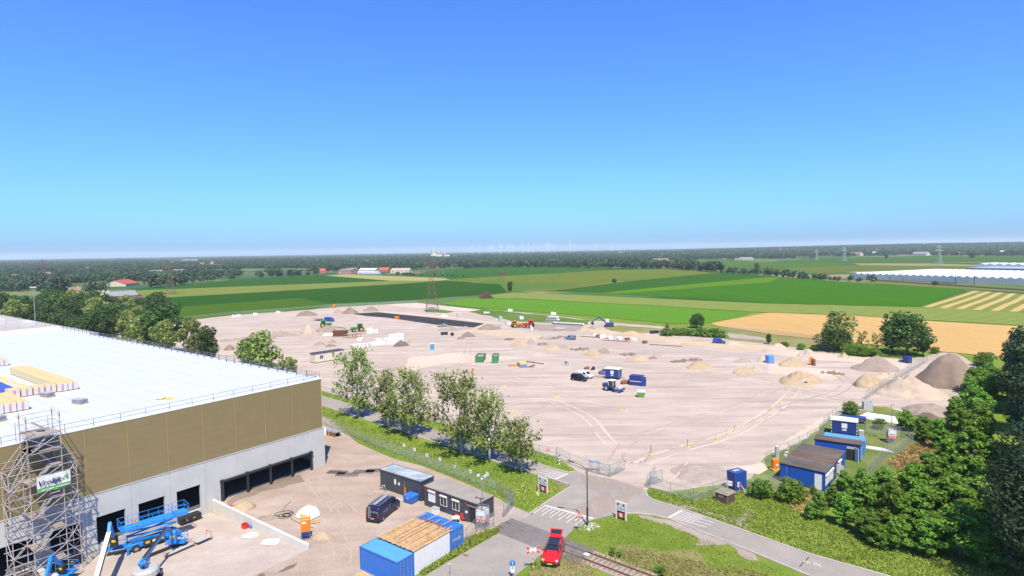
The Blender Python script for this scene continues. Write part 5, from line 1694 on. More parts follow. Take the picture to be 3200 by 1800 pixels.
# surveillance tower: cage with sign boards, mast with lamps and camera
def cam_tower(label, loc, rz, mast):
    t = thing('camera_tower', label, 'camera tower',(loc[0], loc[1],0), rz, 'camera towers')
    mb = MB()
    for x in (-.62,.62):
        for y in (-.62,.62): mb.bar((x, y,0),(x, y,2.7),.06,.06)
    for z in (.05,2.7):
        for s in (-.62,.62): mb.bar((-.62, s, z),(.62, s, z),.06,.06); mb.bar((s,-.62, z),(s,.62, z),.06,.06)
    mb.build('cage', M_galv, t)
    for k in range(4):
        a = k * math.pi / 2
        bd = MB().box(-.6,.6,-.66,-.645,.95,2.45).build('sign_board', M_white2, t); bd.rotation_euler.z = a
        MB().box(-.6,.6,-.667,-.66,.95,1.4).build('red_band', M_redp, bd)
        for q in range(3):
            MB().add([(-.5 + q * .38,-.672,.98),(-.36 + q * .38,-.672,.98),(-.2 + q * .38,-.672,1.3),(-.34 + q * .38,-.672,1.3)],[(0,1,2,3)]).build('white_stripe', M_white2, bd)
        text_mb('BUKO',.34, M_black2, bd, plane_T((-.42,-.668,1.55),(1,0,0),(0,0,1)),0,.008)
        MB().add([(-.5,-.668,2.2),(-.3,-.668,2.3),(-.5,-.668,2.4)],[(0,1,2)]).build('logo', M_redp, bd)
        wire_panel(bd,(-.6,-.63),(.6,-.63),.05,.95, M_wire2)
    MB().tube((0,0,.1),(0,0, mast),.06,7).build('mast', M_galv, t)
    MB().box(-.5,.5,-.04,.04, mast - .12, mast - .05).build('cross_bar', M_galv, t)
    for s in (-.45,.45): MB().cbox(s - .14, s + .14,-.2,.12, mast - .1, mast + .12,.02).build('flood_lamp', M_offw, t)
    MB().lathe([(.12, mast - .55),(.14, mast - .4),(.1, mast - .25)],8).build('camera_dome', M_offw, t)
    MB().box(-.3,.3,-.25,.25,.1,.75).build('battery_box', M_boxgrey, t)
    return t


q = (-4.18,73.01,6.73); cam_tower('camera tower with red and white BUKO boards at the cabin corner', q, EX + .25, q[2])
q = (66.71,102.81,6.91); cam_tower('camera tower with BUKO boards on the grass behind the thicket', q,-.35, q[2])

# orange heater on cart, wrapped pallet, cables, sand
q = (-25.87,70.90,2.23)
t = thing('heater', 'orange heater cabinet on a grey cart beside the ramp wall', 'heater',(q[0], q[1],0),.25)
MB().cbox(-.55,.55,-.3,.3,.95,2.5,.05).build('cabinet', M_orange, t)
MB().box(-.4,.1,-.31,-.3,2.0,2.2).build('label_plate', M_white2, t)
MB().box(-.5,.5,-.28,.28,.35,.95).build('burner_box', M_navy, t)
mb = MB()
for x in (-.75,.75): mb.bar((x,-.5,.06),(x,.5,.06),.08,.08)
for y in (-.45,.45): mb.bar((-.75, y,.12),(.75, y,.12),.08,.08)
for x in (-.5,.5): mb.bar((x,-.3,.1),(x,-.3,1.0),.05,.05).bar((x,.3,.1),(x,.3,1.0),.05,.05)
mb.build('cart', M_galv, t)
q = (-27.62,75.58)
t = thing('wrapped_pallet', 'pallet of insulation wrapped in white foil in the yard', 'pallet',(q[0], q[1],0), EX + .1)
MB().loft([[(-1.9,0,.12),(.6,0,.12),(.6,2.0,.12),(-1.9,2.0,.12)],[(-1.7,.1,.7),(.5,.1,.8),(.5,1.9,.8),(-1.7,1.9,.7)],[(-1.2,.3,1.25),(.35,.25,1.2),(.3,1.7,1.25),(-1.2,1.7,1.3)]]).build('foil_wrap', M_tarpw, t)
MB().box(-.9,.62,-.03,.3,.15,.85).build('insulation', M_ybd, t)
MB().box(-1.8,.5,.1,1.9,0,.12).build('pallet', M_wood, t)
q = (-26.14,75.24)
t = thing('wooden_pallet', 'empty wooden pallet beside the foil wrapped pallet', 'pallet',(q[0], q[1],0),.4)
for k in range(6): MB().box(-.6,.6,-.5 + k * .18,-.38 + k * .18,.1,.13).build('slat', M_timber, t)
MB().box(-.6,-.5,-.5,.52,0,.1).box(.5,.6,-.5,.52,0,.1).build('bearer', M_timber, t)
q = (-31.18,77.54)
t = thing('cable_coil', 'loose coil of black cable on the yard soil', 'cable',(q[0], q[1],.02))
mb = MB(); rq = random.Random(3)
for c in range(5):
    r0, ox, oy = rq.uniform(.5,1.3), rq.uniform(-.6,.6), rq.uniform(-.5,.5)
    pts = [(ox + r0 * math.cos(k * .5), oy + r0 * .8 * math.sin(k * .5) + .1 * math.sin(k),.03 + .02 * c) for k in range(13)]
    mb.path(pts,.03,4)
mb.path([(.8,0,.03),(1.6,-1.4,.03),(2.6,-2.2,.03),(4.2,-3.6,.03),(5.4,-4.0,.03)],.025,4)
mb.path([(-.3,.8,.03),(-.8,2.4,.03),(-.6,4.2,.03)],.025,4)
mb.build('cable', M_black2, t)

# orange safety net, foil sheets and oddments on the ramp
q = (-39.13,79.98)
t = thing('safety_net', 'crumpled red safety net at the ramp wall top', 'net',(q[0], q[1],0))
mb = MB()
for k in range(14):
    a = k * 2.4; mb.bar((.7 * math.cos(a),.35 * math.sin(a),.1 + .02 * k),(-.5 * math.cos(a + .7),.3,.12 + .015 * k),.12,.05)
mb.build('mesh_folds', M_redp, t)
for (qx, qy), s, lab in (((-33.60,72.83),1.0, 'white plastic sheet on the ramp near the red crate'),((-30.09,70.56),1.25, 'wide white plastic sheet on the ramp by the wall end')):
    rs = np.random.RandomState(int(s * 10))
    mb = MB()
    n = 14
    ring = [(s * rs.uniform(.75,1.15) * math.cos(k * 2 * math.pi / n), s * .8 * rs.uniform(.75,1.15) * math.sin(k * 2 * math.pi / n)) for k in range(n)]
    vs = [(0,0,.22)] + [(x * .5, y * .5,.12 + .08 * rs.rand()) for x, y in ring] + [(x, y,.0) for x, y in ring]
    fs = [(0,1 + k,1 + (k + 1) % n) for k in range(n)] + [(1 + k,1 + n + k,1 + n + (k + 1) % n,1 + (k + 1) % n) for k in range(n)]
    mb.add(vs, fs)
    tag(mb.build('plastic_sheet', M_tarpw, None,(qx, qy,-.42 if s == 1 else -.2)), lab, 'plastic sheet')
qx, qy = (-35.34,75.21)
t = thing('red_crate', 'red wire crate by the ramp wall', 'crate',(qx, qy,-.62), EX)
MB().box(-.4,.4,-.3,.3,.02,.1).box(-.4,-.36,-.3,.3,.1,.6).box(.36,.4,-.3,.3,.1,.6).box(-.36,.36,-.3,-.26,.1,.6).box(-.36,.36,.26,.3,.1,.6).build('body', M_redp, t)
MB().bar((-.4,0,.6),(.4,0,.75),.04,.04).build('handle', M_redp, t)
qx, qy = (-34.52,75.10)
t = thing('jerrycan', 'blue jerrycan by the ramp wall', 'jerrycan',(qx, qy,-.62),.3)
MB().cbox(-.16,.16,-.22,.22,0,.5,.04).build('body', M_blue, t); MB().tube((0,.12,.5),(0,.12,.58),.05,8).build('cap', M_black2, t)
qx, qy = (-23.25,69.38)
# scrap at the warehouse corner
q = (-37.03,112.87)
t = thing('rubble_bag', 'white rubble bag at the warehouse corner', 'bag',(q[0], q[1],0),.4)
MB().loft([[(-.7,-.6,0),(.7,-.6,0),(.7,.6,0),(-.7,.6,0)],[(-.8,-.65,.7),(.8,-.65,.6),(.75,.7,.65),(-.75,.6,.75)],[(-.5,-.4,1.1),(.5,-.4,1.0),(.45,.45,1.1),(-.5,.4,1.2)]]).build('bag', M_tarpw, t)
q = (-34.98,112.15)
t = thing('sheet_stack', 'stack of grey metal sheets on rusty frame near the warehouse corner', 'metal sheets',(q[0], q[1],0), EX)
MB().box(-2.4,1.6,-.6,.6,.75,.9).box(-2.2,1.9,-.5,.7,.9,1.0).build('sheet', M_mem, t)
MB().box(-2.2,1.5,-.55,-.45,0,.75).box(-2.2,1.5,.45,.55,0,.75).build('frame', M_rustb, t)
MB().tube((0,-.9,0),(0,-.9,1.4),.05,6).build('post', M_yel, t)
# steel road plates
pl0 = ((-30.00,93.73),(-26.26,93.57),(-26.10,93.56),(-22.26,93.62))
for k,(q, l) in enumerate((((-30.04,93.08),3.2),((-28.35,91.95),3.6),((-25.92,92.91),3.4),((-23.94,93.26),3.4))):
    tag(MB().cbox(0, l,-.75,.75,0,.04,.02).build('road_plate', ground_mat('steel_plate',(.10,.09,.09),(.22,.19,.17),(.07,.065,.065),.3,1,5), None,(q[0], q[1],.016),-.18 + .06 * k),
        ('dark steel road plate nearest the warehouse corner', 'dark steel road plate overlapping the first', 'dark steel road plate in the middle of the track', 'dark steel road plate next to the dark cabin')[k], 'steel plate', 'steel road plates')
# puddles
for k, pts in enumerate(([(-26.34,63.23),(-25.70,64.45),(-24.80,65.06),(-24.80,64.42),(-25.35,63.51),(-26.08,63.12)],[(-28.30,62.68),(-27.77,62.97),(-27.38,62.56),(-27.80,62.28)])):
    sheet('puddle',[ragged(pts,.3,.06,70 + k)],.016, paint('wet_sand',(.19,.14,.10),.3,0,.2,2))
# small marker plates along the verge fence
for k,(q, h) in enumerate((((-19.12,100.72),1.2),((-16.94,98.41),1.2),((-14.42,95.50),1.2),((-12.04,93.40),1.2),((-9.37,90.14),1.2),((-6.75,88.05),1.2),((-9.38,90.55),1.2),((-6.72,88.05),1.2),((-4.13,86.80),1.2))):
    if k in (6,7): continue
    t = thing('marker_sign', 'small white marker sign on a post along the yard fence', 'sign',(q[0], q[1],0), EX + .3, 'marker signs along the yard fence')
    MB().tube((0,0,0),(0,0,1.9),.025,4).build('post', M_galv, t)
    MB().box(-.22,.22,-.04,-.03,1.35,1.9).build('plate', M_white2, t)
    MB().box(-.08,.08,-.045,-.04,1.5,1.75).build('symbol', M_boxgrey, t)

# fences of the yard
fence('green-grey chain-link fence between the yard and the grassy verge',[(-40.10,120.54),(-25.82,105.38),(-15.71,95.92),(-5.56,86.29),(-2.84,84.18),(-.32,79.31)],1.9,2.7)
gate_leaf('open chain-link gate leaf at the end of the verge fence',(-.25,79.31),(-.77,80.68))
gate_leaf('tilted chain-link gate leaf across the dark cabin track',(-1.57,75.77),(-.32,79.06))
fence('grey mesh fence in front of the white shelter and blue container',[(-11.66,62.05),(-11.09,62.19),(-5.93,68.91),(-4.86,71.76),(-2.74,73.28)],1.85,2.6, M_wire2)

# ---------------------------------------------------------------- vehicles
def ring(x, zb, zs, zt, wb, wt):
    """body cross-section at x: sill, shoulder, roof"""
    return [(x,-wb * .96, zb),(x,-wb, zb + .12),(x,-wb, zs),(x,-wt, zt - .12),(x,-wt + .14, zt),(x, wt - .14, zt),(x, wt, zt - .12),(x, wb, zs),(x, wb, zb + .12),(x, wb * .96, zb)]


KIND = {
    # sections: share of length, shoulder z, roof z, half width low, half width high
    'bigvan': dict(L=5.6, W=2.05, H=2.15, sec=((0,1.15,2.0,.97,.86),(.02,1.2,2.13,1,.9),(.5,1.2,2.18,1,.9),(.70,1.2,2.1,1,.88),(.76,1.2,1.95,1,.86),(.87,1.12,1.28,.99,.80),(.96,.95,1.08,.95,.76),(1,.8,.9,.86,.7)), shield=(.755,1.92,.865,1.3), side=((.60,.745,1.32,1.88,.80),), rear=True),
    'van': dict(L=4.3, W=1.8, H=1.82, sec=((0,.95,1.65,.95,.82),(.03,1.0,1.80,1,.86),(.45,1.0,1.84,1,.86),(.60,1.0,1.78,1,.84),(.78,.98,1.08,.99,.80),(.93,.85,.95,.95,.78),(1,.7,.78,.85,.7)), shield=(.61,1.74,.77,1.11), side=((.42,.68,1.06,1.62,.58),), rear=True),
    'car': dict(L=4.35, W=1.78, H=1.46, sec=((0,.75,.95,.9,.78),(.03,.92,1.05,.98,.8),(.16,.95,1.40,1,.66),(.35,.93,1.47,1,.66),(.52,.92,1.43,1,.66),(.70,.92,1.0,1,.78),(.90,.78,.86,.96,.74),(1,.6,.68,.84,.66)), shield=(.53,1.40,.69,1.01), side=((.17,.34,.97,1.36,.22),(.36,.64,.96,1.36,.53)), rear=True),
}


def vehicle(name, label, cat, loc, rz, kind, mat, plate=True, group=None, glass_rear=True):
    """x runs from the rear bumper to the nose; loc is the ground point under the middle"""
    K = KIND[kind]
    L_, W_ = K['L'], K['W']
    t = thing(name, label, cat, loc, rz, group)
    hw = W_ / 2
    X = lambda s: (s - .5) * L_
    mb = MB()
    mb.loft([ring(X(s),.28 if 0 < s < 1 else .36, zs, zt, a * hw, b_ * hw) for s, zs, zt, a, b_ in K['sec']])
    body = mb.build('body', mat, t)
    s0, z0, s1, z1 = K['shield']
    w0, w1 = hw * (.76 if kind == 'car' else .82) * .86, hw * .8
    MB().add([(X(s1) + .02,-w1, z1),(X(s1) + .02, w1, z1),(X(s0) + .03, w0, z0),(X(s0) + .03,-w0, z0),(X(s1),-w1, z1 - .03),(X(s1), w1, z1 - .03),(X(s0), w0, z0 - .03),(X(s0),-w0, z0 - .03)],[(0,1,2,3),(4,7,6,5),(0,4,5,1),(2,6,7,3)]).build('windscreen', M_glass, t)
    wt_ = {'car': .66, 'van': .85, 'bigvan': .88}[kind]
    zs_ = {'car': .93, 'van': 1.0, 'bigvan': 1.2}[kind]
    zt_ = {'car': 1.33, 'van': 1.68, 'bigvan': 1.98}[kind]
    for sgn in (-1,1):
        for a, b_, za, zb, top in K['side']:
            yy = lambda z: sgn * (hw * (1 + (wt_ - 1) * max(0,(z - zs_) / (zt_ - zs_))) + .012)
            x1t = top if top > a else b_ - .08
            MB().add([(X(a), yy(za), za),(X(b_), yy(za), za),(X(x1t), yy(zb), zb),(X(a) + .08, yy(zb), zb)],[(0,1,2,3)]).build('side_window', M_glass, t)
        MB().cbox(X(s1) - .25, X(s1) - .1, sgn * (hw + .06) - .08, sgn * (hw + .06) + .08, z1 - .02, z1 + .16,.02).build('mirror', mat, t)
        MB().box(X(.93), X(.975), sgn * hw * .76 - .13, sgn * hw * .76 + .13,.66,.76).build('headlight', M_lampw, t)
        MB().box(X(0) - .02, X(.02), sgn * hw * .84 - .07, sgn * hw * .84 + .07,.8,1.35 if kind == 'bigvan' else 1.05).build('tail_light', M_lampr, t)
        for xw in (X(.17), X(.82)):
            rw = .33 if kind != 'car' else .31
            wh_ = MB().tube((xw, sgn * (hw - .2), rw),(xw, sgn * (hw + .01), rw), rw,14).build('wheel', M_tyre, t)
            MB().tube((xw, sgn * (hw + .012), rw),(xw, sgn * (hw + .03), rw), rw * .62,10).build('rim', M_rim, wh_)
    MB().box(X(0) - .05, X(.03),-hw * .9, hw * .9,.3,.55).build('rear_bumper', M_black2 if kind != 'car' else mat, t)
    MB().box(X(.96), X(1) + .03,-hw * .8, hw * .8,.28,.52).build('front_bumper', M_black2, t)
    if plate:
        MB().box(X(0) - .065, X(0) - .05,-.26,.26,.58,.69).build('number_plate', M_plate_y, t)
        MB().box(X(1) + .03, X(1) + .042,-.26,.26,.4,.51).build('number_plate', M_plate_y, t)
    if glass_rear:
        zt = K['sec'][1][2]
        MB().box(X(0) - .03, X(0) + .01,-hw * .66, hw * .66, zt - .65, zt - .2).build('rear_window', M_glass, t)
    return t


def mid(a, b_, t=.5):
    return lerp(a, b_, t)


# the navy panel van in the yard
vr, vf = (-17.21,75.36),(-16.12,78.59)
rz = ang(vr, vf)
wx = .325 * 5.6
c0 = mid(vr, vf)
ct = (c0[0] - math.sin(rz) * 1.02, c0[1] + math.cos(rz) * 1.02)
M_vnavy = paint('van_navy',(.016,.020,.085),.3,.2,.05,1,.1)
van = vehicle('van', 'dark navy panel van with roof rack and ladder in the yard', 'van', ct, rz, 'bigvan', M_vnavy, glass_rear=False)
mb = MB()
for y in (-.8,.8): mb.bar((-2.5, y,2.32),(1.0, y,2.32),.05,.05)
for k in range(8): mb.bar((-2.45 + k * .48,-.8,2.32),(-2.45 + k * .48,.8,2.32),.04,.04)
for x in (-2.4,-.8,.9):
    for y in (-.8,.8): mb.bar((x, y,2.05),(x, y,2.32),.04,.04)
mb.build('roof_rack', M_galv, van)
MB().box(-2.4,.9,-.35,.2,2.35,2.42).build('roof_board', M_mem, van)
mb = MB()
for y in (.25,.55): mb.bar((-2.9, y,.7),(-2.88, y,2.2),.04,.04)
for k in range(7): mb.bar((-2.9,.25,.8 + k * .22),(-2.9,.55,.8 + k * .22),.03,.03)
mb.build('ladder', M_boxgrey, van)
text_mb('Vrolijk',.5, M_boxgrey, van, plane_T((-1.9,-1.03,1.05),(1,0,0),(0,0,1)),.25)
text_mb('Vrolijk',.36, M_boxgrey, van, plane_T((-2.86,.45,1.45),(0,-1,0),(0,0,1)),.25)
for o_, s_ in (((-.35,-1.03,1.3),.2),((-2.865,-.62,1.4),.15)):
    f_ = (1,0) if s_ == .2 else (0,-1)
    MB().add([(o_[0], o_[1], o_[2]),(o_[0] + f_[0] * s_, o_[1] + f_[1] * s_, o_[2]),(o_[0] + f_[0] * s_ * 1.6, o_[1] + f_[1] * s_ * 1.6, o_[2] + s_ * 1.8),(o_[0] + f_[0] * s_ * .8, o_[1] + f_[1] * s_ * .8, o_[2] + s_ * 1.4)],[(0,1,2,3)]).build('logo', paint('logo_green',(.10,.55,.10),.5), van)

# the red car with its boot open, nose to the camera
cf, cr_ = (3.71,62.67),(4.80,68.45)
cl, crr = (2.93,63.20),(4.60,62.84)
rz = R(-104)
c0 = mid((3.74,62.77),(4.75,68.21))
M_carred = paint('car_red',(.66,.018,.022),.22,.1,.03,1)
car = vehicle('car', 'red hatchback with open boot lid parked on the grass at the crossing', 'car',(c0[0], c0[1],0), rz, 'car', M_carred, glass_rear=False)
car.scale = (1.1,1.14,1.08)
MB().box(-1.35,.2,-.53,.53,1.455,1.49).build('glass_roof', M_glass, car)
MB().box(-2.16,-1.35,-.6,.6,.62,1.3).build('boot_opening', M_black2, car)
lid = MB().loft([[(-1.42,-.6,1.42),(-1.42,.6,1.42),(-1.4,.6,1.50),(-1.4,-.6,1.50)],[(-2.25,-.66,1.98),(-2.25,.66,1.98),(-2.2,.66,2.06),(-2.2,-.66,2.06)],[(-2.48,-.62,1.72),(-2.48,.62,1.72),(-2.55,.62,1.78),(-2.55,-.62,1.78)]]).build('boot_lid', M_carred, car)
MB().add([(-1.5,-.5,1.56),(-1.5,.5,1.56),(-2.1,.54,2.01),(-2.1,-.54,2.01)],[(0,1,2,3)]).build('rear_window', M_glass, lid)
MB().box(1.95,2.2,-.55,.55,.58,.66).build('grille', M_black2, car)

# ---------------------------------------------------------------- lifts on the loading ramp (warehouse-local)
def lift(name, label, cat, x, y, z, rz, group='blue access lifts'):
    p = W(x, y)
    return thing(name, label, cat,(p[0], p[1], z), TH + rz, group)


def big_wheel(parent, x, y, r=.45, w=.35):
    wl = MB().tube((x, y - w / 2, r),(x, y + w / 2, r), r,14).build('wheel', M_tyre, parent)
    MB().tube((x, y - w / 2 - .01, r),(x, y + w / 2 + .01, r), r * .5,10).build('hub', M_galv, wl)


def cage(parent, T, l, w, h, mat):
    """railed platform at T"""
    fl = MB().at(T).box(-l / 2, l / 2,-w / 2, w / 2,-.06,.04).build('platform_floor', M_gblue, parent)
    mb = MB().at(T)
    for z in (h * .5, h):
        for s in (-1,1):
            mb.tube((-l / 2, s * w / 2, z),(l / 2, s * w / 2, z),.028,5); mb.tube((s * l / 2,-w / 2, z),(s * l / 2, w / 2, z),.028,5)
    n = max(1, int(l / .95))
    for k in range(n + 1):
        for s in (-1,1): mb.tube((-l / 2 + l * k / n, s * w / 2,0),(-l / 2 + l * k / n, s * w / 2, h),.03,5)
    mb.build('platform_rail', mat, parent)


# scissor lift parked along the dock doors
sl_ = lift('scissor_lift', 'large blue scissor lift with railed platform before the dock doors', 'scissor lift',-27.6,-3.6,-.95,-.13)
for x in (-2.0,2.0):
    for y in (-.95,.95): big_wheel(sl_, x, y)
MB().cbox(-2.9,2.9,-.8,.8,.45,1.0,.06).build('chassis', M_gblue, sl_)
MB().cbox(-1.2,1.2,-1.12,-.8,.42,1.15,.05).build('engine_box', M_black2, sl_)
for k in range(3): MB().box(-1.0 + k * .75,-.55 + k * .75,-1.135,-1.12,.75,1.0).build('warning_sticker', M_white2 if k else M_yel, sl_)
for y in (-.7,.7):
    for k in range(3):
        a, b_ = (-2.6,2.6) if k % 2 else (2.6,-2.6)
        MB().bar((a, y,1.05 + k * .58),(b_, y,1.55 + k * .58),.1,.17).build('scissor_arm', M_gblue, sl_)
MB().box(-3.3,3.3,-.95,.95,2.78,2.92).build('platform', M_gblue, sl_)
MB().box(-3.2,3.2,-.9,.9,2.92,2.95).build('platform_deck', M_boxgrey, sl_)
cage(sl_, Matrix.Translation((-.6,0,2.98)),5.6,1.86,1.1, M_gblue)
MB().box(2.2,4.0,-.9,.9,2.86,2.96).build('extension_deck', M_gblue, sl_)
cage(sl_, Matrix.Translation((3.3,0,3.02)),1.5,1.8,1.1, M_gblue)
for x in (-2.9,2.9):
    MB().box(x - .1, x + .1,-1.25,-1.05,.1,.9).box(x - .2, x + .2,-1.3,-1.0,.0,.1).build('outrigger', M_gblue, sl_)
MB().lathe([(.13,3.9),(.16,3.75),(.1,4.15),(.04,4.2)],8,(-2.0,-.96)).build('warning_bag', M_orange, sl_)

# articulated boom lift in the foreground
bl = lift('boom_lift', 'blue articulated boom lift with grey turntable at the picture foot', 'boom lift',-32.1,-13.4,-.45,.82)
for x in (-1.0,1.0):
    for y in (-.9,.9): big_wheel(bl, x, y,.42,.35)
MB().cbox(-1.4,1.4,-.75,.75,.4,.85,.06).build('chassis', M_gblue, bl)
MB().lathe([(1.25,.9),(1.35,1.0),(1.3,1.5),(1.1,1.7),(.4,1.75)],16,(-.2,0)).build('turntable_cover', M_boxgrey, bl)
MB().bar((-.2,-.2,1.6),(-1.0,-.2,2.7),.28,.32).bar((-.2,.25,1.6),(-1.0,.25,2.7),.28,.32).build('lower_arm', M_gblue, bl)
MB().bar((-1.1,0,2.6),(.6,0,2.2),.3,.36).build('riser', M_gblue, bl)
MB().bar((-1.0,0,2.75),(6.0,0,3.25),.32,.36).build('main_boom', M_gblue, bl)
MB().bar((-.6,.0,2.98),(5.7,.0,3.44),.26,.08).build('hose_track', M_black2, bl)
MB().bar((6.0,0,3.3),(7.5,.1,1.9),.24,.28).build('jib', M_gblue, bl)
MB().cbox(7.3,7.9,-.4,.4,.6,2.1,.05).build('control_box', M_gblue, bl)
MB().box(7.285,7.3,-.2,.2,1.3,1.6).build('control_label', M_yel, bl)
cage(bl, Matrix.Translation((8.6,0,.25)),1.2,2.2,1.1, M_gblue)

# telescopic boom lift with white boom, basket at the dock
b2 = lift('boom_lift', 'boom lift with long white boom and blue head in front of the dock', 'boom lift',-38.6,-17.0,-.28,1.1)
for x in (-1.1,1.1):
    for y in (-.95,.95): big_wheel(b2, x, y,.45,.38)
MB().cbox(-1.6,1.6,-.8,.8,.45,.95,.06).build('chassis', M_gblue, b2)
MB().cbox(-1.9,1.0,-1.0,1.0,.95,1.5,.2).build('turntable_cover', M_gblue, b2)
MB().bar((-1.4,0,1.6),(12.4,0,3.5),.45,.5).build('main_boom', M_offw, b2)
MB().bar((-1.2,-.27,1.75),(12.1,-.27,3.62),.08,.16).build('hose_track', M_black2, b2)
MB().at(plane_T((4.6,.24,2.28),(-10,0,-1.38),(-.14,0,1))).box(0,.5,0,.3,0,.01).build('boom_logo', M_navy, b2)
MB().at(plane_T((3.9,.24,2.2),(-10,0,-1.38),(-.14,0,1))).box(0,1.2,.08,.24,0,.01).build('boom_print', M_boxgrey, b2)
MB().bar((12.3,0,3.6),(13.2,0,4.3),.34,.4).bar((13.2,0,4.4),(15.0,0,1.9),.3,.3).build('boom_head', M_gblue, b2)
MB().cbox(14.9,15.5,-.4,.4,.7,2.0,.05).build('control_box', M_black2, b2)
MB().box(14.885,14.9,-.2,.2,1.3,1.6).build('control_label', M_yel, b2)
cage(b2, Matrix.Translation((16.1,0,.1)),1.1,2.3,1.1, M_gblue)
# fourth lift: basket and jib at the scaffold foot
b3 = lift('boom_lift', 'blue lift basket standing at the scaffold foot', 'boom lift',-38.3,-5.4,-.85,.6)
for x in (-.9,.9):
    for y in (-.8,.8): big_wheel(b3, x, y,.38,.3)
MB().cbox(-1.3,1.3,-.8,.8,.38,.8,.05).build('chassis', M_gblue, b3)
MB().cbox(-1.1,.2,-.6,.6,.8,1.5,.1).build('turntable_cover', M_offw, b3)
MB().bar((-.9,0,1.4),(.1,0,3.6),.3,.34).bar((.1,0,3.6),(1.3,0,1.6),.24,.26).build('folded_boom', M_gblue, b3)
MB().cbox(1.0,1.5,-.35,.35,1.0,1.9,.05).build('control_box', M_black2, b3)
MB().box(.985,1.0,-.2,.2,1.4,1.65).build('control_label', M_yel, b3)
cage(b3, Matrix.Translation((2.0,0,.7)),.95,1.9,1.1, M_gblue)

# steel profiles and rack on the ramp
p = W(-29.9,-7.3)
t = thing('steel_beams', 'dark steel beams lying on the ramp between the lifts', 'steel beams',(p[0], p[1],-.74), TH + .02)
MB().box(0,4.2,-.14,.14,.05,.35).build('beam', M_steelb, t)
MB().box(.1,4.0,.2,.38,.05,.22).build('beam', M_boxgrey, t)
MB().box(.3,4.4,.45,.55,.05,.12).build('batten', M_wood, t)
p = W(-28.6,-9.6)
t = thing('platform_ladder', 'folded red and grey platform steps on the ramp', 'steps',(p[0], p[1],-.62), TH + .1)
MB().box(0,3.6,0,.5,.3,.36).build('tread_board', M_boxgrey, t)
MB().bar((.1,0,.02),(.1,0,.7),.05,.05).bar((3.4,0,.02),(3.4,0,.7),.05,.05).bar((.1,.5,.02),(.1,.5,.7),.05,.05).bar((3.4,.5,.02),(3.4,.5,.7),.05,.05).build('frame', M_redp, t)
MB().box(3.7,5.6,-.3,.7,.35,.42).build('platform', M_boxgrey, t)
MB().bar((5.5,-.3,0),(5.5,-.3,1.0),.05,.05).bar((5.5,.7,0),(5.5,.7,1.0),.05,.05).bar((5.5,-.3,1.0),(5.5,.7,1.0),.05,.05).build('hand_rail', M_redp, t)
p = W(-39.9,-1.3)
t = thing('tarp_pile', 'grey covered pile behind the scaffold foot', 'pile',(p[0], p[1],-1.05), TH)
MB().loft([[(-1.6,-1,0),(1.2,-1,0),(1.2,.8,0),(-1.6,.8,0)],[(-1.2,-.7,.8),(.8,-.8,.9),(.7,.6,.85),(-1.0,.6,.75)],[(-.5,-.3,1.1),(.3,-.3,1.15),(.3,.3,1.1),(-.4,.3,1.05)]]).build('tarpaulin', M_felt, t)
MB().cbox(1.3,2.2,-.6,.3,0,.9,.05).build('box', M_offw, t)

# ---------------------------------------------------------------- street furniture around the junction
q = (9.10,73.02,7.21)
t = thing('street_lamp', 'tall dark street lamp beside the junction marking', 'street lamp',(q[0], q[1],0),2.0)
M_pole = paint('lamp_pole',(.06,.06,.065),.5,.3)
MB().tube((0,0,0),(0,0,2.4),.13,8).tube((0,0,2.4),(0,0, q[2]),.085,8,.06).build('pole', M_pole, t)
hz_ = q[2]
hd = Vector((-1.6,.25,0)); hd.rotate(Matrix.Rotation(-2.0,3, 'Z'))
MB().tube((0,0, hz_ - .02),(hd.x * .35, hd.y * .35, hz_ + .55),.05,6).tube((hd.x * .35, hd.y * .35, hz_ + .55),(hd.x, hd.y, hz_ + .95),.045,6).build('arm', M_pole, t)
lh = MB().loft([[(-.1,-.08,0),(.1,-.08,0),(.1,.08,.1),(-.1,.08,.1)],[(-.1,-.08,0),(.1,-.08,0),(.1,.08,.1),(-.1,.08,.1)]])
mb = MB(); d_ = hd.normalized(); s_ = Vector((-d_.y, d_.x,0))
pts = []
for u, w_ in ((0,.08),(.25,.17),(.6,.16),(.85,.05)):
    c_ = hd + d_ * u + Vector((0,0, hz_ + .95 + u * .25))
    pts.append([tuple(c_ - s_ * w_ - Vector((0,0,.05))), tuple(c_ + s_ * w_ - Vector((0,0,.05))), tuple(c_ + s_ * w_ * .7 + Vector((0,0,.08))), tuple(c_ - s_ * w_ * .7 + Vector((0,0,.08)))])
mb.loft(pts).build('lamp_head', M_pole, t)
MB().cbox(.08,.3,-.12,.12, hz_ - .45, hz_ - .2,.03).build('camera_box', M_boxgrey, t)


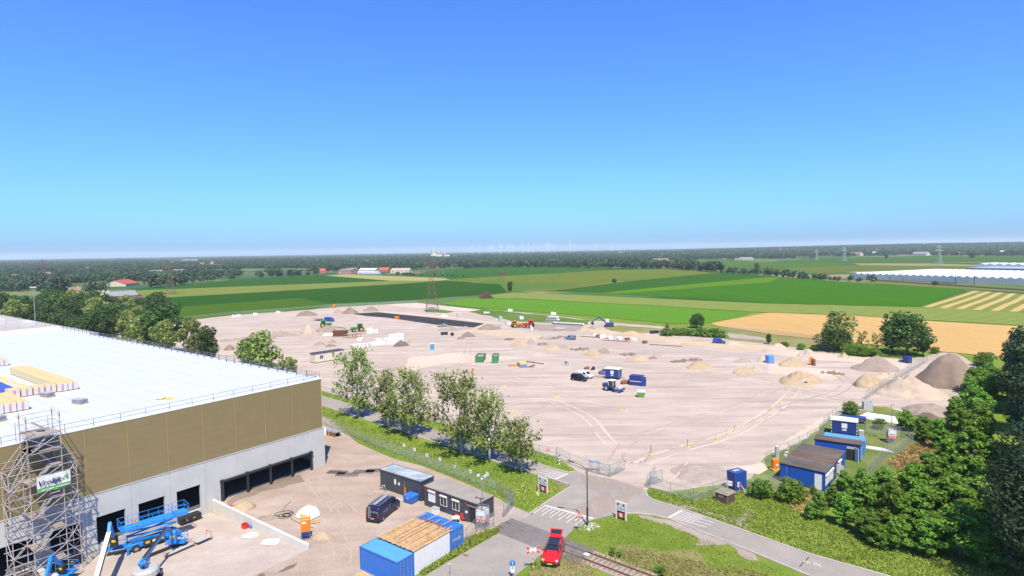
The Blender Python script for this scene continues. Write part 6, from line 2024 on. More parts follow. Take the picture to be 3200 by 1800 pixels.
def info_board(label, a, b_, h):
    """white framed district board with two prohibition symbols over a red-white barrier"""
    t = thing('info_board', label, 'sign board',(a[0], a[1],0), ang(a, b_), 'white district boards at the junction')
    l = dist(a, b_)
    for x in (0, l): MB().box(x - .09, x + .09,-.06,.06,0, h).build('post', M_white2, t)
    MB().box(.09, l - .09,-.06,.06, h - .18, h).build('top_bar', M_white2, t)
    bd = MB().box(.1, l - .1,-.04,.04, h * .40, h - .2).build('panel', M_black2, t)
    MB().box(.12, l - .12,-.055,-.04, h * .80, h - .22).build('title_plate', M_white2, bd)
    MB().box(.3, l - .3,-.06,-.055, h * .845, h * .875).build('title_line', M_boxgrey, bd)
    for s in (.16, l - .42): MB().box(s, s + .24,-.065,-.055, h * .80, h * .92).build('crest', M_black2, bd)
    for k, x in enumerate((.17, l / 2 + .05)):
        w = l / 2 - .22
        pl = MB().box(x, x + w,-.055,-.04, h * .50, h * .78).build('symbol_plate', M_white2, bd)
        mb = MB(); cx, cz, r = x + w / 2, h * .64, w * .36
        for q_ in range(14):
            A, B = q_ * 2 * math.pi / 14,(q_ + 1) * 2 * math.pi / 14
            mb.bar((cx + r * math.cos(A),-.06, cz + r * math.sin(A)),(cx + r * math.cos(B),-.06, cz + r * math.sin(B)),.02,.05)
        mb.bar((cx - r * .7,-.06, cz - r * .7),(cx + r * .7,-.06, cz + r * .7),.02,.05)
        mb.build('symbol_ring', M_boxgrey, pl)
        MB().lathe([(r * .5,0),(r * .5,.01)],10).at(None)
        MB().box(cx - r * .45, cx + r * .45,-.058,-.055, cz - r * .4, cz + r * .4).build('symbol', M_navy, pl)
    for k in range(2):
        z0 = h * (.17 + .115 * k)
        br = MB().box(.1, l - .1,-.05,.03, z0, z0 + h * .10).build('barrier_board', M_redp, t)
        MB().box(l * .36, l * .64,-.056,-.05, z0, z0 + h * .10).build('white_block', M_white2, br)


q = (3.46,84.12,2.29); info_board('white district sign board on the flowery verge left of the junction', q,(4.59,82.91), q[2])
q = (13.12,74.98,2.39); info_board('white district sign board on the grass right of the lamp', q,(14.17,74.04), q[2])

# level crossing sign
q = (1.83,62.62,2.49)
t = thing('crossing_sign', 'red and white crossed boards sign on a striped post before the red car', 'crossing sign',(q[0], q[1],0),.15)
hx = q[2]
for k in range(8):
    MB().tube((0,0, k * hx / 8),(0,0,(k + 1) * hx / 8),.045,7).build('post_band', M_white2 if k % 2 else M_redp, t)
for s in (-1,1):
    bd = MB().box(-.78,.78,-.02,.02,-.1,.1).build('cross_board', M_white2, t)
    bd.location = (0,-.06 - .03 * (s > 0), hx - .05); bd.rotation_euler.y = s * .42
    for e in (-1,1): MB().box(min(e * .78, e * .42), max(e * .78, e * .42),-.027,-.02,-.1,.1).box(min(e * .78, e * .42), max(e * .78, e * .42),.02,.027,-.1,.1).build('red_end', M_redp, bd)
# blue arrow sign
q = (-.42,61.31,1.65)
t = thing('arrow_sign', 'round blue sign with white arrow at the picture foot', 'traffic sign',(q[0], q[1],0),.1)
M_sblue = paint('sign_blue',(.01,.17,.66),.4)
hx = q[2]
MB().tube((0,0,0),(0,0, hx + .2),.035,6).build('post', M_galv, t)
dk = MB().tube((0,-.05, hx),(0,-.03, hx),.32,20).build('disc', M_sblue, t)
MB().box(-.03,.03,-.058,-.05, hx - .2, hx + .12).add([(-.11,-.056, hx + .08),(.11,-.056, hx + .08),(0,-.056, hx + .22)],[(0,1,2)]).build('arrow', M_white2, dk)
MB().box(-.24,.24,-.05,-.03, hx - .62, hx - .36).box(-.2,.2,-.05,-.03, hx - 1.05, hx - .66).build('lower_plate', M_white2, t)
MB().box(-.1,.1,-.056,-.05, hx - .56, hx - .44).build('plate_symbol', M_black2, t)
# warning triangle
q = (7.82,71.34,2.66)
t = thing('warning_sign', 'red bordered warning triangle on a grey post near the lamp', 'traffic sign',(q[0], q[1],0),.2)
hx = q[2]
MB().tube((0,0,0),(0,0, hx - .1),.035,6).build('post', M_galv, t)
tr_ = MB().side([(-.46, hx - .75),(.46, hx - .75),(0, hx)],-.06,-.04).build('triangle', M_redp, t)
MB().side([(-.28, hx - .65),(.28, hx - .65),(0, hx - .2)],-.066,-.061).build('white_field', M_white2, tr_)
MB().side([(-.1, hx - .62),(.1, hx - .62),(.05, hx - .42),(-.05, hx - .42)],-.072,-.067).build('symbol', M_black2, tr_)
# no-entry ring sign and striped bollard on the far verge, small posts
q = (5.57,96.70,2.11)
t = thing('ring_sign', 'round red-rimmed traffic sign at the site fence', 'traffic sign',(q[0], q[1],0),.3)
MB().tube((0,0,0),(0,0, q[2]),.035,6).build('post', M_galv, t)
dk = MB().tube((0,-.05, q[2] - .3),(0,-.03, q[2] - .3),.34,18).build('disc', M_redp, t)
MB().tube((0,-.056, q[2] - .3),(0,-.05, q[2] - .3),.25,18).build('white_field', M_white2, dk)
MB().box(-.14,.14,-.062,-.056, q[2] - .42, q[2] - .2).build('symbol', M_black2, dk)
q = (7.27,94.57,1.24)
t = thing('striped_post', 'black and white striped marker post on the far verge', 'marker post',(q[0], q[1],0),.3)
MB().box(-.16,.16,-.04,.04,0, q[2]).build('board', M_white2, t)
for k in range(3): MB().add([(-.16,-.045,.3 + k * .5),(.16,-.045,.5 + k * .5),(.16,-.045,.72 + k * .5),(-.16,-.045,.52 + k * .5)],[(0,1,2,3)]).build('stripe', M_black2, t)
q = (-7.17,61.93,1.03)
t = thing('marker_post', 'thin grey marker post at the left road edge', 'marker post',(q[0], q[1],0))
MB().tube((0,0,0),(0,0,1.3),.05,6).build('post', M_galv, t); MB().lathe([(.07,1.3),(.06,1.4),(.01,1.42)],8).build('cap', M_white2, t)
for q, lab in (((1.92,76.68), 'dark drain grate at the verge kerb'),((6.33,92.84), 'dark drain grate at the far kerb near the comb marking'),((29.31,69.82), 'brown drain grate at the right road kerb'),((-5.85,66.13), 'dark drain at the left road edge')):
    tag(MB().cbox(-.35,.35,-.16,.16,0,.03,.01).build('drain_grate', M_rustb, None,(q[0], q[1],.05), EX), lab, 'drain')
# utility marker box at rails end
q = (8.01,65.27)
t = thing('track_box', 'small grey box beside the rail end at the crossing', 'box',(q[0], q[1],.03), ang(ra0, ra1))
MB().cbox(-.3,.3,-.25,.25,0,.35,.04).build('body', M_boxgrey, t); MB().box(-.32,.32,-.27,.27,.35,.4).build('lid', M_offw, t)
# white letters on the right road
text_mb('H- DL',.75, M_white, None, plane_T(((31.80,63.59)[0],(31.80,63.59)[1],.058),(math.cos(EX), math.sin(EX),0),(-math.sin(EX), math.cos(EX),0)))
o = bpy.context.scene.objects['lettering.%03d' % (len([x for x in bpy.data.objects if x.name.startswith('lettering')]) - 1)] if False else bpy.data.objects[[x.name for x in bpy.data.objects if x.name.startswith('lettering') and x.parent is None][0]]
o.name = 'road_lettering'; o['kind'] = 'structure'
seam = (32.96,64.58),(30.93,62.58)
MB().bar((seam[0][0], seam[0][1],.05),(seam[1][0], seam[1][1],.05),.1,.012).build('road_seam', M_black2)['kind'] = 'structure'

# site fences and gates at the junction
fence('low thin mesh fence between the site and the birch road',[(-49.62,148.58),(-35.33,135.06),(-19.54,122.07),(-8.16,111.29),(.16,103.99),(4.22,99.41),(7.02,97.73)],1.7,3.5, M_wire2, name='site_fence')
fence('mesh fence with two site notice boards beside the site entrance',[(7.12,97.92),(8.96,94.49),(11.71,91.34)],1.9,3.5, M_wire2, name='site_fence')
gate_leaf('open site gate leaf with slanting brace behind the lamp',(11.71,91.34),(14.53,88.97))
gate_leaf('site gate leaf standing back into the sand',(14.63,89.08),(17.35,91.73))
for (qx, qy), w_, lab in (((12.05,91.53),1.1, 'white notice board with round safety symbols on the site gate'),((13.07,91.20),1.5, 'wide white notice board on the site gate')):
    t = thing('notice_board', lab, 'notice board',(qx, qy + .06,0), ang((11.71,91.34),(14.53,88.97)))
    MB().box(-w_ / 2, w_ / 2,-.03,0,1.0,1.9).build('panel', M_white2, t)
    MB().box(-.03,.03,0,.04,0,1.9).build('post', M_galv, t)
    for k in range(3): MB().box(-.4 + k * .28,-.2 + k * .28,-.036,-.03,1.4,1.6).build('symbol', M_sblue, t)
    MB().box(-w_ / 2 + .1, w_ / 2 - .1,-.036,-.03,1.7,1.8).build('text_line', M_boxgrey, t)
fence('mesh fence on the grass right of the site entrance',[(19.68,84.39),(21.97,81.84),(24.59,79.59),(27.95,81.62),(30.46,82.90)],1.9,3.4, M_wire2, name='site_fence')
gate_leaf('bent open gate leaf at the right side of the site entrance',(19.29,84.58),(21.30,88.09))
gate_leaf('second gate leaf beside the bent one',(19.93,85.48),(22.08,86.71))

# ---------------------------------------------------------------- blue cabins and the fenced compound on the right
def FR(o, rz):
    c, s = math.cos(rz), math.sin(rz)
    return lambda x, y: (o[0] + c * x - s * y, o[1] + s * x + c * y)


o3 = (39.52,86.37)
fr_ = (43.97,82.17); br_ = (52.30,89.05)
rz3 = ang(o3, fr_) + .03
L3_, D3 = dist(o3, fr_), dist(fr_, br_) * 1.1
cb = thing('blue_cabin', 'wide blue site cabin with dark felt roof and white shutters', 'site cabin', o3, rz3, 'blue site cabins')
for k in range(3):
    MB().box(0, L3_, k * D3 / 3 + .01,(k + 1) * D3 / 3 - .01,.1,2.66).build('module', M_cabblue, cb)
    MB().box(-.1, L3_ + .1, k * D3 / 3 - .02,(k + 1) * D3 / 3 - .05,2.66,2.76 + .02 * k).build('roof',(M_felt, M_feltb, M_felt)[k], cb)
    MB().box(-.1, L3_ + .1, k * D3 / 3 - .1, k * D3 / 3 - .03,2.74,2.81).build('roof_strip', M_galv if k else M_black2, cb)
MB().box(L3_ * .78, L3_ * .78 + .95,-.03,0,.1,2.35).build('door', M_white2, cb)
for x in (.02, L3_ * .22, L3_ - .06): MB().box(x, x + .04,-.02,0,.1,2.66).build('wall_joint', M_navy, cb)
# side facing right: shutters, blue wall, open door
for y0, y1 in ((.3,1.9),(2.2,4.4),(7.4,9.0)):
    y1 = min(y1, D3 - .1)
    s_ = MB().box(L3_, L3_ + .05, y0, y1,.75,2.1).build('shutter', M_white2, cb)
    MB().box(L3_, L3_ + .2, y0 - .05, y1 + .05,2.1,2.32).build('shutter_box', M_white2, s_)
MB().box(L3_ + .0, L3_ + .04,5.5,6.4,.1,2.2).build('doorway', M_black2, cb)
dr = MB().box(0,1.0,-.03,.03,.1,2.2).build('door', M_white2, cb); dr.location = (L3_ + .03,6.4,0); dr.rotation_euler.z = -.15
MB().box(L3_ + .1, L3_ + 1.6,5.3,6.9,.0,.12).build('door_step', M_timber, cb)
MB().tube((1.0,.0,.2),(1.0,0,5.2),.03,5).build('aerial_mast', M_galv, cb)

o4 = (50.31,97.33)
fr4 = (55.92,93.72)
rz4 = ang(o4, fr4)
L4_ = dist(o4, fr4)
cb = thing('blue_cabin', 'narrow blue site cabin with brown felt roof behind the wide one', 'site cabin', o4, rz4, 'blue site cabins')
MB().box(0, L4_,0,2.7,.1,2.66).build('module', M_cabblue, cb)
MB().box(-.1, L4_ + .1,-.1,2.75,2.66,2.78).build('roof', M_feltb, cb)
MB().box(-.12, L4_ + .12,-.12,-.1,2.62,2.8).build('roof_edge', M_black2, cb)
MB().box(L4_ * .70, L4_ * .70 + 1.2,-.03,0,.1,2.3).build('doorway', M_black2, cb)
MB().box(L4_ * .70, L4_ * .70 + 1.2,-.04,-.03,1.9,2.3).build('panel', M_boxgrey, cb)
dr = MB().box(0,1.0,-.03,.03,.1,2.3).build('door', M_white2, cb); dr.location = (L4_ * .70 + 1.2,-.03,0); dr.rotation_euler.z = -1.0
MB().box(L4_, L4_ + .03,.7,1.5,.1,2.3).build('end_panel', M_white2, cb)
F4 = FR(o4, rz4)
container('sky blue shipping container tucked behind the narrow blue cabin', F4(1.1,2.9), rz4, L4_ - .6,2.44,2.65, M_lblue)

# canteen wagon with white roof
def wagon(name, label, o, rz, L_, W_, H_, mat, roofm, sign=True, wheels=True):
    t = thing(name, label, 'site wagon', o, rz, 'blue site wagons')
    z0 = .55 if wheels else .1
    MB().box(0, L_,0, W_, z0, H_ - .12).build('body', mat, t)
    MB().side([(-.15, H_ - .12),(L_ + .15, H_ - .12),(L_ + .15, H_),(L_ * .5, H_ + .08),(-.15, H_)],-.15, W_ + .15).build('roof', roofm, t)
    for x in (0, L_ - .08):
        for k in range(4):
            MB().box(x - .005, x + .085,-.012,-.002, z0 + k * (H_ - z0) / 4, z0 + (k + .5) * (H_ - z0) / 4).build('white_stripe', M_white2, t)
    if sign:
        MB().box(L_ * .40, L_ * .62,-.02,0, H_ * .52, H_ * .82).build('window', M_white2, t)
        MB().box(L_ * .42, L_ * .60,-.02,0, H_ * .36, H_ * .46).build('name_plate', M_offw, t)
    if wheels:
        for x in (L_ * .42, L_ * .58):
            for y in (.1, W_ - .1): MB().tube((x, y - .1,.32),(x, y + .1,.32),.32,12).build('wheel', M_tyre, t)
        MB().bar((L_, W_ / 2,.5),(L_ + 1.3, W_ / 2,.45),.08,.1).build('drawbar', M_steelb, t)
    return t


q = (59.03,108.15,2.54)
e_ = (62.29,105.65)
ow = (58.74,107.75)
wagon('canteen_wagon', 'navy canteen wagon with white roof behind the blue cabins', ow, ang(ow, e_), dist(ow, e_),2.5,2.95, M_navy, M_white2)
q = (62.78,106.49)
t = thing('gas_box', 'grey cabinet at the corner of the navy canteen wagon', 'cabinet',(q[0] + .8, q[1],0),-.4)
MB().cbox(-.4,.4,-.3,.3,0,1.1,.03).build('body', M_boxgrey, t); MB().box(-.42,.42,-.32,.32,1.1,1.15).build('lid', M_offw, t)
q = (64.97,115.50)
t = thing('flat_trailer', 'dark covered trailer behind the white canteen roof', 'trailer',(q[0], q[1],0),-.45)
MB().box(0,4.2,0,2.0,.5,1.0).build('bed', M_feltb, t); MB().box(-.05,4.25,-.05,2.05,1.0,1.1).build('cover', M_navy, t)
for x in (1.5,2.5): MB().tube((x,-.1,.3),(x,.1,.3),.3,10).build('wheel', M_tyre, t)

# materials stored on the grass
q = (74.55,122.57,1.53)
t = thing('concrete_box', 'pale grey concrete box beside the white sheets', 'concrete box',(q[0], q[1],0),-.3)
MB().box(-.85,.85,0,.12,0,2.0).box(-.85,.85,1.4,1.52,0,2.0).box(-.85,-.73,.12,1.4,0,2.0).box(.73,.85,.12,1.4,0,2.0).build('wall', paint('precast',(.50,.51,.51),.8), t)
MB().box(-.73,.73,.12,1.4,0,.15).build('floor', M_boxgrey, t)
q = (72.90,121.90)
t = thing('brick_pallet', 'pallet of pinkish slabs beside the concrete box', 'pallet',(q[0], q[1],0),-.3)
for k in range(4): MB().box(-.9,.6,-.2 + k * .3,.06 + k * .3,.1,.55).build('slab', M_gravel, t)
MB().box(-.95,.65,-.25,1.0,0,.1).build('pallet', M_wood, t)
a_, b_ = (71.60,119.88),(76.64,115.55)
t = thing('sheet_pile', 'long white foil covered pile on the compound grass', 'covered pile', a_, ang(a_, b_) - .05)
l_ = dist(a_, b_)
for k in range(3):
    MB().loft([[(0 + .3 * k,-2.4 + k * .9,.05),(l_ - .3 * k,-2.4 + k * .9,.05),(l_ - .3 * k,-1.55 + k * .9,.05),(.3 * k,-1.55 + k * .9,.05)],[(.2 + .3 * k,-2.3 + k * .9,.55 + .1 * k),(l_ - .2 - .3 * k,-2.3 + k * .9,.55 + .1 * k),(l_ - .2 - .3 * k,-1.6 + k * .9,.6 + .1 * k),(.2 + .3 * k,-1.6 + k * .9,.6 + .1 * k)]]).build('foil_bundle', M_tarpw, t)
q = (77.80,126.18)
t = thing('plank_stack', 'stack of brown planks on the grass near the sand heap', 'planks',(q[0], q[1],0),-.2)
for k in range(6): MB().box(0,3.6,(k % 3) * .3,(k % 3) * .3 + .25,(k // 3) * .1,(k // 3) * .1 + .08).build('plank', M_timber, t)
a_, b_ = (60.57,100.04),(62.22,98.85)
t = thing('white_profiles', 'white plastic profiles on the grass beside the sky blue container', 'profiles', a_, ang(a_, b_))
for k in range(5): MB().box(0,4.0 - .35 * k, k * .28, k * .28 + .2,.02,.16).build('profile', M_tarpw, t)

# transformer kiosk, blue sanitary unit, barrier board, orange tank
q = (28.84,78.47,1.32)
cn = (27.66,79.96)
t = thing('transformer_box', 'brown concrete transformer kiosk on the grass by the road', 'transformer box',(q[0], q[1],0), ang(cn, q))
w_, h_ = dist(cn, q), q[2]
M_bconc = paint('brown_concrete',(.20,.155,.125),.8,0,.15,1)
M_bdoor = paint('brown_door',(.115,.07,.055),.6)
MB().box(-w_,0,0,1.9,0, h_ * .98).build('body', M_bconc, t)
MB().loft([[(-w_ - .12,-.12, h_ * .98),(.12,-.12, h_ * .98),(.12,2.02, h_ * .98),(-w_ - .12,2.02, h_ * .98)],[(-w_ + .25,.25, h_ * 1.22),(-.25,.25, h_ * 1.22),(-.25,1.65, h_ * 1.22),(-w_ + .25,1.65, h_ * 1.22)]]).build('roof', paint('khaki_roof',(.24,.22,.165),.9,0,.2,2), t)
for k in range(2):
    d = MB().box(-w_ + .1 + k * (w_ - .2) / 2,-w_ + .1 + (k + 1) * (w_ - .2) / 2 - .03,-.03,0,.1, h_ * .92).build('door', M_bdoor, t)
    MB().box(-w_ / 2 - .3 + k * .35,-w_ / 2 - .1 + k * .35,-.04,-.03, h_ * .62, h_ * .8).build('warning_plate', M_boxgrey, d)
MB().box(0,.03,.2,1.7,.1, h_ * .9).build('side_door', M_bdoor, t)
q = (31.45,82.52,2.11)
cn = (30.78,83.60)
t = thing('sanitary_unit', 'small blue sanitary container behind the red and white barrier', 'sanitary unit',(q[0], q[1],0), ang(cn, q) - .1, None)
w_, h_ = max(1.6, dist(cn, q)),2.75
MB().box(-w_,0,0,2.2,.08, h_ - .08).build('body', M_navy, t)
MB().box(-w_ - .04,.04,-.04,2.24, h_ - .08, h_).build('roof', paint('dull_blue',(.03,.07,.30),.5), t)
for x in (-w_,-.1): MB().box(x - .01, x + .11,-.02,.0,.05, h_).build('corner_post', M_blue, t)
for k in range(4): MB().box(-.005,.02,.2 + k * .5,.5 + k * .5,.2, h_ - .2).build('rib', M_cabblue, t)
MB().box(-w_ + .4,-w_ + .9,.5,1.7, h_, h_ + .03).build('roof_hatch', M_boxgrey, t)
q = (31.36,83.22)
t = thing('barrier_board', 'red and white striped barrier board before the blue sanitary unit', 'barrier',(q[0], q[1] - .3,0),-.5)
for z in (.75,1.15):
    bd = MB().box(-1.0,1.0,-.03,.0, z, z + .32).build('board', M_white2, t)
    MB().box(-.2,.25,-.04,-.03, z, z + .32).box(.75,1.0,-.04,-.03, z, z + .32).build('red_block', M_redp, bd)
for x in (-.8,.8): MB().bar((x,.05,0),(x,.05,1.5),.07,.07).build('post', M_offw, t)
MB().bar((1.0,-.05,1.1),(2.2,-1.2,.02),.06,.06).build('stay', M_offw, t)
q = (40.76,90.75,1.91)
t = thing('diesel_tank', 'orange tank cabinet on pallet beside the blue cabins', 'tank',(q[0], q[1],0),.2)
MB().cbox(-.5,.5,-.4,.4,.3, q[2],.12).build('cabinet', M_orange, t)
MB().box(-.65,.65,-.55,.55,0,.3).build('pallet', M_wood, t)
MB().box(-.1,.3,-.41,-.4, q[2] * .45, q[2] * .6).build('label_plate', M_white2, t)
q = (45.70,97.29)
t = thing('debris_pile', 'white and brown odds and ends at the compound fence', 'debris',(q[0], q[1],0),.6)
for k in range(5): MB().box(-.7 + .25 * k,-.3 + .25 * k,-.3,.2 + .1 * (k % 3),0,.3 + .15 * (k % 2)).build('piece',(M_tarpw, M_rustb, M_wood)[k % 3], t, None,.4 * k)
MB().bar((.2,0,.3),(1.6,.8,.9),.1,.08).build('plank', M_wood, t)
q = (43.41,95.97)
t = thing('grey_cabinet', 'slim grey cabinet at the fence behind the orange tank', 'cabinet',(q[0], q[1],0),.3)
MB().cbox(-.3,.3,-.2,.2,0,2.0,.03).build('body', M_boxgrey, t); MB().box(-.32,.32,-.22,.22,2.0,2.05).build('cap', M_offw, t)
a_, b_ = (23.79,87.21),(27.76,93.02)
t = thing('long_plank', 'long pale plank propped on the gravel heap', 'plank',(a_[0], a_[1],.05), ang(a_, b_))
MB().bar((0,0,0),(dist(a_, b_),0,.55),.32,.08).build('board', paint('pale_plank',(.55,.40,.32),.8), t)
MB().bar((dist(a_, b_) * .8,0,-.05),(dist(a_, b_) * .8,0,.42),.1,.1).build('prop', M_timber, t)
q = (25.95,87.44)
t = thing('manhole', 'grey manhole cover in the sand near the gravel heap', 'manhole',(q[0], q[1],.012))
MB().lathe([(.75,0),(.75,.05),(.7,.07)],16).build('ring', M_concrete, t); MB().lathe([(.5,.07),(.48,.09)],14).build('lid', paint('teal_lid',(.14,.22,.24),.6), t)

fence('mesh fence from the sanitary unit to the bushes',[(32.63,83.17),(35.12,84.88),(37.38,84.06),(39.98,82.54)],1.8,3.0, M_wire2, name='compound_fence')
fence('green mesh fence between the sandy site and the blue cabin compound',[(40.33,93.14),(43.50,96.10),(49.69,101.38),(57.35,107.70),(60.15,113.09),(66.07,119.31),(70.73,123.57)],1.9,3.4, M_wire, name='compound_fence')
fence('long grey mesh fence on the thicket side of the compound',[(53.21,87.74),(57.68,91.91),(62.47,96.58),(65.26,98.06),(70.64,102.84)],2.0,2.2, M_wire2, name='compound_fence')
fence('mesh fence across the far end of the compound',[(70.71,102.95),(70.36,105.82),(65.57,108.42),(65.08,110.28)],1.9,3.4, M_wire2, name='compound_fence')
fence('grey mesh fence between the sand heaps and the site road',[(79.90,132.39),(91.83,144.14),(102.05,153.92),(109.72,161.42),(123.50,174.60)],2.0,3.0, M_wire, name='heap_fence')
fence('thin post and wire fence along the wheat field',[(89.99,249.35),(103.32,237.88),(114.94,219.27)],1.4,6.0, M_wire, name='field_fence')
fence('thin wire fence along the maize field edge of the site',[(-182.6,320.3),(-165.9,348.0),(-140.4,367.4),(-117.1,393.3),(-66.4,410.8)],1.6,7.0, M_wire, name='field_fence')

# ---------------------------------------------------------------- sand and soil heaps
M_dark = ground_mat('dark_soil',(.15,.115,.095),(.21,.165,.14),(.11,.085,.07),.1,.6,4, None,.7)
M_heapy = ground_mat('heap_sand',(.44,.335,.22),(.50,.40,.29),(.32,.24,.165),.15,.8,4, None,.9)
M_heapp = ground_mat('heap_pale',(.48,.39,.31),(.54,.46,.38),(.36,.28,.22),.15,.8,4, None,.9)
HM = dict(y=M_heapy, p=M_heapp, b=M_brown, g=M_greysoil, d=M_dark, v=M_gravel)
HW = dict(y='yellow sand', p='pale sand', b='brown soil', g='grey-brown soil', d='dark soil', v='gravel')


from mathutils.noise import fractal


def heap(H_, mk, where, seed, ry=.8, rz=0.0, n=34, m=9, flat=0.0, peaks=1):
    """rounded cone at its angle of rest with gullies and a spilled foot"""
    cx, cy, rx, h = H_
    rs = np.random.RandomState(seed)
    ph = rs.uniform(0,6.28,6)
    vs, fs = [],[]
    offs = [(0,0,1)] if peaks == 1 else [(rs.uniform(-.35,.35), rs.uniform(-.3,.3), rs.uniform(.7,1)) for _ in range(peaks)]
    def hh(x, y):
        best = 0
        for ox, oy, k in offs:
            d = math.hypot(x - ox, y - oy) / (1 - .5 * math.hypot(ox, oy))
            best = max(best, k * (1.06 - math.sqrt(d * d + .012)))
        return min(max(best,0),1 - flat * .5) / (1 - flat * .5)
    n, m = 44,16
    for j in range(m + 1):
        r = (j / m)
        for i in range(n):
            a = i * 2 * math.pi / n
            w = 1 + .10 * math.sin(2 * a + ph[0]) + .07 * math.sin(3 * a + ph[1]) + .04 * math.sin(7 * a + ph[2])
            x, y = r * math.cos(a), r * math.sin(a)
            q = Vector((x * rx * .9 + seed * 7, y * rx * .9, seed))
            z = hh(x, y) * h + (fractal(q * .45,1,2.1,5) * .24 * min(h,3) + .10 * fractal(q * 1.9,1,2,3) * min(1, h)) * min(1,(1 - r) * 5)
            vs.append((x * rx * w, y * rx * ry * w, max(z,.01) if j < m else -.05))
    for j in range(m):
        for i in range(n):
            k = (i + 1) % n
            fs.append((j * n + i, j * n + k,(j + 1) * n + k,(j + 1) * n + i))
    mb = MB(); mb.add(vs, fs)
    o = mb.build('soil_heap' if mk in 'bgd' else ('gravel_heap' if mk == 'v' else 'sand_heap'), HM[mk], None,(cx, cy,.01), rz, True)
    tag(o, '%s heap %s' % (HW[mk], where), 'heap', 'heaps on the building site')


heap((92.64,136.03,6.84,4.33), 'p', 'big and steep, in front of the huge soil heap',1,.8)
heap((104.84,151.77,3.05,2.33), 'p', 'low and whitish, between the big sand and the huge soil',2,.7)
heap((108.08,145.19,7.14,8.72), 'b', 'huge and pointed, before the wheat field',3,.95)
heap((103.56,144.24,2.37,2.65), 'g', 'low spill at the foot of the huge one',4,.8)
heap((102.45,165.05,5.96,3.84), 'g', 'round, below the big oak',5,.8)
heap((73.73,151.11,5.93,2.95), 'y', 'large, with concrete ring at its foot',6,.7,0,34,9,.3,2)
heap((82.27,172.47,3.91,2.59), 'y', 'uneven, between the small blue and orange boxes',7,.8)
heap((93.48,185.64,3.66,2.51), 'p', 'smooth, behind the orange box',8,.8)
heap((89.73,198.11,5.43,2.15), 'p', 'long and smooth, below the verge bushes',9,.6,0,34,9,.4,2)
heap((103.57,183.58,1.89,1.35), 'y', 'small, at the foot of the willow-like tree',10)
heap((88.57,145.02,3.58,2.97), 'y', 'ridged, left of the heap fence',11,.9,0,34,9,.2,3)
heap((98.23,154.27,3.42,1.52), 'p', 'ridged end, next to the heap fence',12,.9,0,34,9,.2,2)
heap((86.27,121.65,5.18,1.54), 'g', 'wide and low, behind the camera tower',13,.7,0,34,9,.5)
heap((83.90,118.37,2.11,.95), 'd', 'small and dark, behind the thicket',14)
heap((54.15,170.47,4.33,1.82), 'y', 'broad, nearest to the navy container',15,.6,0,34,9,.35)
heap((64.19,162.85,2.92,2.18), 'y', 'pointed, right of the broad one',16,.8)
heap((68.63,165.40,1.66,1.61), 'p', 'second peak beside the pointed one',17)
heap((76.41,179.83,1.95,1.54), 'p', 'beside the small blue box',18)
heap((70.02,178.90,2.61,1.50), 'v', 'low and grey, left of the small blue box',19,.6)
heap((39.58,184.96,3.62,1.17), 'y', 'flat and yellow, right end of the row of four',20,.6,0,34,9,.6)
heap((44.41,186.37,1.42,.77), 'b', 'low brown, beside the right yellow flat one',21,.6)
heap((46.89,190.98,1.53,1.05), 'v', 'small grey, behind the right yellow flat one',22)
heap((26.45,193.99,3.24,1.51), 'y', 'flat and yellow, third of the row of four',23,.6,0,34,9,.6)
heap((30.37,198.30,2.44,1.90), 'g', 'low, behind the third yellow flat one',24,.6)
heap((14.21,207.32,3.27,1.27), 'y', 'flat and yellow, second of the row of four',25,.6,0,34,9,.6)
heap((17.81,210.34,2.07,1.08), 'g', 'low brown, beside the second yellow flat one',26,.6)
heap((2.58,217.03,3.25,1.44), 'y', 'flat and yellow, first of the row of four',27,.6,0,34,9,.6)
heap((6.86,221.29,1.71,1.96), 'v', 'thin and grey, behind the first yellow flat one',28)
heap((-41.97,220.51,3.18,2.09), 'd', 'dark, at the front of the white block stacks',29,.8)
heap((-40.18,226.38,1.69,1.17), 'g', 'small, right of the dark one at the white blocks',30)
heap((-18.28,241.27,2.82,2.05), 'b', 'pointed, standing alone left of the sand bed',31,.8)
heap((-31.17,261.77,2.29,1.43), 'g', 'small, nearest the silver car',32)
heap((-26.48,261.36,3.86,1.86), 'g', 'long, below the black asphalt strip',33,.5,0,34,9,.3,2)
heap((-21.02,265.04,2.99,1.43), 'g', 'low, right of the long one below the asphalt',34,.5)
heap((-10.91,263.95,5.44,2.62), 'b', 'brown, at the end of the black asphalt strip',35,.6,0,34,9,.2,2)
heap((11.70,231.53,2.18,1.03), 'g', 'low, right of the sand bed',36,.6)
heap((-116.3,333.7,5.93,3.09), 'b', 'wide, at the far fence left of the blue pickup',37,.6)
heap((-94.1,342.6,4.36,3.87), 'b', 'pointed, at the left end of the black asphalt strip',38,.7)
heap((-85.3,355.6,4.83,2.86), 'b', 'pointed, behind the black asphalt strip',39,.7)
heap((-102.8,348.5,3.15,2.15), 'g', 'low, beside the far orange box',40,.6)
heap((-83.92,265.25,4.48,2.98), 'g', 'steep, beside the rusty steel mats',41,.8)
heap((-93.88,271.45,3.16,1.57), 'y', 'low, left of the steep one at the steel mats',42,.6)
heap((-74.14,225.62,2.11,1.40), 'g', 'small, above the cream cabin',43)
heap((-68.83,221.53,2.32,1.00), 'b', 'small brown, right above the cream cabin',44)
heap((-70.65,230.19,1.43,1.50), 'g', 'small upright, left of the white blocks',45)
heap((-104.78,217.03,2.00,2.31), 'b', 'small, left of the red container',46)
heap((-92.66,204.02,1.56,1.05), 'b', 'half hidden by the tree at the cream cabin',47)
heap((-115.01,240.14,6.02,1.07), 'g', 'long berm, left part',48,.35,0,34,9,.5,2)
heap((-106.58,244.14,7.38,1.46), 'g', 'long berm, middle part',49,.3,0,34,9,.5,3)
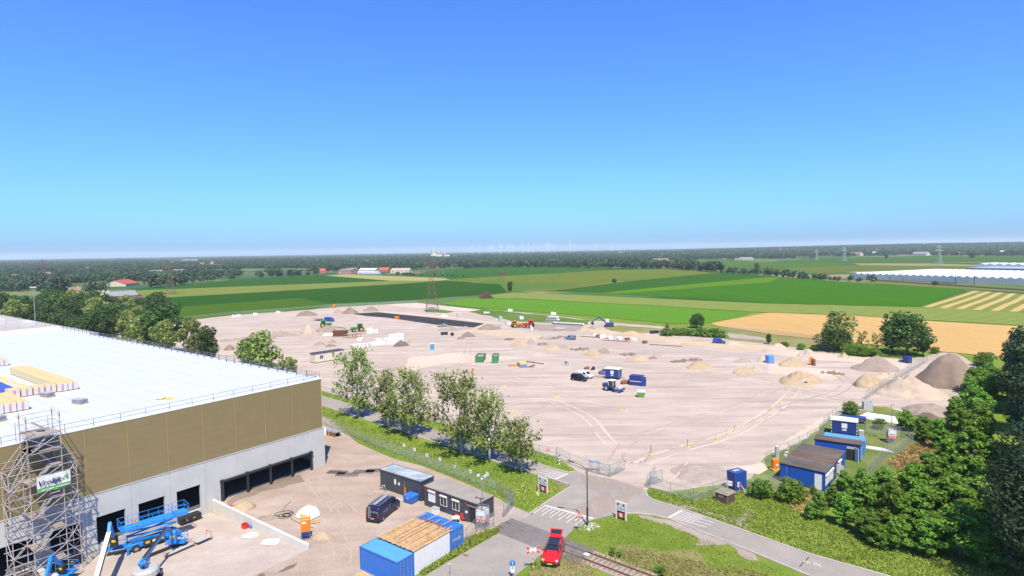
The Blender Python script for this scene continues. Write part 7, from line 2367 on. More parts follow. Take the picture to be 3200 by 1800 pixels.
heap((-98.25,251.46,7.14,1.90), 'g', 'long berm, right part',50,.3,0,34,9,.5,3)
heap((-89.41,257.32,3.90,3.58), 'p', 'broad and flat, left of the green tractor',51,.6,0,34,9,.5)
heap((28.78,89.70,4.79,2.94)[:3] + (.75,), 'v', 'wide and flat with a plank, inside the site entrance',52,.85,0,40,10,.7)
heap((-37.74,80.03,1.90,1.02), 'y', 'at the ramp wall, below the black steel frame',53,.8,0,34,9,.3,2)
heap((-23.98,70.99,1.28,.68), 'y', 'flat and small, right of the orange heater',54,.7,0,30,7,.7)
heap((-32.92,76.69,1.55,.35), 'g', 'low, along the ramp wall',55,.6,0,34,9,.5,2)
heap((31.83,253.47,4.71,1.48), 'y', 'low, in front of the excavator',56,.5,0,34,9,.4,2)
heap((46.70,238.64,6.56,1.35), 'y', 'long and low, above the line of white bags',57,.35,0,34,9,.4,3)
heap((64.11,211.45,3.52,.86), 'y', 'long sand ridge below the hedge',58,.4,0,34,9,.5,3)
heap((79.21,211.15,3.67,1.03), 'p', 'low, right of the blue van at the hedge',59,.5)

# ---------------------------------------------------------------- vehicles on the site
M_carblk = paint('car_black',(.008,.010,.022),.22,.2,.03)
M_carwht = paint('car_white',(.78,.79,.80),.3,0,.03)
M_cargb = paint('car_grey_blue',(.20,.29,.44),.3,.3,.04)
M_carblu = paint('car_blue',(.025,.075,.36),.3,.1,.04)
M_carsil = paint('car_silver',(.36,.44,.50),.3,.4,.04)
a_, b_ = (15.76,156.60),(18.10,154.99)
c_ = mid(a_, b_); r_ = ang(a_, b_)
vehicle('van', 'small black van parked on the sand before the white van', 'van',(c_[0] - math.sin(r_) * .85 + .2, c_[1] + math.cos(r_) * .85), r_, 'van', M_carblk, group='vans on the site')
wv = vehicle('van', 'small white van with red tail parked behind the black van', 'van',(c_[0] - math.sin(r_) * .85 + 2.3, c_[1] + math.cos(r_) * .85 + 3.6), r_ - .12, 'van', M_carwht, group='vans on the site')
for s in (-1,1): MB().box(-2.0,-.5, s * .915 - .005, s * .915 + .005,.75,1.25).build('red_lettering', M_redp, wv)
q = (24.96,162.23)
vehicle('van', 'grey-blue van half hidden behind the navy site wagon', 'van',(q[0] + 1.0, q[1] + 1.4),2.5, 'van', M_cargb, group='vans on the site')
a_, b_ = (21.11,230.31),(23.70,228.23)
vehicle('van', 'grey-blue van standing alone on the far site road', 'van', mid(a_, b_), ang(a_, b_) + math.pi, 'van', M_cargb, group='vans on the site')
a_, b_ = (74.25,215.25),(76.57,214.09)
vehicle('van', 'bright blue van parked at the hedge end', 'van', mid(a_, b_), ang(a_, b_), 'van', M_carblu, group='vans on the site')
a_, b_ = (-33.99,274.19),(-31.71,275.36)
vehicle('car', 'silver car beside the black asphalt strip', 'car', mid(a_, b_), ang(a_, b_) + math.pi, 'car', M_carsil)
a_, b_ = (-96.8,305.4),(-92.1,302.6)
vehicle('van', 'blue pickup van with a flat trailer on the far site', 'van', mid(a_, b_), ang(a_, b_), 'bigvan', M_carblu)
a_, b_ = (-102.9,308.4),(-97.8,306.8)
t = thing('flat_trailer', 'empty flat trailer behind the blue pickup van', 'trailer', mid(a_, b_), ang(a_, b_))
MB().box(-4,3.6,-1.1,1.1,.8,.95).build('bed', M_rustb, t)
for x in (-1,.2):
    for y in (-1,1): MB().tube((x, y - .12,.4),(x, y + .12,.4),.4,10).build('wheel', M_tyre, t)

# navy site wagon, container, roller
a_, b_ = (24.71,158.17),(28.22,156.32)
wagon('site_wagon', 'navy site wagon with white roof in the middle of the sand', a_, ang(a_, b_), dist(a_, b_),2.4,2.9, M_navy, M_white2)
a_, b_ = (29.74,150.36),(32.58,148.71)
ct = container('navy container with white stripe and an open end door on the sand', a_, ang(a_, b_), dist(a_, b_),2.3,2.5, M_navy, name='site_container')
MB().box(.1, dist(a_, b_) - .1,-.015,.0,1.05,1.2).build('white_stripe', M_white2, ct)
dr = MB().box(0,1.1,-.03,.03,.15,2.35).build('open_door', M_navy, ct); dr.location = (dist(a_, b_) + .05,.05,0); dr.rotation_euler.z = .5
a_, b_ = (23.38,145.34),(25.63,143.43)
t = thing('soil_roller', 'navy soil roller with white cab beside the site wagon', 'roller', mid(a_, b_), ang(a_, b_))
for y in (-.85,.85):
    wl = MB().tube((-1.3, y - .25,.75),(-1.3, y + .25,.75),.75,16).build('wheel', M_tyre, t)
    MB().tube((-1.3, y - .26,.75),(-1.3, y + .26,.75),.38,10).build('hub', M_boxgrey, wl)
MB().tube((1.7,-1.0,.72),(1.7,1.0,.72),.72,20).build('drum', M_boxgrey, t)
MB().box(.7,2.6,-1.25,-1.05,.5,.85).box(.7,2.6,1.05,1.25,.5,.85).box(2.5,2.75,-1.25,1.25,.5,.9).box(.5,.8,-1.25,1.25,.5,.95).build('drum_frame', M_navy, t)
MB().cbox(-2.6,-.9,-.75,.75,.9,1.75,.1).build('engine_hood', M_navy, t)
MB().box(-.9,.5,-.7,.7,.8,1.3).build('cab_base', M_navy, t)
mb = MB()
for x in (-.85,.45):
    for y in (-.65,.65): mb.bar((x, y,1.3),(x, y,2.6),.09,.09)
mb.build('cab_pillars', M_white2, t)
MB().box(-.8,.4,-.64,.64,1.35,2.5).build('cab_glass', M_glass, t)
MB().cbox(-1.0,.6,-.8,.8,2.6,2.78,.05).build('cab_roof', M_white2, t)
# rusty bucket, grading bucket etc.
def bucket(label, q, w, s, mat, rz=0.0):
    t = thing('digger_bucket', label, 'bucket',(q[0], q[1],0), rz, 'digger buckets on the sand')
    MB().side([(0,0),(s,0),(s * 1.1, s * .5),(s * .9, s),(s * .8, s),(s * .95, s * .5),(s * .9, s * .1),(0, s * .1)],0, w).build('shell', mat, t)
    MB().side([(0,0),(s,0),(s * 1.1, s * .5),(s * .9, s)],0,.05).side([(0,0),(s,0),(s * 1.1, s * .5),(s * .9, s)], w - .05, w).build('cheek', mat, t)
    for k in range(4): MB().box(-.18,.02,.1 + k * (w - .3) / 3,.2 + k * (w - .3) / 3,0,.08).build('tooth', mat, t)
bucket('wide rusty bucket between the navy wagon and container',(27.73,152.21),3.0,1.1, M_rustb,-1.3)
bucket('grey toothed bucket standing alone on the sand',(15.39,176.26),1.6,1.3, M_boxgrey,.4)
bucket('small rusty bucket beside the grey toothed one',(20.66,171.66),1.4,.8, M_rustb,-1.2)
bucket('small dark bucket with raised arms near the white van',(22.73,169.77),.9,1.0, M_black2,.3)
q = (22.04,159.61)
t = thing('steel_scrap', 'grey steel frames lying beside the navy site wagon', 'steel frames',(q[0], q[1],0),-.4)
for k in range(4): MB().bar((0, k * .45,.15 + .15 * (k % 2)),(3.2, k * .45 + .2,.2),.1,.1).build('bar', M_boxgrey, t)
for k in range(4): MB().bar((k * .9,-.1,.3),(k * .9 + .3,1.6,.45),.08,.08).build('cross_bar', M_rustb, t)
q = (30.04,137.91,1.50)
t = thing('green_bin', 'green waste container with white lid standing alone on the sand', 'waste bin',(q[0], q[1],0),-.15)
MB().loft([[(-.75,-.5,.15),(.75,-.5,.15),(.75,.9,.15),(-.75,.9,.15)],[(-.95,-.65,1.3),(.95,-.65,1.3),(.95,1.05,1.3),(-.95,1.05,1.3)]]).build('tub', paint('lime_green',(.14,.34,.05),.5), t)
MB().loft([[(-1,-.7,1.3),(1,-.7,1.3),(1,1.1,1.3),(-1,1.1,1.3)],[(-.9,-.6,1.5),(.9,-.6,1.5),(.9,1.0,1.5),(-.9,1.0,1.5)]]).build('lid', M_white2, t)
for x in (-.6,.6):
    for y in (-.4,.8): MB().tube((x - .06, y,.09),(x + .06, y,.09),.09,8).build('caster', M_tyre, t)

# skips
def skip(label, a_, b_, l, h, mat, rz, cover=None):
    t = thing('skip', label, 'skip', a_, rz, 'green skips on the sand')
    w = dist(a_, b_)
    for args in ((0,.08,0, l),(w - .08, w,0, l),(.08, w - .08,0,.08),(.08, w - .08, l - .08, l)):
        MB().box(*args,.15, h).build('side', mat, t)
    MB().box(.08, w - .08,.08, l - .08,.15,.3).build('floor', mat, t)
    MB().box(-.05, w + .05,-.05,.02, h - .12, h + .02).box(-.05,.02,.02, l, h - .12, h + .02).box(w - .02, w + .05,.02, l, h - .12, h + .02).build('rim', M_rustb, t)
    for k in range(5): MB().box(-.04,0,.4 + k * l / 5.2,.55 + k * l / 5.2,.15, h - .12).build('rib', mat, t)
    MB().box(.1, w - .1,.1, l - .1,.3, h * .75).build('load', cover or M_gravel, t)
    return t
skip('open dark green skip full of rubble',(-11.97,184.54),(-9.43,184.33),6.2,1.9, M_green,-.1)
t = skip('closed green compactor skip beside the open one',(-6.66,182.79),(-4.86,182.64),6.0,2.2, paint('mid_green',(.04,.30,.13),.5,0,.1,1),-.06, M_greysoil)
MB().box(.2,.9,-.06,-.05,.9,2.0).box(1.4,2.1,-.06,-.05,.9,2.0).build('lifting_panel', M_green, t)
# portable toilet
q = (-29.08,210.07,2.33)
t = thing('portable_toilet', 'blue portable toilet alone in the middle of the site', 'portable toilet',(q[0], q[1],0),-.2)
M_cyan = paint('toilet_blue',(.03,.36,.62),.5)
MB().cbox(-.55,.55,0,1.1,.08,2.1,.05).build('cabin', M_cyan, t)
MB().loft([[(-.6,-.05,2.1),(.6,-.05,2.1),(.6,1.15,2.1),(-.6,1.15,2.1)],[(-.4,.15,2.35),(.4,.15,2.35),(.4,.95,2.35),(-.4,.95,2.35)]]).build('roof', M_white2, t)
MB().box(-.38,.38,-.02,0,.2,1.95).build('door', M_cyan, t); MB().box(-.55,.55,0,1.1,0,.08).build('base', M_boxgrey, t)
# cream cabin
a_, b_ = (-63.30,187.10),(-56.12,194.84)
cl_ = dist(a_, b_)
t = thing('cream_cabin', 'cream site cabin with dark roof behind the broad tree', 'site cabin', a_, ang(a_, b_))
for k in range(3): MB().box(k * cl_ / 3 + .03,(k + 1) * cl_ / 3 - .03,0,2.9,.25,3.0).build('wall_panel', M_cream, t)
for k in range(4): MB().box(k * cl_ / 3 - .05, k * cl_ / 3 + .05,-.02,.05,.25,3.0).build('corner_post', M_boxgrey, t)
MB().box(-.15, cl_ + .15,-.15,3.05,3.0,3.15).build('roof', paint('aubergine_roof',(.06,.05,.07),.7), t)
MB().box(.1, cl_ - .1,.1,2.8,0,.25).build('base', M_black2, t)
window(t, cl_ * .17,1.2,1.2,1.2,0, False, False); window(t, cl_ * .83,1.2,1.2,1.2,0, False, False)
MB().box(cl_ * .56, cl_ * .56 + .9,-.03,0,.3,2.4).build('door', M_cream, t); MB().box(cl_ * .56 + .4, cl_ * .56 + .6,-.04,-.03,1.0,2.2).build('door_glass', M_glass, t)
# red container
a_, b_ = (-100.50,220.52),(-95.56,221.19)
ct = container('red open-top container with white lettering left of the cream cabin', a_, ang(a_, b_), dist(a_, b_),2.3,2.1, paint('container_red',(.42,.025,.045),.5), name='red_container')
text_mb('151',1.1, M_white2, ct, plane_T((.5,-.03,.6),(1,0,0),(0,0,1)))

# green tractors
def tractor(name, label, q, rz, mat, s=1.0, lifted=False):
    t = thing(name, label, 'tractor',(q[0], q[1],0), rz, 'tractors on the site')
    t.scale = (s, s, s)
    for y in (-.85,.85):
        for x, r in ((-1.1,.85),(1.3,.6)):
            wl = MB().tube((x, y - .22, r),(x, y + .22, r), r,14).build('wheel', M_tyre, t)
            MB().tube((x, y - .23, r),(x, y + .23, r), r * .5,10).build('hub', paint('hub_yellow',(.6,.45,.05),.5), wl)
    MB().cbox(-.1,2.1,-.45,.45,.75,1.65,.12).build('hood', mat, t)
    MB().box(-1.7,-.1,-.6,.6,.8,1.35).build('rear_body', mat, t)
    MB().box(-1.5,-.1,-.58,.58,1.4,2.45).build('cab_glass', M_glass, t)
    MB().cbox(-1.65,.05,-.75,.75,2.45,2.65,.06).build('cab_roof', mat, t)
    for y in (-.9,.9): MB().box(-1.8,-.4, y - .28, y + .28,1.6,1.75).build('mudguard', mat, t)
    if lifted:
        MB().bar((1.0,-.5,1.3),(3.2,-.5,.6),.12,.2).bar((1.0,.5,1.3),(3.2,.5,.6),.12,.2).build('loader_arm', mat, t)
        MB().box(3.1,3.8,-1.0,1.0,.1,.8).build('loader_bucket', M_rustb, t)
tractor('tractor', 'green tractor with loader among the white blocks',(-69.07,261.94),3.6, M_green,1.35, True)
tractor('tractor', 'green tractor half hidden behind the steep soil heap',(-88.80,279.73),.3, M_green,1.3)
tractor('tractor', 'red tractor working beside the grass patch',(7.25,267.09),2.9, M_red,1.3, True)
tractor('wheel_loader', 'orange wheel loader beside the red tractor',(1.71,268.45),.4, M_orange,1.15, True)

# excavator
q = (43.54,265.49)
t = thing('excavator', 'white and navy excavator with bent arm at the field edge', 'excavator',(q[0], q[1],0), math.pi)
for y in (-1.1,1.1): MB().cbox(-2.0,2.0, y - .3, y + .3,0,.9,.2).build('track', M_black2, t)
MB().cbox(-1.9,1.4,-1.3,1.3,1.0,2.0,.15).build('house', M_navy, t)
MB().cbox(0,1.6,-1.3,-.2,1.9,3.3,.1).build('cab', M_white2, t)
MB().box(.1,1.63,-1.33,-.3,2.2,3.1).build('cab_glass', M_glass, t)
MB().bar((1.2,.2,1.8),(4.5,.2,4.4),.4,.55).build('boom', M_navy, t)
MB().bar((4.4,.2,4.5),(7.4,.2,2.6),.3,.4).build('stick', M_navy, t)
MB().side([(7.2,2.6),(8.0,2.4),(8.2,1.4),(7.4,.9),(6.9,1.4)],-.4,.8).build('bucket', M_black2, t)

# concrete pipes
def pipe(label, q, rz, l, r, group):
    t = thing('concrete_pipe', label, 'concrete pipe',(q[0], q[1],0), rz, group)
    mb = MB(); n = 12
    for (ra, rb) in ((r, r),(r * .8, r * .8)):
        mb.loft([[(0, ra * math.cos(k * 2 * math.pi / n), r + ra * math.sin(k * 2 * math.pi / n)) for k in range(n)],[(l, rb * math.cos(k * 2 * math.pi / n), r + rb * math.sin(k * 2 * math.pi / n)) for k in range(n)]], caps=False)
    mb.build('shell', paint('pipe_concrete',(.62,.62,.60),.8), t)
    mb = MB()
    for x in (0, l):
        for k in range(n):
            a, b_ = k * 2 * math.pi / n,(k + 1) * 2 * math.pi / n
            mb.quad((x, r * math.cos(a), r + r * math.sin(a)),(x, r * math.cos(b_), r + r * math.sin(b_)),(x,.8 * r * math.cos(b_), r + .8 * r * math.sin(b_)),(x,.8 * r * math.cos(a), r + .8 * r * math.sin(a)))
    mb.build('collar', MATS['pipe_concrete'], t)
    return t


a_, b_ = (18.89,275.37),(31.37,267.68)
for k in range(14):
    pipe('white concrete pipe in the long row below the grass patch', lerp(a_, b_, k / 13),1.15,2.6,.62, 'pipes in the long row')
a_, b_ = (16.71,287.25),(21.04,286.69)
for k in range(6):
    q = lerp(a_, b_, k / 5)
    pipe('white concrete pipe in the stacked bundle on the grass patch',(q[0], q[1]),1.0,3.0,.7, 'pipes in the stack')
for k in range(5):
    q = lerp(a_, b_,(k + .5) / 5)
    pp = pipe('white concrete pipe on top of the stacked bundle',(q[0], q[1]),1.0,3.0,.7, 'pipes in the stack'); pp.location.z = 1.2
for k in range(4):
    q = lerp((18.87,253.17),(21.87,252.20), k / 3)
    pipe('short white pipe ring facing the camera on the site road', q,1.7,1.2,.75, 'short pipe rings')
q = (73.49,147.02,.89)
pipe('single concrete ring at the foot of the large sand heap', q,1.57,1.0,.6, None).rotation_euler.y = 0

# big bags, crates and lumber along the haul road
for k,(q, lab) in enumerate((((35.62,231.68), 'wide white bag bundle, first along the far haul road'),((37.93,228.81), 'white bag, second along the far haul road'),((41.13,226.42), 'white bag, third along the far haul road'),((45.87,221.94), 'white bag, last along the far haul road'),((32.98,235.19), 'small white bag beside the brown crate on the haul road'))):
    t = thing('big_bag', lab, 'bag',(q[0], q[1],0),.3 * k, 'white bags along the haul road')
    s = (1.5,1,1,1.1,.8)[k]
    MB().loft([[(-.8 * s,-.6,0),(.8 * s,-.6,0),(.8 * s,.6,0),(-.8 * s,.6,0)],[(-.95 * s,-.7,.7),(.95 * s,-.7,.8),(.9 * s,.7,.75),(-.9 * s,.7,.8)],[(-.5 * s,-.4,1.3),(.4 * s,-.4,1.2),(.5 * s,.4,1.3),(-.4 * s,.3,1.4)]]).build('bag', M_tarpw, t)
for k,(q, lab) in enumerate((((33.80,234.02), 'brown crate between white bags, nearest the grey-blue van'),((43.82,224.88), 'brown crate between the last two white bags'),((48.69,216.63), 'brown crate at the right end of the bag line'))):
    t = thing('crate', lab, 'crate',(q[0], q[1],0),.3 * k, 'brown crates along the haul road')
    for s in range(3): MB().box(-.8,.8,-.6 + s * .42,-.25 + s * .42,.12,1.0).build('board', M_rustb, t)
    MB().box(-.85,.85,-.6,.62,0,.12).build('pallet', M_timber, t)
for k,(a_, b_, lab) in enumerate((((27.41,236.89),(37.19,230.46), 'long dark plank line nearest the grey-blue van'),((34.00,226.14),(43.80,220.21), 'long dark plank line below the white bags'),((49.73,213.98),(59.99,208.09), 'long dark plank line at the right of the haul road'),((4.08,184.38),(9.40,179.87), 'dark steel beam on the sand right of the skips'),((-84.73,280.33),(-77.23,272.98), 'dark beam beside the steep soil heap'))):
    t = thing('long_beam', lab, 'beam', a_, ang(a_, b_), 'long beams on the site')
    l_ = dist(a_, b_)
    for s in range(3): MB().box(s * l_ / 3 + .1,(s + 1) * l_ / 3 - .1,-.2,.2,0,.25).build('beam', M_rustb if k < 3 else M_dark, t)

# white insulation block stacks, steel mats
def blocks(label, a_, b_, n, h, seed):
    t = thing('block_stack', label, 'block stack', a_, ang(a_, b_), 'white block stacks')
    rs = random.Random(seed); l = dist(a_, b_)
    for k in range(n):
        for z in range(rs.randint(max(1, h - 1), h)):
            for d in range(2):
                MB().cbox(k * l / n + .06,(k + 1) * l / n - .06, d * 1.5, d * 1.5 + 1.4, z * 1.15, z * 1.15 + 1.1,.05).build('block', M_tarpw if (k + z) % 5 else M_white2, t)
blocks('tall white block stack with faint red print at the dark heap',(-47.79,223.34),(-42.37,228.90),6,3,1)
blocks('middle white block stack left of the tall one',(-53.13,220.34),(-48.82,224.64),5,2,2)
blocks('low white block row at the crown of the tallest birch',(-58.97,216.36),(-53.99,219.27),6,1,3)
blocks('white block stack beside the green tractor',(-64.90,256.40),(-61.19,254.44),3,2,4)
blocks('small white block pile right of the green tractor',(-61.05,256.59),(-58.81,257.28),2,1,5)
blocks('small white blocks left of the middle stack',(-61.95,233.43),(-59.92,233.22),2,1,6)
q = (-75.76,247.13)
t = thing('rebar_mats', 'stack of rusty steel mats beside the steep heap', 'steel mats',(q[0], q[1],0),.1)
for k in range(8): MB().box(0,6.0 - .3 * (k % 3),0,2.3,.15 + k * .32,.32 + k * .32).build('mat', M_rustb, t)
for k,(q, lab) in enumerate((((-70.45,242.89), 'rusty steel frame, first of four on the sand'),((-67.83,242.62), 'rusty steel frame, second of four'),((-66.55,244.72), 'rusty steel frame, last of four'),((-66.61,254.13), 'rusty steel frame by the green tractor'))):
    t = thing('rebar_cage', lab, 'steel frame',(q[0], q[1],0),.1, 'rusty steel frames')
    MB().bar((0,0,.1),(3.2,0,.1),.15,.15).bar((0,0,1.2),(3.2,0,1.2),.15,.15).bar((0,0,0),(0,0,1.3),.15,.15).bar((3.2,0,0),(3.2,0,1.3),.15,.15).bar((0,1.5,1.2),(3.2,1.5,1.2),.15,.15).build('frame', M_rustb, t)
    MB().bar((1.6,0,0),(1.6,0,1.3),.12,.12).build('stiffener', M_rustb, t)
q = (-157.44,272.69)
t = thing('rebar_mats', 'small rusty stack beside white foil on the left site edge', 'steel mats',(q[0], q[1],0),.1)
for k in range(4): MB().box(0,4.5,0,2,.1 + k * .5,.35 + k * .5).build('mat', M_rustb, t)
q = (-150.50,266.30)
t = thing('foil_pile', 'white foil pile on the left site edge', 'covered pile',(q[0], q[1],0),.1)
MB().loft([[(-5,-1.4,0),(5,-1.4,0),(5,1.6,0),(-5,1.6,0)],[(-4,-1,1.2),(4.4,-1,1.1),(4,1.2,1.3),(-4.4,1.2,1.2)],[(-2,-.4,1.9),(3,-.3,1.7),(2,.4,1.9),(-2.4,.4,1.8)]]).build('foil', M_tarpw, t)
q = (-78.41,252.41)
t = thing('foil_pile', 'white foil scraps left of the rusty steel mats', 'covered pile',(q[0], q[1],0),.1)
MB().loft([[(-3,-1,0),(2.4,-1,0),(2.4,1,0),(-3,1,0)],[(-2,-.6,.7),(1.6,-.6,.8),(1.4,.6,.7),(-2,.6,.8)]]).build('foil', M_tarpw, t)

# debris between skips and vans
q = (-1.15,176.51)
t = thing('pallet_pile', 'brown pallet pile on the sand right of the green skips', 'pallet pile',(q[0], q[1],0),.15)
for k in range(4): MB().box(0,2.4,0,1.6,.2 * k,.2 * k + .15).build('pallet', M_wood, t,(.2 * (k % 2),.1 * k,0))
MB().box(2.5,4.2,.2,1.8,0,.9).build('crate', M_rustb, t)
q = (2.00,174.75)
t = thing('scrap_pile', 'mixed blue, yellow and rusty scrap beside the pallet pile', 'scrap',(q[0], q[1],0),.1)
MB().cbox(0,2.2,0,1.4,0,.9,.05).build('blue_tub', M_cargb, t)
MB().box(.1,2.0,1.6,2.8,0,1.5).build('yellow_box', M_ybd, t)
for k in range(4): MB().bar((2.3 + .4 * k,.2,.1 + .1 * k),(4.6,1.2 - .3 * k,.7),.2,.2).build('rusty_bar', M_rustb, t)
q = (-11.90,172.74,1.66)
t = thing('marker_beacon', 'red and white striped beacon on the sand below the skips', 'beacon',(q[0], q[1],0),.2)
for k in range(4): MB().box(-.2,.2,-.05,.05,.2 + k * .42,.2 + (k + 1) * .42).build('band', M_redp if k % 2 == 0 else M_white2, t)
MB().cbox(-.4,.4,-.3,.3,0,.2,.04).build('foot', M_redp, t)
# small containers by the heaps
def smallbox(label, a_, b_, h, mat, cat='container', extra=None):
    t = thing('storage_box', label, cat, a_, ang(a_, b_))
    w = dist(a_, b_)
    MB().cbox(0, w,0, w * .9,.2, h,.06).build('body', mat, t)
    MB().box(-.05, w + .05,-.05, w * .95,0,.2).build('base', extra or M_black2, t)
    MB().box(w * .1, w * .9,-.03,0,.4, h * .9).build('door', mat, t)
smallbox('small light blue box on a red base among the sand heaps',(76.50,175.34),(78.32,175.82),2.4, M_lblue, 'container', M_red)
smallbox('small orange box among the sand heaps',(87.17,172.47),(88.07,171.95),2.3, M_orange)
smallbox('small brown box beside the orange one',(87.86,171.36),(88.63,171.60),1.9, M_rustb)
smallbox('navy skip at the upper end of the heap fence',(116.10,172.41),(117.85,173.04),2.0, M_navy)
smallbox('blue low box left of the navy skip at the heap fence',(115.18,174.35),(116.16,174.27),.7, M_blue)
smallbox('orange box at the far maize field edge',(-115.1,378.6),(-113.8,378.4),2.4, M_orange)
for k,(a_, b_, h_, lab) in enumerate((((-2.4,339.8),(.2,340.5),1.3, 'white box pair on the field track, left'),((20.8,317.9),(23.6,318.0),1.3, 'white box pair on the field track, right'),((3.64,299.46),(5.72,299.61),1.6, 'white box on the green grass patch'),((-16.0,331.0),(-12.8,332.1),.8, 'low white boxes near the pylon grass'),((20.8,318.4),(23.6,318.0),1.4, 'white box at the bright meadow track'),((-158.0,331.8),(-155.8,332.5),1.2, 'white bag at the far site fence, first of three'),((-156.7,334.6),(-154.3,334.8),1.2, 'white bag at the far site fence, second of three'),((-150.2,341.5),(-147.8,342.2),1.2, 'white bag at the far site fence, last of three'),((-140.5,350.4),(-138.1,351.2),1.2, 'white bag below the far maize field'),((-6.33,292.71),(-4.86,293.34),2.6, 'grey concrete manhole block beside the asphalt'),((-2.75,277.31),(-.65,276.31),1.2, 'pale slab stack left of the orange loader'),((-29.0,311.1),(-27.2,311.8),2.4, 'pale block stack above the black asphalt'),((-38.5,318.1),(-35.4,316.7),1.0, 'white pieces at the asphalt edge'),((-7.17,266.40),(-5.14,266.15),2.4, 'pale concrete pieces at the brown heap'),((7.86,257.95),(8.96,258.15),1.6, 'small white tank below the red tractor'))):
    t = thing('concrete_block', lab, 'block', a_, ang(a_, b_), 'pale blocks and bags on the site')
    w = dist(a_, b_)
    for s in range(2): MB().cbox(s * w / 2 + .05,(s + 1) * w / 2 - .05,0,1.6,0, h_ * (1 - .2 * s),.08).build('block', M_tarpw if k not in (9,11,13) else MATS['precast'], t)
for a_, b_, lab in (((56.83,241.04),(60.36,242.10), 'dark tyre-like stack at the hedge end'),((-30.18,246.84),(-27.19,247.39), 'dark pallet load below the long soil heap'),((-25.42,244.29),(-24.39,244.75), 'small dark crate below the long soil heap'),((-62.3,311.0),(-60.3,309.8), 'small orange compactor on the black asphalt'),((18.21,255.78),(18.81,255.71), 'rusty drum beside the pipe rings')):
    t = thing('dark_crate', lab, 'crate', a_, ang(a_, b_), None)
    w = dist(a_, b_)
    for s in range(3): MB().cbox(s * w / 3,(s + 1) * w / 3 - .08,0,1.4,0,1.2,.06).build('box', M_orange if 'orange' in lab else M_steelb, t)

# low trench edges with grey rubble
for k,(a_, b_) in enumerate((((49.23,179.16),(53.88,182.05)),((36.28,192.66),(40.46,194.72)),((22.33,205.28),(26.72,206.97)),((54.54,181.66),(58.15,183.36)),((9.30,217.26),(12.66,218.10)),((21.51,204.12),(26.72,206.97)),((-3.16,230.24),(.15,231.71)),((13.75,229.78),(19.78,236.61)),((85.32,161.93),(89.71,158.97)),((-22.15,235.63),(-19.78,235.91)))):
    rs = np.random.RandomState(k)
    mb = MB(); l_ = dist(a_, b_)
    for q in range(26):
        x, y = rs.uniform(0, l_), rs.normal() * .8
        s = rs.uniform(.2,.6)
        mb.loft([[(x - s, y - s,0),(x + s, y - s,0),(x + s, y + s,0),(x - s, y + s,0)],[(x - s * .5, y - s * .5, s),(x + s * .6, y - s * .4, s * .8),(x + s * .5, y + s * .5, s),(x - s * .6, y + s * .5, s * .7)]])
    o = mb.build('rubble', M_brown, None,(a_[0], a_[1],.01), ang(a_, b_))
    tag(o, 'line of dug-up soil clods along a trench', 'rubble', None, 'stuff')

# yellow survey markers
YM = [(23.29,98.99),(30.45,102.03),(36.16,104.67),(39.16,107.25),(41.79,110.30),(44.75,114.16),(48.44,118.70),(56.23,126.48),(59.80,130.54),(63.95,135.12),(23.42,126.54),(24.39,125.77),(35.16,138.84),(21.69,150.69),(10.05,138.99),(10.66,138.95)] + [(-2.27,150.86),(-.38,127.27),(.49,126.74),(8.55,163.44)] + [(23.21,98.95),(30.36,101.87),(17.77,95.93)] + [(74.26,165.51),(77.59,168.79),(86.56,161.17),(88.68,159.31),(84.68,154.94),(75.07,147.13),(71.83,142.65),(67.86,138.48),(63.93,135.12),(59.85,130.71),(56.24,126.56)]
tall = {0,1,2,3,4,20,21,22}
M_myel = paint('marker_yellow',(.78,.58,.03),.6)
for k, q in enumerate(YM):
    lab = 'yellow survey marker with thin rod along the site entrance track' if k in tall else 'small yellow survey marker on the sand'
    t = thing('survey_marker', lab, 'marker',(q[0], q[1],0),.4 * k, 'yellow survey markers with rods' if k in tall else 'small yellow survey markers')
    MB().loft([[(-.24,-.24,0),(.24,-.24,0),(.24,.24,0),(-.24,.24,0)],[(-.16,-.16,.26),(.16,-.16,.26),(.16,.16,.26),(-.16,.16,.26)]]).build('foot', M_myel, t)
    MB().tube((0,0,.26),(0,0,1.5 if k in tall else .38),.03,5).build('rod', M_rustb if k in tall else M_myel, t)
# red and white tape
pts = [(17.77,95.93),(18.31,94.63),(19.88,94.38),(21.65,95.76),(23.18,98.80)]
t = thing('barrier_tape', 'sagging red and white tape beside the site entrance track', 'tape', pts[0])
for a_, b_ in zip(pts, pts[1:]):
    n = max(2, int(dist(a_, b_) / .5))
    for k in range(n):
        p, q = lerp(a_, b_, k / n), lerp(a_, b_,(k + 1) / n)
        o0 = pts[0]
        MB().bar((p[0] - o0[0], p[1] - o0[1],.25),(q[0] - o0[0], q[1] - o0[1],.25),.03,.1).build('tape_piece', M_redp if k % 2 else M_white2, t)

# ---------------------------------------------------------------- pylons, turbines, church, farms, greenhouse
M_lat = paint('lattice_steel',(.17,.10,.08),.7,.2)
M_latg = paint('lattice_grey',(.38,.44,.42),.7,.2)


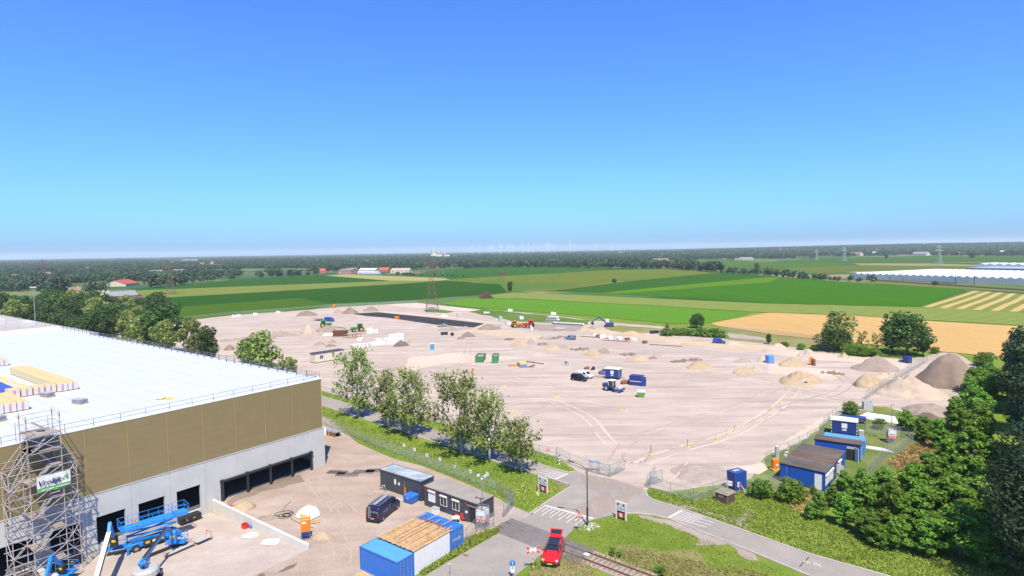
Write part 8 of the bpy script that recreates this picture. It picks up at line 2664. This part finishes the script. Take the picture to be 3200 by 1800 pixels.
def pylon(label, q, mat, arms=((.62,.34,.0),(.80,.20,0),(1.0,.0,0)), rz=.5, thick=.16):
    t = thing('pylon', label, 'pylon',(q[0], q[1],0), rz, 'power pylons')
    h = q[2]; b0, b1 = h * .12, h * .028
    mb = MB()
    lv = [0,.1,.22,.34,.45,.55,.64,.72,.80,.87,.94,1.0]
    half = lambda f: (b0 * (1 - f / .62) + b1 * 1.15 * (f / .62)) if f < .62 else b1 * (1.15 - .9 * (f - .62) / .38)
    cs = ((-1,-1),(1,-1),(1,1),(-1,1))
    legs = MB()
    for sx, sy in cs:
        for f0, f1 in zip(lv, lv[1:]):
            legs.bar((sx * half(f0), sy * half(f0), f0 * h),(sx * half(f1), sy * half(f1), f1 * h), thick * 1.3, thick * 1.3)
    legs.build('legs', mat, t)
    for k,(f0, f1) in enumerate(zip(lv, lv[1:])):
        for i in range(4):
            a, b_ = cs[i], cs[(i + 1) % 4]
            mb.bar((a[0] * half(f0), a[1] * half(f0), f0 * h),(b_[0] * half(f1), b_[1] * half(f1), f1 * h), thick * .7, thick * .7)
            mb.bar((b_[0] * half(f0), b_[1] * half(f0), f0 * h),(a[0] * half(f1), a[1] * half(f1), f1 * h), thick * .7, thick * .7)
            mb.bar((a[0] * half(f1), a[1] * half(f1), f1 * h),(b_[0] * half(f1), b_[1] * half(f1), f1 * h), thick * .6, thick * .6)
    mb.build('bracing', mat, t)
    for f, sp, _ in arms:
        if sp == 0: continue
        for s in (-1,1):
            ar = MB()
            tip = (s * sp * h,0,(f + .0) * h)
            for y in (-half(f), half(f)):
                ar.bar((s * half(f), y, f * h), tip, thick * 1.6, thick * 1.6); ar.bar((s * half(f), y,(f + .06) * h), tip, thick * 1.6, thick * 1.6)
                for k in range(1,4):
                    g = k / 4
                    ar.bar(lerp((s * half(f), y, f * h), tip, g), lerp((s * half(f), y,(f + .06) * h), tip, g - .12), thick * .6, thick * .6)
            a_ = ar.build('cross_arm', mat, t)
            for g in (.55,1.0):
                x = s * (half(f) + (sp * h - half(f)) * g)
                MB().tube((x,0, f * h + .02 * h * (1 - g)),(x,0, f * h - .045 * h),.12,5).build('insulator', M_latg, a_)


q = (-47.9,352.5,31.16); pylon('tall brown lattice pylon standing in the building site', q, M_lat,((.74,.23,0),(.84,.14,0),(.93,.12,0)),.1,.15)
q = (-313.5,542.7,30.10); pylon('lattice pylon in the yellow grain field on the left', q, M_lat,((.68,.3,0),(.84,.2,0)),.5,.2)
q = (-771.0,974.8,33.52); pylon('faint lattice pylon among the farms at far left', q, M_lat,((.68,.3,0),(.84,.2,0)),.5,.22)
q = (733.6,1307.0,33.92); pylon('pale grey pylon left of the greenhouse', q, M_latg,((.7,.24,0),(.86,.16,0)),.2,.3)
q = (739.1,1435.8,27.65); pylon('smaller pale grey pylon further left of the greenhouse', q, M_latg,((.7,.24,0),(.86,.16,0)),.2,.32)
q = (702.0,972.4,34.20); pylon('pale grey pylon standing behind the greenhouse', q, M_latg,((.7,.24,0),(.86,.16,0)),.2,.3)

# wind turbines far beyond the woods
M_turb = paint('turbine_white',(.85,.86,.88),.5)
tp = None
for k,(u, d) in enumerate(((1477,8600),(1500,7800),(1534,8400),(1542,8800),(1566,7300),(1592,8000),(1603,9200),(1634,7000),(1652,7700),(1669,8200),(1707,6800),(1716,7200),(1733,8200),(1782,6600),(1796,8600),(1862,9800),(1914,9800))):
    if tp is None:
        t = thing('wind_turbine', 'white wind turbine in the line on the horizon', 'wind turbine',((u - 1600) / 1850 * d * .7, d * .7,0),.2, 'wind turbines on the horizon')
        MB().tube((0,0,0),(0,0,78),2.7,8,1.7).build('tower', M_turb, t)
        MB().cbox(-2.2,2.2,-4,7,77,82,.8).build('nacelle', M_turb, t)
        for b_ in range(3):
            a = b_ * 2 * math.pi / 3 + .2
            dr_ = (math.sin(a), math.cos(a))
            MB().add([(dr_[1] * 1.9,-5,79.5 - dr_[0] * 1.6),(-dr_[1] * 1.9,-5,79.5 + dr_[0] * 1.6),(dr_[0] * 33 - dr_[1] * .5,-5,79.5 + dr_[1] * 33 + dr_[0] * .5),(dr_[0] * 33 + dr_[1] * .5,-5,79.5 + dr_[1] * 33 - dr_[0] * .5),
                      (dr_[1] * 1.6,-4.3,79.5 - dr_[0] * 1.6),(-dr_[1] * 1.6,-4.3,79.5 + dr_[0] * 1.6),(dr_[0] * 33 - dr_[1] * .5,-4.3,79.5 + dr_[1] * 33 + dr_[0] * .5),(dr_[0] * 33 + dr_[1] * .5,-4.3,79.5 + dr_[1] * 33 - dr_[0] * .5)],
                     [(0,1,2,3),(4,7,6,5),(0,3,7,4),(1,5,6,2),(2,6,7,3)]).build('blade', M_turb, t)
        tp = t
    else:
        clone(tp, None,((u - 1600) / 1850 * d * .7, d * .7),.2 + .1 * (k % 5))

# domed church
d = 2900
cx = (1358 - 1600) / 1850 * d
t = thing('domed_church', 'pale domed church rising from the trees on the horizon', 'church',(cx, d,0),0)
M_stone = paint('church_stone',(.72,.66,.54),.8)
M_copper = paint('copper_dome',(.25,.42,.36),.6)
MB().box(-14,42,-10,16,0,20).build('nave', M_stone, t)
MB().side([(-16,20),(44,20),(40,27),(-12,27)],-4,10).build('nave_roof', paint('church_roof',(.35,.26,.22),.8), t)
MB().lathe([(13,0),(13,40),(11,41)],16).build('drum', M_stone, t)
MB().lathe([(12,41),(11.5,46),(8.5,51),(4,54.5),(.8,56),(.5,60)],16).build('dome', M_copper, t)
for k in range(8): MB().box(-1.2,1.2,-13.2,-12.8,28,37).build('window', M_glass, t, None, k * math.pi / 4)
MB().tube((52,0,0),(52,0,44),3.5,8,2.5).build('tower', M_stone, t)
MB().box(58,78,-8,12,0,19).build('annex', M_stone, t)


def farm(label, x0, x1, mat_r, mat_w, name='farmhouse', cat='house', depth=.6, h=None, roofh=.45, rz=None, nwin=3):
    """gabled building: x0,x1 are the two front ground points, h = eaves+roof"""
    o, e = x0, x1
    l = dist(o, e)
    t = thing(name, label, cat, o, ang(o, e) if rz is None else rz)
    dp = l * depth
    he = h * (1 - roofh)
    MB().box(0, l,0, dp,0, he).build('wall', mat_w, t)
    rf = MB()
    ov = .4
    rf.add([(-ov,-ov, he - .1),(l + ov,-ov, he - .1),(l + ov, dp / 2, h),(-ov, dp / 2, h),(l + ov, dp + ov, he - .1),(-ov, dp + ov, he - .1)],[(0,1,2,3),(3,2,4,5)])
    r = rf.build('roof', mat_r, t)
    sm = r.modifiers.new('thickness', 'SOLIDIFY'); sm.thickness = .25
    MB().add([(0,0, he),(0, dp, he),(0, dp / 2, h - .1),(l,0, he),(l, dp, he),(l, dp / 2, h - .1)],[(0,1,2),(3,5,4)]).build('gable', mat_w, t)
    for k in range(nwin):
        x = l * (k + .5) / nwin
        w = MB().box(x - .6, x + .6,-.06,0, he * .35, he * .75).build('window', M_white2, t)
        MB().box(x - .5, x + .5,-.09,-.06, he * .4, he * .7).build('pane', M_glass, w)
    if name == 'farmhouse': MB().box(l * .7, l * .7 + .8, dp / 2 - .4, dp / 2 + .4, h - .6, h + 1.0).build('chimney', mat_w, r)
    else: MB().box(l * .1, l * .1 + 3,-.08,-.0,0, he * .8).build('barn_door', M_trim, t)


Rr = paint('tile_red',(.42,.085,.05),.8,0,.15,.5)
Rb = paint('tile_brown',(.23,.16,.125),.8,0,.15,.5)
Rg = paint('sheet_grey',(.24,.25,.27),.7,0,.1,.5)
Rw = paint('sheet_white',(.72,.74,.76),.5,0,.05,.5)
Ro = paint('tile_orange',(.62,.14,.05),.8,0,.1,.5)
Wb = paint('brick_red',(.33,.135,.095),.9,0,.15,.5)
Wp = paint('brick_pink',(.45,.22,.19),.9,0,.1,.5)
Wc = paint('wall_cream',(.60,.53,.40),.9,0,.08,.5)
Wg = paint('wall_grey_green',(.35,.40,.38),.8,0,.08,.5)
for lab, a, b_, q, mr, mw, nm, dp, rh, nw in (
    ('brown roofed house with pale walls in the trees at left',(-425.1,566.4),(-416.7,571.2),(-425.1,566.4,6.21), Rb, Wc, 'farmhouse',.9,.5,3),
    ('barn with white roof and brick wall at the left field',(-350.9,493.9),(-328.5,479.8),(-350.9,493.9,4.58), Rw, Wb, 'barn',1.0,.35,2),
    ('long grey roofed brick barn beside the white one',(-326.3,476.5),(-311.7,491.5),(-326.3,476.5,6.67), Rg, Wb, 'barn',.7,.55,4),
    ('red roofed house with garden behind the brick barns',(-453.7,695.2),(-459.6,729.2),(-453.7,695.2,7.37), Rr, Wc, 'farmhouse',.7,.6,3),
    ('long low red brick farm behind the red roofed house',(-721.2,1091.8),(-673.5,1074.2),(-721.2,1091.8,6.23), Rb, Wb, 'barn',.4,.5,5),
    ('brown farmhouse beside the faint pylon',(-780.9,978.0),(-770.3,991.9),(-780.9,978.0,11.34), Rb, Wb, 'farmhouse',.7,.5,3),
    ('pale roofed shed beside the brown farmhouse',(-768.6,984.3),(-737.8,974.3),(-768.6,984.3,6.62), Rw, Wg, 'barn',.6,.5,2),
    ('low house between trees at left',(-799.2,1094.5),(-779.7,1096.0),(-799.2,1094.5,4.78), Rb, Wc, 'farmhouse',.5,.5,3),
    ('small far house left of the tree belt',(-989.4,1442.2),(-965.2,1431.4),(-989.4,1442.2,5.81), Rb, Wp, 'farmhouse',.6,.5,2),
    ('grey barn beyond the left tree row',(-579.4,1039.6),(-551.6,1029.3),(-579.4,1039.6,6.29), Rg, Wc, 'barn',.6,.5,3),
    ('small pale barn left of the grey barn',(-653.6,1110.9),(-628.0,1101.2),(-653.6,1110.9,5.22), Rg, Wc, 'barn',.5,.5,3),
    ('far grey roofed shed among trees',(-745.9,1296.2),(-715.8,1283.1),(-745.9,1296.2,5.66), Rg, Wg, 'barn',.5,.5,3),
    ('far grey barn behind the dark trees',(-638.4,1249.5),(-610.4,1237.4),(-638.4,1249.5,5.45), Rg, Wg, 'barn',.5,.5,3),
    ('red roofed farm at the far left edge',(-1107.5,1312.2),(-1097.0,1324.8),(-1107.5,1312.2,8.15), Rb, Wp, 'barn',.6,.5,3),
    ('long white roofed hall in the far left trees',(-1919.5,3441.0),(-1790.0,3334.0),(-1919.5,3441.0,11.53), Rw, Wg, 'barn',.3,.4,4),
    ('long white hall in the distance left of centre',(-1331.4,2853.7),(-1238.6,2779.7),(-1331.4,2853.7,11.47), Rw, Wg, 'barn',.3,.4,4),
    ('small red house at the left end of the farm row',(-335.8,1031.6),(-326.1,1036.7),(-335.8,1031.6,9.01), Rr, Wb, 'farmhouse',.8,.55,2),
    ('pinkish brick barn in the farm row',(-294.2,1002.0),(-269.7,992.4),(-294.2,1002.0,8.58), Rb, Wp, 'barn',.9,.35,2),
    ('dark barn behind the pinkish one',(-291.1,1036.1),(-271.9,1037.4),(-291.1,1036.1,8.52), Rg, Wg, 'barn',.6,.5,3),
    ('grey-green barn with pale roof in the farm row',(-259.5,1001.1),(-228.9,988.9),(-259.5,1001.1,9.08), Rw, Wg, 'barn',.5,.35,3),
    ('long low pale shed before the grey-green barn',(-257.6,987.6),(-218.3,963.9),(-257.6,987.6,4.15), Rw, Rw, 'barn',.15,.3,4),
    ('red-brown roofed house in the farm row',(-239.8,1061.8),(-221.0,1058.6),(-239.8,1061.8,8.38), Rr, Wb, 'farmhouse',.7,.6,3),
    ('tan roofed barn at the right end of the farm row',(-208.3,1015.6),(-175.4,1011.0),(-208.3,1015.6,7.84), paint('sheet_tan',(.42,.36,.26),.8), Wc, 'barn',.6,.5,4),
    ('far house with pinkish roof beyond the long tree row',(345.6,1642.5),(364.0,1626.6),(345.6,1642.5,7.43), Rb, Wp, 'farmhouse',.6,.5,3),
    ('long brick farm beyond the long tree row',(354.8,1495.5),(386.3,1470.5),(354.8,1495.5,9.78), Rb, Wp, 'barn',.4,.5,5),
    ('dark round barn by the far green field',(605.5,1563.1),(638.6,1563.7),(605.5,1563.1,7.86), Rg, Wg, 'barn',.6,.5,3),
    ('pale grey house left of the dark round barn',(570.5,1518.7),(582.8,1507.5),(570.5,1518.7,6.36), Rg, Wp, 'farmhouse',.7,.5,2),
    ('orange roofed barn beyond the greenhouse',(1442.9,1935.0),(1452.0,1912.9),(1442.9,1935.0,9.07), Ro, Wb, 'barn',.5,.6,3),
    ('small orange roofed house left of the orange barn',(1499.1,2130.3),(1503.0,2119.2),(1499.1,2130.3,7.13), Ro, Wb, 'farmhouse',.7,.6,2),
    ('grey farm barn beyond the greenhouse fields',(1244.5,1840.8),(1263.4,1806.0),(1244.5,1840.8,11.71), Rg, Wc, 'barn',.6,.5,4),
    ('white gabled farm beside the grey pylon',(1127.7,1977.2),(1144.9,1946.7),(1127.7,1977.2,11.92), Rb, Wc, 'farmhouse',.6,.6,3),
    ('brick farm at the far right',(1522.8,1943.8),(1565.8,1940.5),(1522.8,1943.8,7.81), Rb, Wp, 'barn',.5,.5,5),
    ('white shed on the horizon fields right of centre',(748.0,4269.4),(809.8,4093.4),(748.0,4269.4,12.86), Rw, Wc, 'barn',.3,.4,4),
):
    farm(lab, a, b_, mr, mw, nm, 'house' if nm == 'farmhouse' else 'barn', dp, max(3.2, q[2]), rh, None, nw)
# small houses among the far trees
rq = random.Random(9)
for k, q in enumerate(HS):
    w_ = rq.uniform(11,24)
    r_ = rq.uniform(-.5,.5)
    farm('small house among the far trees, %s' % ('left of the tall brown pylon' if q[0] / q[1] < -.14 else 'beyond the long tree row and greenhouse'), q,(q[0] + w_ * math.cos(r_), q[1] + w_ * math.sin(r_)), rq.choice((Rr, Rb, Rw, Rg, Ro, Rw)), rq.choice((Wc, Wb, M_white2, Wp)), 'farmhouse', 'house',.6, rq.uniform(6.5,9.5) + hill(*q),.5, None,3)
    bpy.data.objects[[o.name for o in scene.objects if o.get('category') == 'house'][-1]]['group'] = 'small far houses'
# silos
for k in range(3):
    q = (-391.6,559.3,3.11)
    t = thing('silo',('tan feed silo at the white roofed barn, left of three', 'tan feed silo at the white roofed barn, middle of three', 'tan feed silo at the white roofed barn, right of three')[k], 'silo',(q[0] + k * 4.2, q[1] + k * .6,0),0, 'feed silos')
    MB().lathe([(1.6,1.5),(1.7,2.2),(1.7, q[2] - 1),(.6, q[2])],12).build('tank', paint('silo_tan',(.55,.42,.22),.6), t)
    MB().tube((1.2,0,0),(1.2,0,1.8),.1,5).tube((-1.2,0,0),(-1.2,0,1.8),.1,5).tube((0,1.2,0),(0,1.2,1.8),.1,5).build('leg', M_galv, t)

# greenhouse
ga, gb = (359.6,624.2),(425.0,490.2)
gb = lerp(ga, gb,1.35)
gl = dist(ga, gb)
t = thing('greenhouse', 'huge low glass greenhouse with many roof ridges at the right', 'greenhouse', ga, ang(ga, gb))
M_ghg = paint('greenhouse_glass',(.50,.55,.60),.25,0,.08,.05)
M_ghr = paint('chalked_glass',(.70,.74,.80),.3,0,.06,.05)
nb_ = int(gl / 6.4)
dpt = 150
bw = gl / nb_
for k in range(nb_):
    x0 = k * bw
    f = MB().side([(x0 + .05,0),(x0 + bw - .05,0),(x0 + bw - .05,4.6),(x0 + bw / 2,6.1),(x0 + .05,4.6)],-.05,.05).build('gable_bay', M_ghg, t)
    for g in range(3): MB().box(x0 + g * bw / 3 - .05, x0 + g * bw / 3 + .05,-.12,-.05,0,4.6).build('mullion', M_galv, f)
    MB().add([(x0,.1,4.7),(x0, dpt,4.7),(x0 + bw / 2, dpt,6.2),(x0 + bw / 2,.1,6.2),(x0 + bw,.1,4.7),(x0 + bw, dpt,4.7)],[(0,3,2,1),(3,4,5,2)]).build('roof_bay', M_ghr, t)
MB().box(-.1,.1,0, dpt,0,4.7).build('side_wall', M_ghg, t)
MB().box(0, gl, dpt - .1, dpt + .1,0,5).build('rear_wall', M_ghg, t)
q = (519.3,674.9)
t = thing('shed_roof', 'grey shed roof behind the greenhouse at the right edge', 'shed', q, ang(ga, gb))
MB().box(0,300,0,60,0,7).build('wall', M_trim, t); MB().box(-.5,300,-.5,60,7,7.4).build('roof', paint('shed_grey',(.36,.40,.47),.6), t)
q = (612.9,779.7)
t = thing('white_greenhouse', 'small white greenhouse beyond the grey shed roof', 'greenhouse', q, ang(ga, gb))
for k in range(12): MB().side([(k * 10,0),(k * 10 + 10,0),(k * 10 + 10,7),(k * 10 + 5,9),(k * 10,7)],0,40).build('bay', M_ghr, t)

# railway with overhead line along the greenhouse
ra_, rb_ = (354.5,576.4),(372.4,429.3)
rb_ = lerp(ra_, rb_,1.3)
t = thing('railway_line', 'railway line on a low bank in front of the greenhouse', 'railway', ra_, ang(ra_, rb_))
rl_ = dist(ra_, rb_)
MB().side([(0,0),(rl_,0),(rl_,.9),(0,.9)],-2.6,2.6).build('bank', M_brown, t)
for y in (-.75,.75): MB().box(0, rl_, y - .07, y + .07,.9,1.1).build('rail', M_rust, t)
for u, lab in ((1305, 'dark overhead line mast, first before the greenhouse'),(1400, 'dark overhead line mast, second before the greenhouse'),(2025, 'dark overhead line mast, third before the greenhouse'),(2138, 'dark overhead line mast, last before the greenhouse')):
    q = lerp(ra_, rb_,(u - 1080) / (2576 - 1080) / 1.3)
    d = math.hypot(*q)
    s = thing('catenary_mast', lab, 'mast',(q[0], q[1] - 3.2 if u in (1400,2138) else q[1] + 4,0), ang(ra_, rb_), 'overhead line masts')
    MB().bar((0,0,0),(0,0,9.5),.3,.3).build('post', M_steelb, s)
    MB().bar((0,0,8.6),(0,3.5 if u in (1400,2138) else -3.5,8.6),.18,.18).build('bracket', M_steelb, s)

# ---------------------------------------------------------------- air
mb = MB()
mb.box(-15500,15500,-500,16500,-3,125)
hz = mb.build('haze', None)
hz.data.materials.clear()
m = bpy.data.materials.new('haze_air'); m.use_nodes = True
N = m.node_tree.nodes; N.remove(N['Principled BSDF'])
pv = N.new('ShaderNodeVolumePrincipled')
pv.inputs['Color'].default_value = (.72,.83,.97,1)
pv.inputs['Density'].default_value = 0.00007
pv.inputs['Anisotropy'].default_value = 0.0
m.node_tree.links.new(pv.outputs[0], N['Material Output'].inputs['Volume'])
hz.data.materials.append(m)
tag(hz, 'thin blue summer haze over the whole country', 'haze', None, 'stuff')
